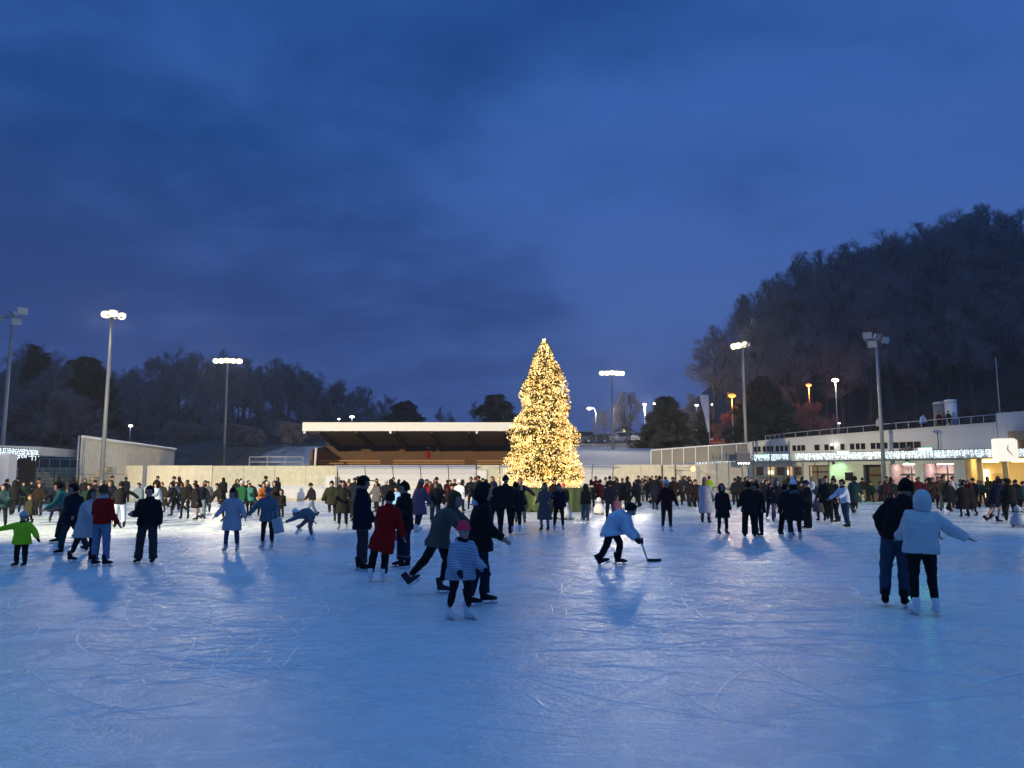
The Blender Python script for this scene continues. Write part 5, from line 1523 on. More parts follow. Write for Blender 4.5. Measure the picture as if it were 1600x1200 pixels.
def person(u, vt, vf, yaw, pose, top, bottom, head, skate, label, **opt):
    P_ = dict(DEF)
    P_.update(POSE[pose]); P_.update(opt)
    child = opt.get('child', False)
    pxh = vf - vt
    g = gp(u, vf)
    Ht = at(u, vt, g.y).z
    if not child and 'free' not in opt:
        lo, hi = 1.56, 1.94
        if Ht < lo or Ht > hi:
            Hn = min(max(Ht, lo), hi)
            Y = max(10.0, min(57.6, Hn * F / pxh * (.985)))
            g = Vector(((u - 800) / F * Y * 1.0, Y, 0)); Ht = Hn
            g.x = at(u, vf, Y).x
    if g.y > 57.6: g = Vector((at(u, vf, 57.6).x, 57.6, 0))
    near = pxh >= 118; mid = 66 <= pxh < 118
    vb, vc = (.0105, .013) if near else (.017, .020) if mid else (.026, .029)
    tk, tc_ = top.split(':'); bk_, bc_ = bottom.split(':')
    rs = random.Random(int(u * 7 + vf * 13))
    if not near and 'AL' not in opt and 'free' not in opt:
        # nobody in a crowd stands quite alike
        yaw += rs.uniform(-38, 38)
        j = lambda t, a, b_=None: tuple(x + rs.uniform(-a, a) for x in t)
        if pose == 'stand':
            m_ = rs.random()
            if m_ < .3: P_['AL'] = (28, 8, 80); P_['AR'] = (24, 8, 70)
            elif m_ < .5: P_['AL'] = (-6, 20, 45); P_['AR'] = (-6, 20, 45)
            elif m_ < .65: P_['AR'] = (40, 14, 60)
            elif m_ < .8: P_['AL'] = (10, 26, 15); P_['AR'] = (10, 22, 18)
        P_['AL'] = j(P_['AL'], 9); P_['AR'] = j(P_['AR'], 9)
        P_['L'] = (P_['L'][0] + rs.uniform(-4, 12), P_['L'][1] + rs.uniform(-2, 5), max(2, P_['L'][2] + rs.uniform(-2, 12)))
        P_['Rr'] = (P_['Rr'][0] + rs.uniform(-10, 5), P_['Rr'][1] + rs.uniform(-2, 5), max(2, P_['Rr'][2] + rs.uniform(-2, 12)))
        P_['lean'] += rs.uniform(-1, 8); P_['side'] += rs.uniform(-4, 4)
        P_['hd'] = (P_['hd'][0] + rs.uniform(-35, 35), P_['hd'][1] + rs.uniform(-4, 14))
        P_['bulk'] = P_['bulk'] * rs.uniform(1.10, 1.26)
    # --- skeleton at 1.80 m
    hipw = .092
    thigh, shin = .42, .40
    if child: thigh, shin = .36, .33
    hs = opt.get('hs', 1.32 if child else 1.12)
    legs = {}
    lowest = 9
    for sgn, key in ((1, 'L'), (-1, 'Rr')):
        sw, out, kn = P_[key]
        hip = Vector((sgn * hipw, 0, 0))
        k = hip + dirv(sw, out, sgn) * thigh
        a = k + dirv(sw - kn, out * .5, sgn) * shin
        tilt = 0 if abs(sw - kn) < 24 else (sw - kn) * .8
        legs[key] = [hip, k, a, tilt, sgn]
        lowest = min(lowest, a.z)
    zp = .157 - lowest                                    # pelvis height so that the lower blade touches the ice
    sup = [l[2] for l in legs.values() if l[2].z < lowest + .06]
    offx = sum(v.x for v in sup) / len(sup); offy = sum(v.y for v in sup) / len(sup)
    pel = Vector((-offx, -offy, zp))
    for l in legs.values():
        for i in range(3): l[i] = l[i] + pel
    # lift small leftover: keep feet apart but both near the ice
    ln, sd = R(P_['lean']), R(P_['side'])
    T = Matrix.Rotation(sd, 3, 'Y') @ Matrix.Rotation(ln, 3, 'X')
    up = T @ Vector((0, 0, 1))
    def spine(t, fwd=0.0, xx=0.0):
        bend = .35 if t < .2 else .35 + .65 * min(1, (t - .2) / .2)
        v = (Matrix.Rotation(sd * bend, 3, 'Y') @ Matrix.Rotation(ln * (bend + .15), 3, 'X')) @ Vector((xx, fwd, t))
        return pel + v
    tl = .50 if not child else .46
    sh_z = tl - .060
    neck = spine(tl + .05)
    hup = (up + Vector((0, 0, 1)) * 1.1).normalized()
    hy, hp_ = R(P_['hd'][0]), R(P_['hd'][1])
    hc = neck + hup * (.108 * (1 + (hs - 1) * .8)) + (T @ Vector((0, -.018, 0)))
    fwd = Vector((0, -1, 0)) - hup * Vector((0, -1, 0)).dot(hup); fwd.normalize()
    HM = Matrix((fwd.cross(hup).normalized() * 1, -fwd, hup)).transposed()
    HM = HM @ Matrix.Rotation(hy, 3, 'Z') @ Matrix.Rotation(hp_, 3, 'X')
    # HM columns: x = person's left, y = back, z = up
    if HM.determinant() < 0: HM = HM @ Matrix.Diagonal((-1, 1, 1))
    H4 = HM.to_4x4() @ Matrix.Scale(hs, 4); H4.translation = hc
    arms = {}
    for sgn, key in ((1, 'AL'), (-1, 'AR')):
        a_ = P_[key]
        sw, out, el = a_[:3]
        s0 = spine(sh_z, 0, sgn * .158)
        sw2 = sw + P_['lean'] * .25
        e = s0 + dirv(sw2, out, sgn) * .285
        w = e + dirv(sw2 + el, a_[3] if len(a_) > 3 else out * .75, sgn) * .25
        arms[key] = [s0, e, w, (w - e).normalized(), sgn]
    topz = hc.z + .118 * hs * max(.3, hup.z)
    hk = head.split('+')[0].split(':')[0]
    topz += {'beanie': .028, 'pom': .07, 'brim': .03, 'hood': .03, 'helmet': .035}.get(hk, .008) * hs
    Sc = Ht / topz
    if 'free' in opt: Sc = opt['free']
    Sm = Matrix.Scale(Sc, 4)
    # --- body
    bulk = P_['bulk'] * (1.12 if child else 1.0)
    bm = bmesh.new()
    ball(bm, (0, 0, .012), .073, .093, .106, M=H4)
    ball(bm, (0, -.030, -.062), .050, .058, .052, M=H4)
    ball(bm, (0, -.094, -.012), .014, .022, .024, M=H4, u=8, v=6)
    ball(bm, (0, -.080, .030), .045, .018, .014, M=H4, u=8, v=6)
    ball(bm, (0, -.086, -.060), .024, .012, .010, M=H4, u=8, v=6)
    for s in (-1, 1): ball(bm, (s * .076, .010, -.005), .013, .022, .031, M=H4, u=8, v=6)
    tube(bm, [spine(tl - .04), neck, hc - hup * .03 * hs], [.060, .054, .052], 10)
    tube(bm, [spine(-.07), spine(.0), spine(.14), spine(.30), spine(tl - .07), spine(tl), spine(tl + .04)], [(.13, .085), (.145, .095), (.115, .08), (.145, .09), (.135, .08), (.085, .06), (.055, .05)], 14)
    for key in ('L', 'Rr'):
        h_, k_, a_, tilt, sgn = legs[key]
        tube(bm, [h_ + Vector((0, 0, .03)), h_.lerp(k_, .5), k_, k_.lerp(a_, .35), a_ + Vector((0, 0, .02))], [.068, .058, .043, .042, .030], 8)
    for key in ('AL', 'AR'):
        s0, e, w, d, sgn = arms[key]
        tube(bm, [s0 - T @ Vector((sgn * .05, 0, -.02)), s0, s0.lerp(e, .5), e, e.lerp(w, .4), w + d * .02], [.045, .046, .038, .032, .031, .024], 8)
        # hand: palm, four unequal curled fingers and a thumb from the side of the palm
        gl_ = opt.get('gloves')
        side = d.cross(Vector((0, 0, 1)) if abs(d.z) < .8 else Vector((0, -1, 0))).normalized()
        palm_n = side.cross(d).normalized()
        fdir = Vector((0, -1, 0)) - d * d.dot(Vector((0, -1, 0)))
        fdir = fdir.normalized() if fdir.length > .2 else palm_n
        lat = d.cross(fdir).normalized()
        tube(bm, [w, w + d * .05, w + d * .09], [(.024, .020), (.038, .018), (.036, .015)], 8, ref=fdir)
        for q, fl in enumerate((.062, .074, .070, .054)):
            b0 = w + d * .085 + fdir * (.027 - .018 * q)
            c1_ = b0 + d * fl * .55; c2_ = c1_ + (d * .75 - lat * sgn * .65).normalized() * fl * .55
            tube(bm, [b0, c1_, c2_], [.0095, .0088, .0065], 6)
        b0 = w + d * .03 + fdir * .03
        tube(bm, [b0, b0 + (d * .6 + fdir * .8).normalized() * .035, b0 + (d * .95 + fdir * .35).normalized() * .07], [.011, .010, .007], 6)
    bm.transform(Sm)
    body = mesh_obj('person', bm, [SKIN, DARKEYE, LIP], None, True)
    body.location = (g.x, g.y, 0); body.rotation_euler = (0, 0, R(yaw))
    tag(body, label, opt.get('cat', 'child' if child else 'person'), 'people skating on the rink')
    grow(body, vb * (.85 if near else 1), 3)
    body['_eyes'] = 1 if (near or mid) else 0
    PEOPLE.append((body, H4, Sc, near or mid))
    def piece(name, bm, m, vox, smooth=4, fold=0.0):
        bm.transform(Sm)
        o = mesh_obj(name, bm, m, body, True)
        grow(o, vox, smooth, fold)
        return o
    # --- trousers
    thick = {'slim': (.100, .072, .052), 'reg': (.108, .084, .072), 'wide': (.112, .100, .096), 'shorts': (.10, .088, .0)}[bk_]
    bm = bmesh.new()
    tube(bm, [spine(.10), spine(.02), spine(-.05), pel + Vector((0, 0, -.13))], [(.150, .108), (.170 * min(bulk, 1.1), .122), (.165, .118), (.085, .075)], 14)
    for key in ('L', 'Rr'):
        h_, k_, a_, tilt, sgn = legs[key]
        if bk_ == 'shorts': tube(bm, [h_ + Vector((0, 0, .02)), h_.lerp(k_, .5), h_.lerp(k_, .85)], [thick[0], thick[0], thick[1]], 10)
        else: tube(bm, [h_ + Vector((0, 0, .02)), h_.lerp(k_, .4), k_, k_.lerp(a_, .4), a_ + (k_ - a_) * .18, a_ + (k_ - a_) * {'wide': -.10, 'reg': .0, 'slim': .15}[bk_]], [thick[0], thick[0] * .95, thick[1], thick[1] * .96, thick[2], thick[2] * 1.02], 10)
    piece('trousers', bm, cloth(bc_), vc, 4, .030 if near else .02)
    # --- jacket / coat
    hem = {'jacket': -.06, 'hoodie': -.10, 'parka': -.20, 'coat': -.42, 'longcoat': -.62, 'jersey': -.16}[tk]
    puff = {'jacket': 1.08, 'hoodie': 1.18, 'parka': 1.22, 'coat': 1.12, 'longcoat': 1.10, 'jersey': 1.26}[tk] * bulk * 1.05
    bm = bmesh.new()
    kneemid = (legs['L'][1] + legs['Rr'][1]) / 2
    pts = []; rad = []
    if hem < -.12:
        lowc = pel + (Vector((kneemid.x, kneemid.y, kneemid.z)) - pel).normalized() * (-hem) * .9
        sp_ = max(0, abs(legs['L'][1].y - legs['Rr'][1].y)) * .35
        fl = .155 + .10 * (-hem) + (.03 if tk == 'jersey' else 0)
        pts += [lowc, pel.lerp(lowc, .5)]
        rad += [(fl * 1.16, fl * .86 + sp_ * (-hem)), (fl * 1.10, fl * .82 + sp_ * .3)]
    else:
        pts += [spine(hem)]; rad += [(.178, .132)]
    pts += [spine(0), spine(.10), spine(.22), spine(.33), spine(.41), spine(tl - .035), spine(tl + .005), spine(tl + .07)]
    rad += [(.180, .135), (.168, .130), (.172, .134), (.174, .132), (.160, .118), (.126, .100), (.092, .088), (.084, .088)]
    rad = [(a * puff, c * puff) for a, c in rad[:-2]] + rad[-2:]
    tube(bm, pts, rad, 16)
    if opt.get('hoodback', tk in ('parka', 'hoodie')) and not head.startswith('hood'):
        hb = spine(tl + .02, .075); ball(bm, hb, .11, .06, .055)
    gl_ = 1.0 + (puff - 1) * 1.2
    for key in ('AL', 'AR'):
        s0, e, w, d, sgn = arms[key]
        k = gl_
        tube(bm, [s0 - T @ Vector((sgn * .075, 0, -.035)), s0 - T @ Vector((sgn * .01, 0, .0)), s0.lerp(e, .5), e, e.lerp(w, .45), w - d * .005, w + d * .012], [.052, .072 * k, .066 * k, .060 * k, .056 * k, .046 * k, .036], 10)
    jk = piece('coat' if 'coat' in tk else tk, bm, opt.get('topmat') or cloth(tc_), vc, 4, .034 if near else .02)
    # --- skates
    sm = cloth(skate)
    for key in ('L', 'Rr'):
        h_, k_, a_, tilt, sgn = legs[key]
        M4 = Matrix.Translation(a_ * Sc) @ Matrix.Rotation(R(sgn * 6), 4, 'Z') @ Matrix.Rotation(R(tilt), 4, 'X') @ Matrix.Scale(Sc * (1.08 if child else 1.0), 4)
        if tilt == 0: M4.translation.z = max(M4.translation.z, .157 * Sc * (1.08 if child else 1))
        b_ = inst('skate', BOOT0, body, sm, M4)
        if pxh >= 45:
            inst('blade', BLADE, b_)
    # --- head cover
    for part in head.split('+'):
        kind, colr = part.split(':')
        M4 = Sm @ H4
        if kind == 'pom':
            b_ = inst('beanie', HP['beanie'], body, cloth(colr), M4)
            inst('pompom', HP['ball'], b_, cloth(opt.get('pomc', colr)), Matrix.Translation((0, .0, .175)))
        elif kind == 'bun':
            b_ = inst('hair', HP['short'], body, cloth(colr), M4)
            inst('hair_bun', HP['ball'], b_, cloth(colr), Matrix.Translation((0, .07, .12)))
        else:
            nm = {'short': 'hair', 'long': 'hair', 'brim': 'hat'}.get(kind, kind)
            inst(nm, HP[kind], body, cloth(colr), M4)
    if 'scarf' in opt:
        bm = bmesh.new()
        tube(bm, [spine(tl + .0), spine(tl + .05), neck + hup * .03], [(.10, .10), (.105, .105), (.085, .085)], 14)
        if opt.get('scarftail'): tube(bm, [spine(tl + .03, -.10, .05), spine(.3, -.16, .05), spine(.08, -.16, .05)], [(.05, .02), (.055, .015), (.05, .012)], 8)
        piece('scarf', bm, cloth(opt['scarf']), vc, 3, .02)
    if 'gloves' in opt:
        for key in ('AL', 'AR'):
            s0, e, w, d, sgn = arms[key]
            bm = bmesh.new()
            tube(bm, [w - d * .03, w, w + d * .06, w + d * .12, w + d * .165], [.044, .040, .047, .042, .022], 10)
            fd = Vector((0, -1, 0)) - d * d.dot(Vector((0, -1, 0)))
            if fd.length < .2: fd = Vector((1, 0, 0))
            fd.normalize(); b0 = w + d * .03 + fd * .03
            tube(bm, [b0, b0 + (d * .6 + fd * .8).normalized() * .05, b0 + (d + fd * .3).normalized() * .085], [.018, .018, .012], 8)
            piece('glove', bm, cloth(opt['gloves']), vc, 3)
    Mw = Matrix.Translation((g.x, g.y, 0)) @ Matrix.Rotation(R(yaw), 4, 'Z') @ Sm
    return dict(Mw=Mw, arms=arms, legs=legs, spine=spine, neck=neck, hc=hc, Sc=Sc, body=body, piece=piece, vc=vc)
HAZE = 0.0007
STRIPE = stripes('striped_knit', (.52, .58, .68), (.09, .12, .22), 17.0, axis='Z', rough=.85, bump=.1, thr=.42)
def knit_band(): pass
# ---- the people nearest the camera
a = person(1399, 748, 949, 152, 'walk', 'jacket:black', 'reg:denim', 'short:darkhair', 'black', 'person in black jacket and blue jeans skating away close to the white hooded companion',
           side=-13, lean=10, L=(3, 9, 8), Rr=(6, -4, 12), AL=(-14, 38, 14, -14), AR=(20, 30, 30), hd=(-28, 10), hoodback=False)
a = person(1447, 765, 962, 168, 'walk', 'hoodie:hoodie', 'slim:black', 'hood:hoodie', 'white', 'person in white hooded sweater and black leggings with one arm stretched out, nearby',
           side=-8, lean=8, L=(4, 3, 8), Rr=(2, 4, 8), AL=(24, 12, 40), AR=(8, 52, 12, 62), hd=(10, 6), bulk=1.14)
tall_ = person(746, 753, 946, 100, 'walk', 'parka:black', 'reg:ddenim', 'hood:black', 'charcoal', 'tall person in long black jacket and dark jeans behind the pink hatted child',
           lean=4, L=(10, 4, 6), Rr=(-8, 4, 8), AL=(12, 8, 40), AR=(12, 10, 40), hd=(0, 12))
bm = bmesh.new(); tube(bm, [tall_['spine'](.50, .07, .17), tall_['spine'](.53, .11, .06), tall_['spine'](.51, .10, -.06)], [.04, .062, .045], 10)
tall_['piece']('hood_lining', bm, cloth('lblue'), .014, 3)
rb = person(690, 768, 927, 78, 'stride', 'parka:taupe', 'slim:black', 'long:brownhair', 'dgrey', 'long haired person in grey olive jacket leaning forward, pushing off behind the striped child',
            lean=24, L=(14, 4, 26), Rr=(-26, 8, 18), AL=(45, 10, 20), AR=(40, 10, 25), hd=(0, -4), hoodback=False)
person(717, 813, 967, 38, 'walk', 'parka:lgrey', 'slim:black', 'beanie:pink', 'white', 'child with bright pink hat, striped jacket and white skates, nearest of the middle group',
       child=True, L=(12, 4, 14), Rr=(-8, 4, 8), AL=(16, 12, 40), AR=(12, 12, 45), gloves='navy', topmat=STRIPE, scarf='navy', hs=1.22)
h = person(565, 742, 892, 108, 'stand', 'parka:navy', 'reg:dgrey', 'brim:black+short:darkhair', 'black', 'tall person in dark jacket wearing a black brimmed hat, beside the red coat',
           AL=(14, 8, 30), AR=(10, 8, 28), L=(2, 4, 4), Rr=(4, 4, 4), hd=(0, 5))
bm = bmesh.new(); sp_h = h['spine'](-.22)
tube(bm, [h['spine'](-.185) + Vector((0, 0, .0)), h['spine'](-.205)], [(.236, .178), (.238, .180)], 20)
h['piece']('hem_stripe', bm, cloth('grey'), .010, 1)
r_ = person(589, 768, 903, 178, 'stand', 'coat:red', 'reg:black', 'short:darkhair', 'white', 'person in a bright red knee length coat seen from behind, leaning to the right',
            side=-9, lean=-2, L=(0, 16, 4), Rr=(4, -10, 4), AL=(10, 12, 30), AR=(4, 16, 20))
pk_ = person(630, 753, 887, -52, 'talk', 'parka:black', 'reg:ddenim', 'short:darkhair', 'charcoal', 'dark haired person in black parka facing the hat wearer and the red coat',
       AL=(18, 10, 60), AR=(12, 10, 45), L=(3, 6, 3), Rr=(1, 6, 3))
for key in ('L', 'Rr'):
    bm = bmesh.new(); a_, k_ = pk_['legs'][key][2], pk_['legs'][key][1]
    tube(bm, [a_ + (k_ - a_) * .16, a_ + (k_ - a_) * .26], [.082, .082], 12); pk_['piece']('turned_cuff', bm, cloth('grey'), .011, 2)
k = person(952, 785, 883, 72, 'stride', 'jersey:jersey', 'reg:black', 'helmet:black', 'black', 'child in pale blue ice hockey jersey and black helmet bending over a stick',
           child=True, lean=44, L=(26, 10, 34), Rr=(-14, 10, 14), AL=(8, 4, 22), AR=(2, 6, 34), gloves='black', hs=1.12, hd=(0, -18))
# stick held by both gloves
Mw = k['Mw']; wl = Mw @ (k['arms']['AL'][2] + k['arms']['AL'][3] * .07); wr = Mw @ (k['arms']['AR'][2] + k['arms']['AR'][3] * .07)
tip = gp(1012, 878) + Vector((0, 0, .03))
top_ = tip + (wl - tip) * 1.0
d_ = (wl - tip).normalized()
st = tag(empty('hockey_stick', tip), 'ice hockey stick with a black blade held by the child in the pale blue jersey', 'hockey stick')
bm = bmesh.new(); tube(bm, [Vector((0, 0, 0)), wl - tip + d_ * .28], [(.016, .011), (.016, .011)], 8); mesh_obj('shaft', bm, mat('stick_shaft', (.32, .28, .22), rough=.5), st)
bm = bmesh.new(); tube(bm, [(-.02, 0, .01), (.08, 0, .005), (.20, .015, .0), (.30, .04, .01)], [(.008, .030), (.008, .036), (.008, .036), (.006, .026)], 8, ref=(0, 1, 0)); mesh_obj('blade', bm, cloth('black'), st)
bk2 = gp(614, 846)
hg_ = at(614, 829, bk2.y - .6)
bag = tag(empty('pink_bag', (hg_.x, hg_.y + .9, hg_.z - .34)), 'small bright pink bag hanging between the red coat and the black parka', 'bag')
bm = bmesh.new(); box(bm, -.11, .11, -.06, .06, 0, .27); bevel_all(bm, .03, 2); mesh_obj('pouch', bm, cloth('pink'), bag, True)
bm = bmesh.new(); tube(bm, [(-.07, 0, .26), (-.05, 0, .40), (.05, 0, .40), (.07, 0, .26)], .012, 6); mesh_obj('handle', bm, cloth('pink'), bag)

# ---- left group
person(31, 798, 886, 4, 'stand', 'parka:lime', 'reg:black', 'beanie:lgrey', 'black', 'small child in lime green vest jacket with arms held out at the left edge', child=True, AL=(10, 46, 12), AR=(20, 74, 50), gloves='black', hs=1.25, scarf='navy')
person(1, 757, 822, 30, 'stand', 'parka:dteal', 'reg:black', 'short:darkhair', 'black', 'dark teal clad person cut off by the left picture edge')
person(16, 750, 806, 170, 'walk', 'parka:black', 'reg:black', 'hood:black', 'black', 'person in black hooded jacket with pointed hood, second from the left edge')
person(34, 752, 802, 10, 'stand', 'parka:dgreen', 'reg:black', 'short:darkhair', 'black', 'person in dark green parka directly behind the lime green child')
person(46, 773, 818, 0, 'stand', 'coat:olive', 'reg:black', 'long:brownhair', 'black', 'short person in olive coat just right of the lime green child', child=True)
person(60, 755, 806, -6, 'aout', 'jacket:dbrown', 'reg:black', 'short:brownhair', 'black', 'person in dark brown jacket holding hands with the blue coat, near the left edge')
person(86, 760, 820, 12, 'walk', 'coat:navy', 'slim:ddenim', 'short:darkhair', 'black', 'person in dark blue coat and slim blue trousers holding hands with the brown jacket', AR=(10, 50, 20))
person(106, 753, 848, -70, 'walk', 'jacket:teal', 'reg:black', 'short:darkhair', 'black', 'person with bushy black hair and a pale teal sleeve bending forward at the left', lean=22, AL=(20, 10, 30), AR=(20, 10, 30))
person(114, 756, 865, -30, 'walk2', 'parka:navy', 'reg:dteal', 'short:darkhair', 'black', 'dark figure half hidden between the teal sleeve and the pale grey coat')
person(137, 758, 820, 20, 'stand', 'parka:dgreen', 'reg:black', 'short:darkhair', 'black', 'person in very dark green jacket above the pale grey coat at the left')
person(154, 749, 822, 170, 'stand', 'parka:charcoal', 'reg:black', 'beanie:grey', 'black', 'person with grey knitted hat directly behind the red jacket at the left')
person(171, 751, 818, 10, 'stand', 'jacket:navy', 'reg:black', 'short:brownhair', 'black', 'brown haired head showing between the grey hat and the outstretched arm at the left')
person(186, 752, 826, -150, 'awide', 'jacket:black', 'reg:lblue', 'short:darkhair', 'black', 'person in black jacket and pale jeans stretching one arm out sideways above the red jacket', L=(12, 5, 10), Rr=(-8, 5, 10), AL=(5, 20, 20), AR=(5, 66, 5), lean=6)
person(126, 779, 889, 78, 'walk', 'coat:lgrey', 'slim:black', 'long:brownhair', 'charcoal', 'person in pale grey padded coat pushing the one in the red jacket', lean=10, L=(12, 5, 10), Rr=(-12, 6, 8), AL=(40, 10, 35), AR=(40, 10, 35), bulk=1.12)
person(156, 757, 885, 168, 'stand', 'jacket:red', 'reg:ljeans', 'short:brownhair', 'charcoal', 'person in red jacket and light blue jeans seen from behind at the left', L=(2, 4, 2), Rr=(4, 4, 4), AL=(10, 16, 50), AR=(5, 14, 30), scarf='lgrey')
person(227, 759, 881, 6, 'stand', 'hoodie:black', 'wide:dgrey', 'short:darkhair', 'black', 'broad person in black hooded top and wide grey trousers facing the camera at the left', L=(2, 6, 2), Rr=(2, 7, 2), AL=(-4, 14, 20), AR=(20, 10, 70), bulk=1.12)
person(216, 757, 809, 20, 'stand', 'parka:blueg', 'reg:black', 'short:darkhair', 'black', 'person in grey blue jacket looking past the left shoulder of the broad black hoodie')
person(243, 754, 809, -10, 'stand', 'parka:lblue', 'reg:black', 'long:darkhair', 'black', 'long dark haired person in pale blue jacket just right of the broad black hoodie')
person(253, 759, 805, 20, 'stand', 'longcoat:olive', 'slim:black', 'short:brownhair', 'black', 'person in long khaki coat right of the pale blue jacket')
person(267, 755, 806, -60, 'kick', 'jacket:black', 'slim:black', 'short:darkhair', 'black', 'curly dark haired person in black with one skate kicked back to the left')
person(274, 762, 807, 10, 'stand', 'coat:denim', 'wide:denim', 'short:darkhair', 'white', 'person dressed all in blue with flared trousers, left part of the rink')
person(288, 752, 811, 4, 'wide', 'jacket:black', 'slim:black', 'long:blond', 'black', 'long blonde haired person in black with a pale belt bag', AL=(10, 16, 60), AR=(10, 16, 60))
person(303, 761, 789, -20, 'walk', 'jacket:charcoal', 'slim:black', 'short:darkhair', 'black', 'small far figure just right of the long blonde hair')
person(313, 752, 811, 30, 'walk', 'jacket:navy', 'reg:blueg', 'short:greyhair', 'black', 'grey haired person in dark jacket over a pale shirt, behind the black knee length coat', AL=(10, 26, 30), AR=(10, 26, 30))
person(310, 766, 822, -40, 'walk', 'coat:black', 'shorts:black', 'short:darkhair', 'black', 'person in black knee length coat with bare legs and black boots', L=(6, 3, 6), Rr=(-4, 3, 6))
person(327, 752, 801, -20, 'walk', 'jacket:grey', 'reg:ddenim', 'short:darkhair', 'black', 'dark haired person in blurred grey jacket in front of the left boards')
person(349, 755, 813, -40, 'kick', 'jacket:black', 'slim:black', 'short:darkhair', 'black', 'person in black leaning sideways with arm down, left of the lavender coat', side=-14, AR=(0, 30, 8))
person(372, 748, 802, 170, 'stand', 'jacket:black', 'reg:black', 'short:darkhair', 'black', 'dark head just above the pale hat of the green jacket')
person(380, 750, 811, -30, 'walk', 'parka:green', 'slim:black', 'beanie:lgrey', 'black', 'person in green jacket with pale grey hat pointing an arm to the left', AR=(5, 76, 5), AL=(4, 10, 14))
person(389, 755, 806, 20, 'stand', 'parka:teal', 'slim:black', 'short:darkhair', 'black', 'person in pale teal jacket between the green jacket and the reddish brown one')
person(397, 760, 803, -20, 'kick', 'parka:brown', 'reg:ddenim', 'beanie:white', 'black', 'person bending forward in reddish brown jacket with white cap', lean=30)
person(409, 755, 806, 0, 'stand', 'jacket:orange', 'reg:black', 'short:brownhair', 'black', 'brown haired person with orange brown collar above the grey knitted hat')
person(417, 752, 804, 10, 'stand', 'jacket:charcoal', 'reg:black', 'beanie:lgrey', 'black', 'person with pale grey hat and dark jacket, left neighbour of the black hooded pair')
person(428, 751, 809, 0, 'stand', 'jacket:black', 'reg:black', 'hood:black', 'black', 'person with black hood and black jacket behind the pale teal jacket with the tote bag')
person(439, 764, 809, 0, 'stand', 'parka:black', 'reg:charcoal', 'hood:black', 'black', 'small child in black with fur edged hood, right of the tote bag', child=True, scarf='lgrey')
person(361, 763, 860, 2, 'aout', 'coat:lilac', 'slim:denim', 'beanie:maroon+long:auburn', 'lgrey', 'person in pale lavender padded coat and slim jeans holding hands, arms spread', L=(2, 7, 2), Rr=(2, 6, 2), AL=(6, 30, 16), AR=(6, 30, 40), bulk=1.05)
w2 = person(417, 765, 858, -3, 'aout', 'parka:blueg', 'slim:black', 'beanie:grey', 'lgrey', 'person in grey teal jacket with grey knitted hat holding hands with the lavender coat', L=(2, 5, 2), Rr=(2, 4, 2), AR=(6, 48, 10), AL=(4, 20, 20), bulk=1.02)
q = w2['Mw'] @ (w2['arms']['AL'][2] + Vector((.05, -.02, -.02)))
tb = tag(empty('tote_bag', (q.x + .05, q.y, q.z - .42)), 'pale grey cloth tote bag hanging from the arm of the grey teal jacket', 'bag')
tb.rotation_euler = (0, R(-14), 0)
bm = bmesh.new(); box(bm, -.13, .13, -.05, .05, .04, .42); bevel_all(bm, .035, 2); mesh_obj('sack', bm, cloth('lgrey'), tb, True)
bm = bmesh.new(); tube(bm, [(-.08, 0, .41), (-.05, 0, .60), (.05, 0, .60), (.08, 0, .41)], .012, 6); mesh_obj('strap', bm, cloth('lgrey'), tb)
person(488, 754, 806, -60, 'walk', 'jacket:black', 'reg:ljeans', 'beanie:black', 'black', 'person in black jacket, black hat and pale jeans behind the child that bends low', scarf='maroon')
person(487, 794, 844, -84, 'stand', 'jacket:blueg', 'reg:rose', 'beanie:white', 'white', 'child in pink trousers and teal top bending very low with one skate stretched out', child=True, free=.80, lean=74, L=(4, 4, 16), Rr=(52, 14, 4), AL=(46, 8, 4), AR=(-80, 14, 0), hs=1.15, hd=(0, -20))

# ---- middle group behind the hat wearer
person(523, 751, 816, 10, 'kick', 'parka:olive', 'slim:black', 'short:darkhair', 'black', 'person with a kicked back skate behind the dark olive parka, left of the hat wearer')
person(535, 751, 828, 4, 'stand', 'coat:olive', 'slim:black', 'short:darkhair', 'lgrey', 'person in dark olive parka with pale skates facing the camera, left of the hat wearer', AL=(20, 10, 70), AR=(20, 10, 70))
person(544, 751, 811, 0, 'stand', 'parka:brown', 'slim:black', 'short:brownhair', 'black', 'brown haired head between the olive parka and the hat wearer')
person(557, 744, 816, 0, 'stand', 'parka:navy', 'slim:black', 'beanie:dgrey', 'black', 'person with dark grey knitted hat directly left of the black brimmed hat')
person(588, 752, 801, 0, 'stand', 'coat:grey', 'slim:black', 'long:darkhair', 'black', 'long dark haired person in grey coat seen above the red coat')
person(602, 749, 801, 10, 'stand', 'parka:charcoal', 'slim:black', 'beanie:lgrey', 'black', 'person with whitish hat between the red coat and the black parka')
person(610, 748, 803, 170, 'stand', 'parka:black', 'slim:black', 'hood:black', 'black', 'dark hooded figure just right of the whitish hat')
person(620, 760, 806, 0, 'stand', 'parka:sky', 'slim:navy', 'short:darkhair', 'black', 'child in bright blue and pink jacket behind the black parka', child=True, scarf='rose')
person(651, 748, 832, 168, 'walk', 'coat:mauve', 'slim:ddenim', 'beanie:blueg+long:auburn', 'white', 'person in brownish purple coat with blue hat, long auburn hair and white skates', L=(8, 6, 6), Rr=(-8, 6, 6))
person(668, 749, 790, 0, 'walk', 'jacket:dred', 'slim:black', 'short:darkhair', 'black', 'dark haired figure left of the bright red costume')
person(673, 752, 792, -10, 'aout', 'parka:red', 'slim:red', 'short:darkhair', 'black', 'figure in bright red costume in front of the bench shelter', child=True)
person(679, 745, 803, 170, 'stand', 'parka:black', 'slim:black', 'beanie:black', 'black', 'dark figure with black hat right of the red costume')
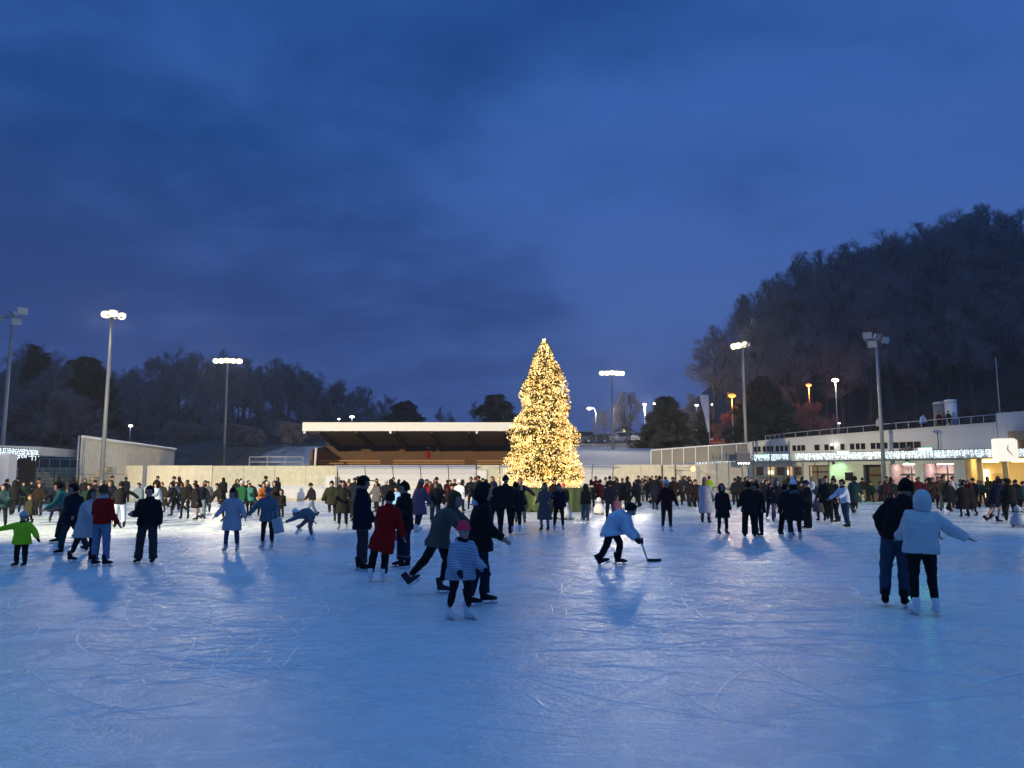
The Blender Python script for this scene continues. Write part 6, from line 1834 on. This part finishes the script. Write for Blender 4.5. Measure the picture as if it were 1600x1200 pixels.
person(686, 752, 824, 10, 'walk', 'jacket:charcoal', 'reg:ddenim', 'short:brownhair', 'black', 'person in dark jacket and dark jeans just left of the leaning olive jacket')
person(703, 750, 803, 0, 'stand', 'parka:maroon', 'slim:black', 'short:darkhair', 'black', 'maroon clad figure behind the leaning olive jacket')
person(707, 757, 815, 6, 'stand', 'jacket:black', 'slim:black', 'beanie:black', 'black', 'person with black knitted hat looking over the leaning olive jacket')
person(719, 749, 806, 0, 'stand', 'parka:white', 'slim:black', 'beanie:white', 'black', 'person in white hat and whitish jacket above the pink hatted child')
person(737, 745, 797, 10, 'stand', 'parka:charcoal', 'slim:black', 'short:darkhair', 'black', 'dark haired head left of the red hat above the tall black jacket')
person(744, 745, 801, 0, 'stand', 'parka:black', 'slim:black', 'beanie:dred', 'black', 'person with dark red hat behind the tall black jacket')
person(752, 747, 799, -10, 'aout', 'jacket:black', 'slim:black', 'short:darkhair', 'black', 'dark figure right of the dark red hat')
person(771, 744, 802, 0, 'stand', 'parka:brown', 'slim:black', 'long:brownhair', 'black', 'long brown haired person above the magenta hat, left of the tree')
person(774, 752, 836, 172, 'stand', 'jacket:black', 'slim:black', 'beanie:rose', 'black', 'person in black with magenta hat, arms around the neighbour, seen from behind')
person(790, 742, 836, 176, 'stand', 'parka:black', 'slim:black', 'beanie:charcoal', 'charcoal', 'tall person in black with dark grey hat embracing the magenta hat, seen from behind', AL=(5, 60, 10))
person(800, 753, 834, 170, 'walk', 'parka:black', 'slim:black', 'short:darkhair', 'white', 'person in black with white skates, rightmost of the dark trio left of the tree')
person(813, 746, 818, 4, 'stand', 'jacket:navy', 'reg:denim', 'long:auburn', 'black', 'auburn haired person in open dark jacket and blue jeans stretching an arm over the planter', AL=(8, 56, 14), AR=(4, 14, 20), L=(2, 7, 2), Rr=(2, 6, 2), scarf='grey', scarftail=True)
person(851, 754, 830, -20, 'stand', 'longcoat:coat', 'slim:ljeans', 'long:darkhair', 'black', 'dark haired person in long grey brown coat in front of the planter', AL=(12, 10, 60), AR=(12, 10, 60))
person(864, 747, 812, 0, 'stand', 'parka:dbrown', 'slim:black', 'short:darkhair', 'black', 'dark figure in front of the planter between the long grey coat and the grey scarf')
person(873, 755, 829, 10, 'stand', 'jacket:navy', 'slim:black', 'short:brownhair', 'lgrey', 'person in open dark jacket with long grey scarf in front of the planter', scarf='grey', scarftail=True)
person(881, 759, 813, 20, 'stand', 'parka:charcoal', 'slim:black', 'beanie:pink', 'black', 'person with salmon pink hat behind the long grey scarf')
person(900, 747, 797, -30, 'stand', 'parka:blue', 'reg:olive', 'short:brownhair', 'black', 'person in vivid royal blue jacket standing by the planter', AR=(60, 20, 30))
person(914, 761, 821, 172, 'wide', 'hoodie:black', 'wide:denim', 'hood:black', 'white', 'person in black hooded top, white shirt hem and flared blue jeans seen from behind', L=(2, 9, 2), Rr=(2, 8, 2))
person(931, 744, 792, 0, 'stand', 'parka:dred', 'slim:black', 'short:darkhair', 'black', 'person with dark cap and red plaid scarf behind the white skating aid', scarf='red')
person(938, 749, 798, 170, 'walk', 'coat:maroon', 'slim:black', 'short:darkhair', 'black', 'person in dark maroon coat leaning over the white skating aid', lean=12, AL=(40, 8, 20), AR=(40, 8, 20))
person(954, 751, 814, 178, 'stand', 'parka:navy', 'reg:black', 'short:darkhair', 'black', 'person in black seen from behind, above the hockey child', L=(2, 6, 2), Rr=(2, 6, 2), AL=(4, 18, 20), AR=(4, 20, 18))
person(947, 746, 787, 0, 'stand', 'parka:lgrey', 'slim:black', 'bun:darkhair', 'black', 'small far figure with hair bun, left of the wide straw hat')
person(962, 744, 787, 10, 'stand', 'parka:dbrown', 'slim:black', 'brim:khaki', 'black', 'person wearing a wide pale straw coloured hat')
person(973, 747, 792, -10, 'stand', 'longcoat:charcoal', 'slim:black', 'short:darkhair', 'black', 'person in long charcoal coat right of the straw hat')
person(979, 748, 783, 160, 'wide', 'jacket:black', 'slim:black', 'short:darkhair', 'black', 'dark figure with spread legs half behind the long charcoal coat')
person(964, 774, 815, 20, 'stand', 'parka:rose', 'slim:charcoal', 'short:brownhair', 'black', 'small child in dull pink half hidden by the hockey child', child=True)
person(993, 752, 791, 70, 'stride', 'jacket:black', 'slim:black', 'long:darkhair', 'black', 'slim person in black striding to the right, alone right of the straw hat', lean=2)
person(998, 743, 780, 0, 'stand', 'parka:black', 'slim:black', 'short:darkhair', 'black', 'tall dark figure at the left end of the cluster in front of the pale wall')
person(1003, 747, 784, 0, 'stand', 'coat:taupe', 'reg:lgrey', 'short:darkhair', 'white', 'person with grey scarf and pale checked trousers in the cluster by the pale wall')
person(1007, 742, 778, 10, 'stand', 'parka:charcoal', 'slim:black', 'short:darkhair', 'black', 'far dark head in the cluster by the pale wall, behind the grey scarf')
person(1011, 750, 785, -20, 'walk', 'jacket:black', 'slim:black', 'short:darkhair', 'white', 'person in black with white skates in the cluster, beside the grey scarf')
person(1014, 744, 778, 0, 'stand', 'parka:beige', 'slim:grey', 'short:blond', 'black', 'pale blond figure in the cluster by the pale wall')
person(1020, 743, 782, 10, 'stand', 'coat:brown', 'reg:black', 'short:brownhair', 'black', 'person in brown coat left of the green jacket in the cluster by the pale wall')
person(1027, 742, 784, -10, 'stand', 'parka:dgreen', 'reg:charcoal', 'short:darkhair', 'black', 'person in dark green jacket in the cluster by the pale wall')
person(1034, 743, 786, 10, 'stand', 'parka:tan', 'reg:charcoal', 'short:brownhair', 'black', 'person in tan jacket behind the maroon jacket')
person(1028, 746, 780, 0, 'stand', 'parka:brown', 'slim:black', 'long:brownhair', 'black', 'long brown haired figure between the green jacket and the tan jacket')
person(1042, 749, 832, 3, 'aout', 'jacket:maroon', 'slim:black', 'beanie:lblue', 'white', 'person in maroon jacket with pale blue hat and white skates gliding towards the camera', lean=4, L=(6, 2, 4), Rr=(-4, 3, 8), AL=(4, 24, 8), AR=(4, 26, 8))
person(1057, 746, 790, -10, 'kick', 'coat:brown', 'reg:beige', 'long:brownhair', 'black', 'long haired person in brown jacket and beige trousers right of the maroon jacket')
person(1066, 742, 772, 0, 'stand', 'parka:grey', 'slim:grey', 'short:greyhair', 'black', 'tiny far grey figure at the pale wall, right of the brown jacket')
person(1071, 749, 782, 20, 'walk', 'coat:black', 'slim:black', 'short:darkhair', 'black', 'person in black coat, the left one of a dark pair by the wall')
person(1078, 744, 784, 20, 'walk', 'coat:dbrown', 'slim:black', 'hood:black', 'white', 'person in black hooded coat, the taller of a dark pair by the wall')
person(1093, 749, 802, -60, 'walk', 'parka:dbrown', 'slim:black', 'short:darkhair', 'white', 'person in dark brown jacket skating behind the lilac coat', lean=12)
person(1103, 745, 818, 150, 'stand', 'longcoat:lilac', 'reg:rose', 'beanie:rose+long:blond', 'charcoal', 'person in long lilac coat and pink trousers with pink hat', AL=(10, 10, 20), AR=(26, 20, 14))
person(1110, 744, 782, 170, 'stand', 'jacket:lime', 'slim:black', 'short:darkhair', 'black', 'person in dark clothes with a neon yellow vest behind the lilac coat')
person(1130, 755, 836, 6, 'stand', 'coat:black', 'slim:black', 'hood:black', 'navy', 'person in black hooded coat with dark blue skates standing alone by the walker frame', AL=(4, 14, 10), AR=(4, 10, 10))
# ---- right group
person(1148, 748, 782, 160, 'stand', 'coat:charcoal', 'slim:black', 'long:blond', 'black', 'light haired person in dark coat in front of the boards, left of the brown jacket')
person(1156, 744, 783, 170, 'stand', 'parka:brown', 'reg:lgrey', 'short:darkhair', 'black', 'person in brown jacket and pale grey trousers at the boards')
person(1164, 746, 784, 10, 'stand', 'coat:dred', 'slim:black', 'short:darkhair', 'black', 'person in dark red coat left of the black pair')
person(1175, 746, 787, 0, 'stand', 'parka:black', 'slim:black', 'short:darkhair', 'black', 'far dark head just above the black pair')
person(1172, 752, 840, 168, 'stand', 'parka:black', 'wide:black', 'short:darkhair', 'black', 'person in black seen from behind, left one of the black clad pair', AL=(-6, 20, 50), AR=(2, 10, 20), L=(2, 5, 2), Rr=(2, 6, 2))
person(1186, 755, 838, -50, 'stand', 'parka:black', 'reg:charcoal', 'short:darkhair', 'black', 'person in black turned to the left, right one of the black clad pair')
person(1196, 746, 792, 0, 'stand', 'coat:brown', 'slim:black', 'short:brownhair', 'black', 'person in open brown coat with pale vest in front of the cage', scarf='white')
person(1204, 748, 797, 10, 'stand', 'parka:olive', 'slim:black', 'short:brownhair', 'black', 'person in olive brown jacket right of the pale vest')
person(1205, 755, 815, -20, 'stand', 'jacket:black', 'slim:black', 'long:darkhair', 'white', 'dark clad person with white skates just right of the black pair')
person(1215, 749, 816, 20, 'stand', 'parka:navy', 'reg:mauve', 'hood:denim', 'charcoal', 'person with blue hood and purplish trousers left of the white bobble hat')
person(1228, 757, 838, 150, 'stand', 'parka:black', 'wide:black', 'short:darkhair', 'black', 'person in wide black trousers next to the white bobble hat', L=(2, 7, 2), Rr=(2, 7, 2))
person(1230, 742, 782, 0, 'stand', 'parka:olive', 'slim:black', 'short:darkhair', 'black', 'far olive figure directly above the white bobble hat on the left')
bb = person(1243, 746, 845, 176, 'stand', 'coat:black', 'slim:black', 'pom:white+long:darkhair', 'lgrey', 'person in black coat with white bobble hat, fur collar and pale grey boots', bulk=1.12, AL=(2, 18, 14), AR=(-4, 18, 30))
bm = bmesh.new()
tube(bm, [bb['spine'](.40, .08, -.14), bb['spine'](.46, .14, -.06), bb['spine'](.46, .14, .06), bb['spine'](.40, .08, .14)], [.04, .055, .055, .04], 10)
bb['piece']('fur_collar', bm, cloth('grey'), .02, 2, .03)
person(1251, 757, 802, 0, 'stand', 'parka:charcoal', 'slim:black', 'short:darkhair', 'black', 'dark head between the white bobble hat and the purple hat')
person(1263, 750, 827, -80, 'stand', 'parka:black', 'wide:black', 'beanie:purple', 'black', 'person with dark purple hat, black jacket and wide black trousers facing left', AL=(10, 8, 60), AR=(10, 8, 60))
person(1272, 752, 807, 160, 'stand', 'coat:lblue', 'reg:lblue', 'hood:lblue', 'white', 'pale blue clad figure half hidden behind the purple hat')
person(1284, 747, 815, 172, 'stand', 'longcoat:grey', 'slim:black', 'hood:grey', 'black', 'person in long pale grey hooded coat seen from behind')
person(1300, 744, 818, -70, 'walk', 'parka:black', 'reg:black', 'short:darkhair', 'charcoal', 'tall person in black facing left beside the long grey coat', lean=4)
person(1309, 747, 817, -60, 'stand', 'parka:charcoal', 'reg:black', 'short:darkhair', 'charcoal', 'dark haired person close behind the tall one facing left')
ww = person(1325, 749, 825, -70, 'walk', 'jacket:sky', 'reg:denim', 'short:darkhair', 'black', 'person in white and blue jacket and blue jeans reaching an arm to the left', lean=8, L=(10, 4, 16), Rr=(-8, 4, 8), AL=(40, 8, 30), AR=(40, 10, 20), scarf='navy', topmat=mat('cloth_whiteblue', (.52, .60, .74), rough=.85, var=.1))
person(1334, 744, 803, 150, 'walk', 'coat:dteal', 'slim:black', 'short:darkhair', 'black', 'person in very dark green coat behind the white and blue jacket')
person(1349, 746, 786, 176, 'wide', 'jacket:dbrown', 'reg:khaki', 'short:darkhair', 'black', 'person in dark brown jacket and khaki trousers seen from behind near the pavilion', AL=(4, 22, 10), AR=(4, 24, 10))
person(1365, 752, 786, 20, 'kick', 'parka:dgreen', 'slim:black', 'short:darkhair', 'black', 'small dark green figure right of the khaki trousers', child=True)
person(1377, 752, 785, -20, 'stand', 'parka:denim', 'slim:red', 'short:darkhair', 'black', 'child in blue and white jacket with red trousers by the pavilion', child=True)
person(1386, 749, 787, 0, 'stand', 'parka:maroon', 'slim:black', 'short:brownhair', 'black', 'person in dull red jacket just left of the nearby black jacket')
person(1422, 742, 790, 0, 'stand', 'parka:dgreen', 'slim:black', 'short:darkhair', 'black', 'far dark green figure above the gap of the near couple')
person(1436, 745, 792, 10, 'stand', 'parka:dred', 'slim:black', 'short:brownhair', 'black', 'dark red figure just above the white hood')
person(1447, 749, 794, 0, 'stand', 'parka:maroon', 'slim:black', 'short:darkhair', 'black', 'maroon figure right above the white hood')
person(1460, 746, 796, -10, 'stand', 'coat:brown', 'slim:black', 'short:darkhair', 'black', 'person in dark brown coat right of the white hood')
person(1469, 744, 794, 10, 'stand', 'parka:brown', 'slim:black', 'short:brownhair', 'black', 'brown haired figure in front of the right shop opening')
person(1478, 741, 797, 0, 'stand', 'parka:tan', 'reg:beige', 'short:darkhair', 'black', 'person in tan jacket and beige trousers in front of the right shop opening')
person(1487, 744, 795, 10, 'stand', 'parka:lilac', 'reg:taupe', 'short:darkhair', 'black', 'person in pale purple grey jacket right of the tan jacket')
person(1494, 748, 792, 0, 'stand', 'coat:dgreen', 'slim:black', 'short:darkhair', 'black', 'person in dark green coat, the left one in front of the pillar by the lobby')
person(1501, 749, 791, -10, 'stand', 'coat:teal', 'slim:black', 'short:brownhair', 'black', 'person in pale teal coat in front of the pillar by the lobby')
person(1508, 753, 809, 176, 'stand', 'longcoat:black', 'slim:black', 'short:darkhair', 'black', 'person in long black coat at the left side of the lit lobby')
person(1519, 758, 809, 170, 'stand', 'coat:black', 'slim:black', 'hood:dred', 'black', 'person in black with a dark red hood next to the long black coat')
person(1529, 750, 787, 0, 'stand', 'parka:beige', 'slim:black', 'long:blond', 'black', 'long fair haired figure against the lit lobby')
person(1536, 751, 790, 4, 'stand', 'jacket:green', 'slim:black', 'short:brownhair', 'black', 'person in green jacket against the lit lobby')
person(1548, 766, 810, 150, 'stride', 'parka:brown', 'slim:grey', 'short:brownhair', 'black', 'child in brown jacket leaning beside the navy jacket at the right edge', child=True)
person(1560, 748, 817, 120, 'stride', 'parka:navy', 'shorts:denim', 'short:darkhair', 'charcoal', 'person in navy jacket and denim shorts striding at the right edge')
person(1571, 748, 797, 0, 'stand', 'parka:olive', 'slim:black', 'hood:olive', 'black', 'olive hooded figure behind the navy jacket at the right edge')
person(1579, 747, 808, 160, 'walk', 'parka:brown', 'slim:black', 'short:darkhair', 'black', 'person in brown jacket between the olive hood and the blue grey skating aid')
person(1587, 748, 818, 150, 'stride2', 'parka:black', 'reg:black', 'short:darkhair', 'black', 'person in black pushing the blue grey skating aid at the right edge', AL=(45, 8, 20), AR=(45, 8, 20))
person(1598, 752, 802, 0, 'stand', 'parka:dteal', 'slim:black', 'short:darkhair', 'black', 'teal grey figure cut off by the right picture edge')
person(1398, 750, 789, 0, 'stand', 'parka:charcoal', 'slim:black', 'short:brownhair', 'black', 'dark figure left of the head of the nearby black jacket')
# ---- the packed far rows, where one dark winter coat cannot be told from the next
rc = random.Random(14)
spans = [(0, 62, 6), (80, 200, 6), (236, 335, 6), (340, 440, 5), (528, 560, 3), (583, 690, 7), (695, 770, 6), (918, 985, 5), (995, 1085, 8), (1140, 1200, 5), (1205, 1260, 4), (1270, 1345, 3), (1380, 1500, 10), (1500, 1600, 8)]
for a_, b_, n_ in spans:
    for k_ in range(n_):
        u_ = a_ + (b_ - a_) * (k_ + rc.uniform(.15, .85)) / n_
        vt_ = rc.uniform(743, 751); vf_ = vt_ + rc.uniform(38, 50)
        person(u_, vt_, vf_, rc.uniform(-180, 180), rc.choice(('stand', 'stand', 'walk', 'walk2', 'talk')), rc.choice(('parka', 'coat', 'parka', 'jacket')) + ':' + rc.choice(('black', 'black', 'navy', 'charcoal', 'dbrown', 'black')),
               'reg:black', rc.choice(('short:darkhair', 'long:darkhair', 'beanie:black', 'hood:black')), 'black', 'dark clad figure in the packed far rows of skaters in front of the boards')['body']['group'] = 'dark clad skaters in the far rows'
# ---- four people on the pavilion roof
def on_roof(u, vt, off, top, head, label, yaw=0, **kw):
    s_, _ = fac_sz(u, 665, off); zr = None
    for (s0, z0), (s1, z1) in zip(sl, sl[1:]):
        lo, hi = min(s0, s1), max(s0, s1)
        if lo <= s_ <= hi: zr = z0 + (z1 - z0) * (s_ - s0) / (s1 - s0)
    zr = (zr if zr is not None else sl[0][1]) - .12
    p = fp(s_, off, zr)
    H = max(1.45, min(1.9, at(u, vt, p.y).z - zr))
    r = person(u, 745, 800, yaw, 'stand', top, 'slim:black', head, 'black', label, free=H / 1.81, **kw)
    r['body'].location = p
    r['body']['group'] = 'people on the pavilion roof'
on_roof(1373, 653, -1.4, 'parka:lgrey', 'short:darkhair', 'person in pale jacket on the roof behind the unlit mast')
on_roof(1441, 652, -1.5, 'parka:sky', 'short:darkhair', 'person in bright blue jacket leaning on the roof railing', lean=24)
on_roof(1468, 645, -1.3, 'jacket:dred', 'short:darkhair', 'person in dark red in front of the grey advertising column')
on_roof(1483, 648, -1.3, 'jacket:olive', 'short:darkhair', 'person in dark green in front of the white advertising column')

# ------------------------------------------------------------------ turn the built-up forms into single smooth skins
for o, vox, smooth, fold in PENDING:
    m = o.modifiers.new('skin', 'REMESH'); m.mode = 'VOXEL'; m.voxel_size = vox; m.use_smooth_shade = True
    m = o.modifiers.new('soft', 'SMOOTH'); m.factor = .5; m.iterations = smooth
    if fold:
        m = o.modifiers.new('folds', 'DISPLACE'); m.texture = FOLD_TEX; m.strength = fold; m.mid_level = .5; m.texture_coords = 'LOCAL'
hid = bpy.data.objects.new('skate_boot_form', BOOT0); link(hid)
m = hid.modifiers.new('skin', 'REMESH'); m.mode = 'VOXEL'; m.voxel_size = .012; m.use_smooth_shade = True
m = hid.modifiers.new('soft', 'SMOOTH'); m.factor = .5; m.iterations = 3
bpy.context.view_layer.update()
dg = bpy.context.evaluated_depsgraph_get()
new = {}
for o in [p[0] for p in PENDING] + [hid]:
    new[o] = bpy.data.meshes.new_from_object(o.evaluated_get(dg))
for o, me in new.items():
    o.modifiers.clear()
    old = o.data
    mats = [m_ for m_ in old.materials]
    if o is hid: continue
    o.data = me; me.name = old.name
    me.materials.clear()
    for m_ in mats: me.materials.append(m_)
    for p_ in me.polygons: p_.use_smooth = True
    bpy.data.meshes.remove(old)
bme = new[hid]; bme.materials.clear(); bme.materials.append(None)
for o in list(bpy.data.objects):
    if o.data is BOOT0 and o is not hid:
        mm = o.material_slots[0].material
        o.data = bme
        o.material_slots[0].link = 'OBJECT'; o.material_slots[0].material = mm
for p_ in bme.polygons: p_.use_smooth = True
bpy.data.objects.remove(hid)
# eyes and mouths
for body, H4, Sc, paint in PEOPLE:
    if '_eyes' in body: del body['_eyes']
    if not paint: continue
    inv = (Matrix.Scale(Sc, 4) @ H4).inverted()
    for p_ in body.data.polygons:
        c = inv @ p_.center
        if c.y > -.05 or abs(c.x) > .05 or abs(c.z) > .09: continue
        if (abs(abs(c.x) - .030) < .012 and abs(c.z - .010) < .008): p_.material_index = 1
        elif abs(c.x) < .024 and abs(c.z + .060) < .009: p_.material_index = 2

# ------------------------------------------------------------------ green spill lamps that the photo shows on the ice and wall
def spot(name, label, loc, aim, energy, col, size=70, blend=.8):
    r = tag(empty(name, loc), label, 'lamp')
    bm = bmesh.new(); tube(bm, [(0, 0, 0), (0, 0, .22)], [.11, .09], 12); mesh_obj('housing', bm, M_dark, r)
    bm = bmesh.new(); tube(bm, [(0, 0, -.02), (0, 0, -.003)], [.09, .09], 12); mesh_obj('lens', bm, glow('lens_' + name, col, 6), r)
    la = bpy.data.lights.new('spot', 'SPOT'); la.energy = energy; la.color = col; la.spot_size = R(size); la.spot_blend = blend; la.shadow_soft_size = .08
    o = bpy.data.objects.new('spot', la); link(o); o.parent = r
    d = (Vector(aim) - Vector(loc)).normalized()
    r.rotation_euler = (-d).to_track_quat('Z', 'Y').to_euler()
    o.location = (0, 0, -.06)
gpos = fp(S(1420, 745), .2, LZ - .05)
spot('green_spotlight', 'small green spotlight under the canopy of the right pavilion', gpos, gpos + FN * 5 + Vector((2, 0, -4)), 700, (.10, 1.0, .30), 120)
gpos = fp(S(1310, 745), .75, LZ - .05)
spot('green_spotlight', 'green lamp under the canopy lighting the pale green wall', gpos, gpos - FN * 1.5 + Vector((.2, 0, -1.6)), 70, (.45, 1.0, .5), 130)
q = at(-110, 738, 46)
spot('green_spotlight', 'green spotlight on the white pillar at the left edge', Vector((q.x, 47.2, 3.0)), gp(20, 822), 900, (.10, 1.0, .35), 34)

# ------------------------------------------------------------------ thin evening haze over the whole place
hm = bpy.data.materials.new('evening_haze'); hm.use_nodes = True
nt = hm.node_tree
for n in list(nt.nodes):
    if n.type != 'OUTPUT_MATERIAL': nt.nodes.remove(n)
ho_ = [n for n in nt.nodes if n.type == 'OUTPUT_MATERIAL'][0]
vol = N(nt, 'ShaderNodeVolumePrincipled')
vol.inputs['Color'].default_value = (.74, .76, .82, 1)
vol.inputs['Density'].default_value = HAZE
vol.inputs['Anisotropy'].default_value = .35
nt.links.new(vol.outputs[0], ho_.inputs['Volume'])
bm = bmesh.new(); box(bm, -430, 430, -210, 530, -2.0, 70)
mesh_obj('haze', bm, hm)['kind'] = 'stuff'
scene.cycles.volume_bounces = 0
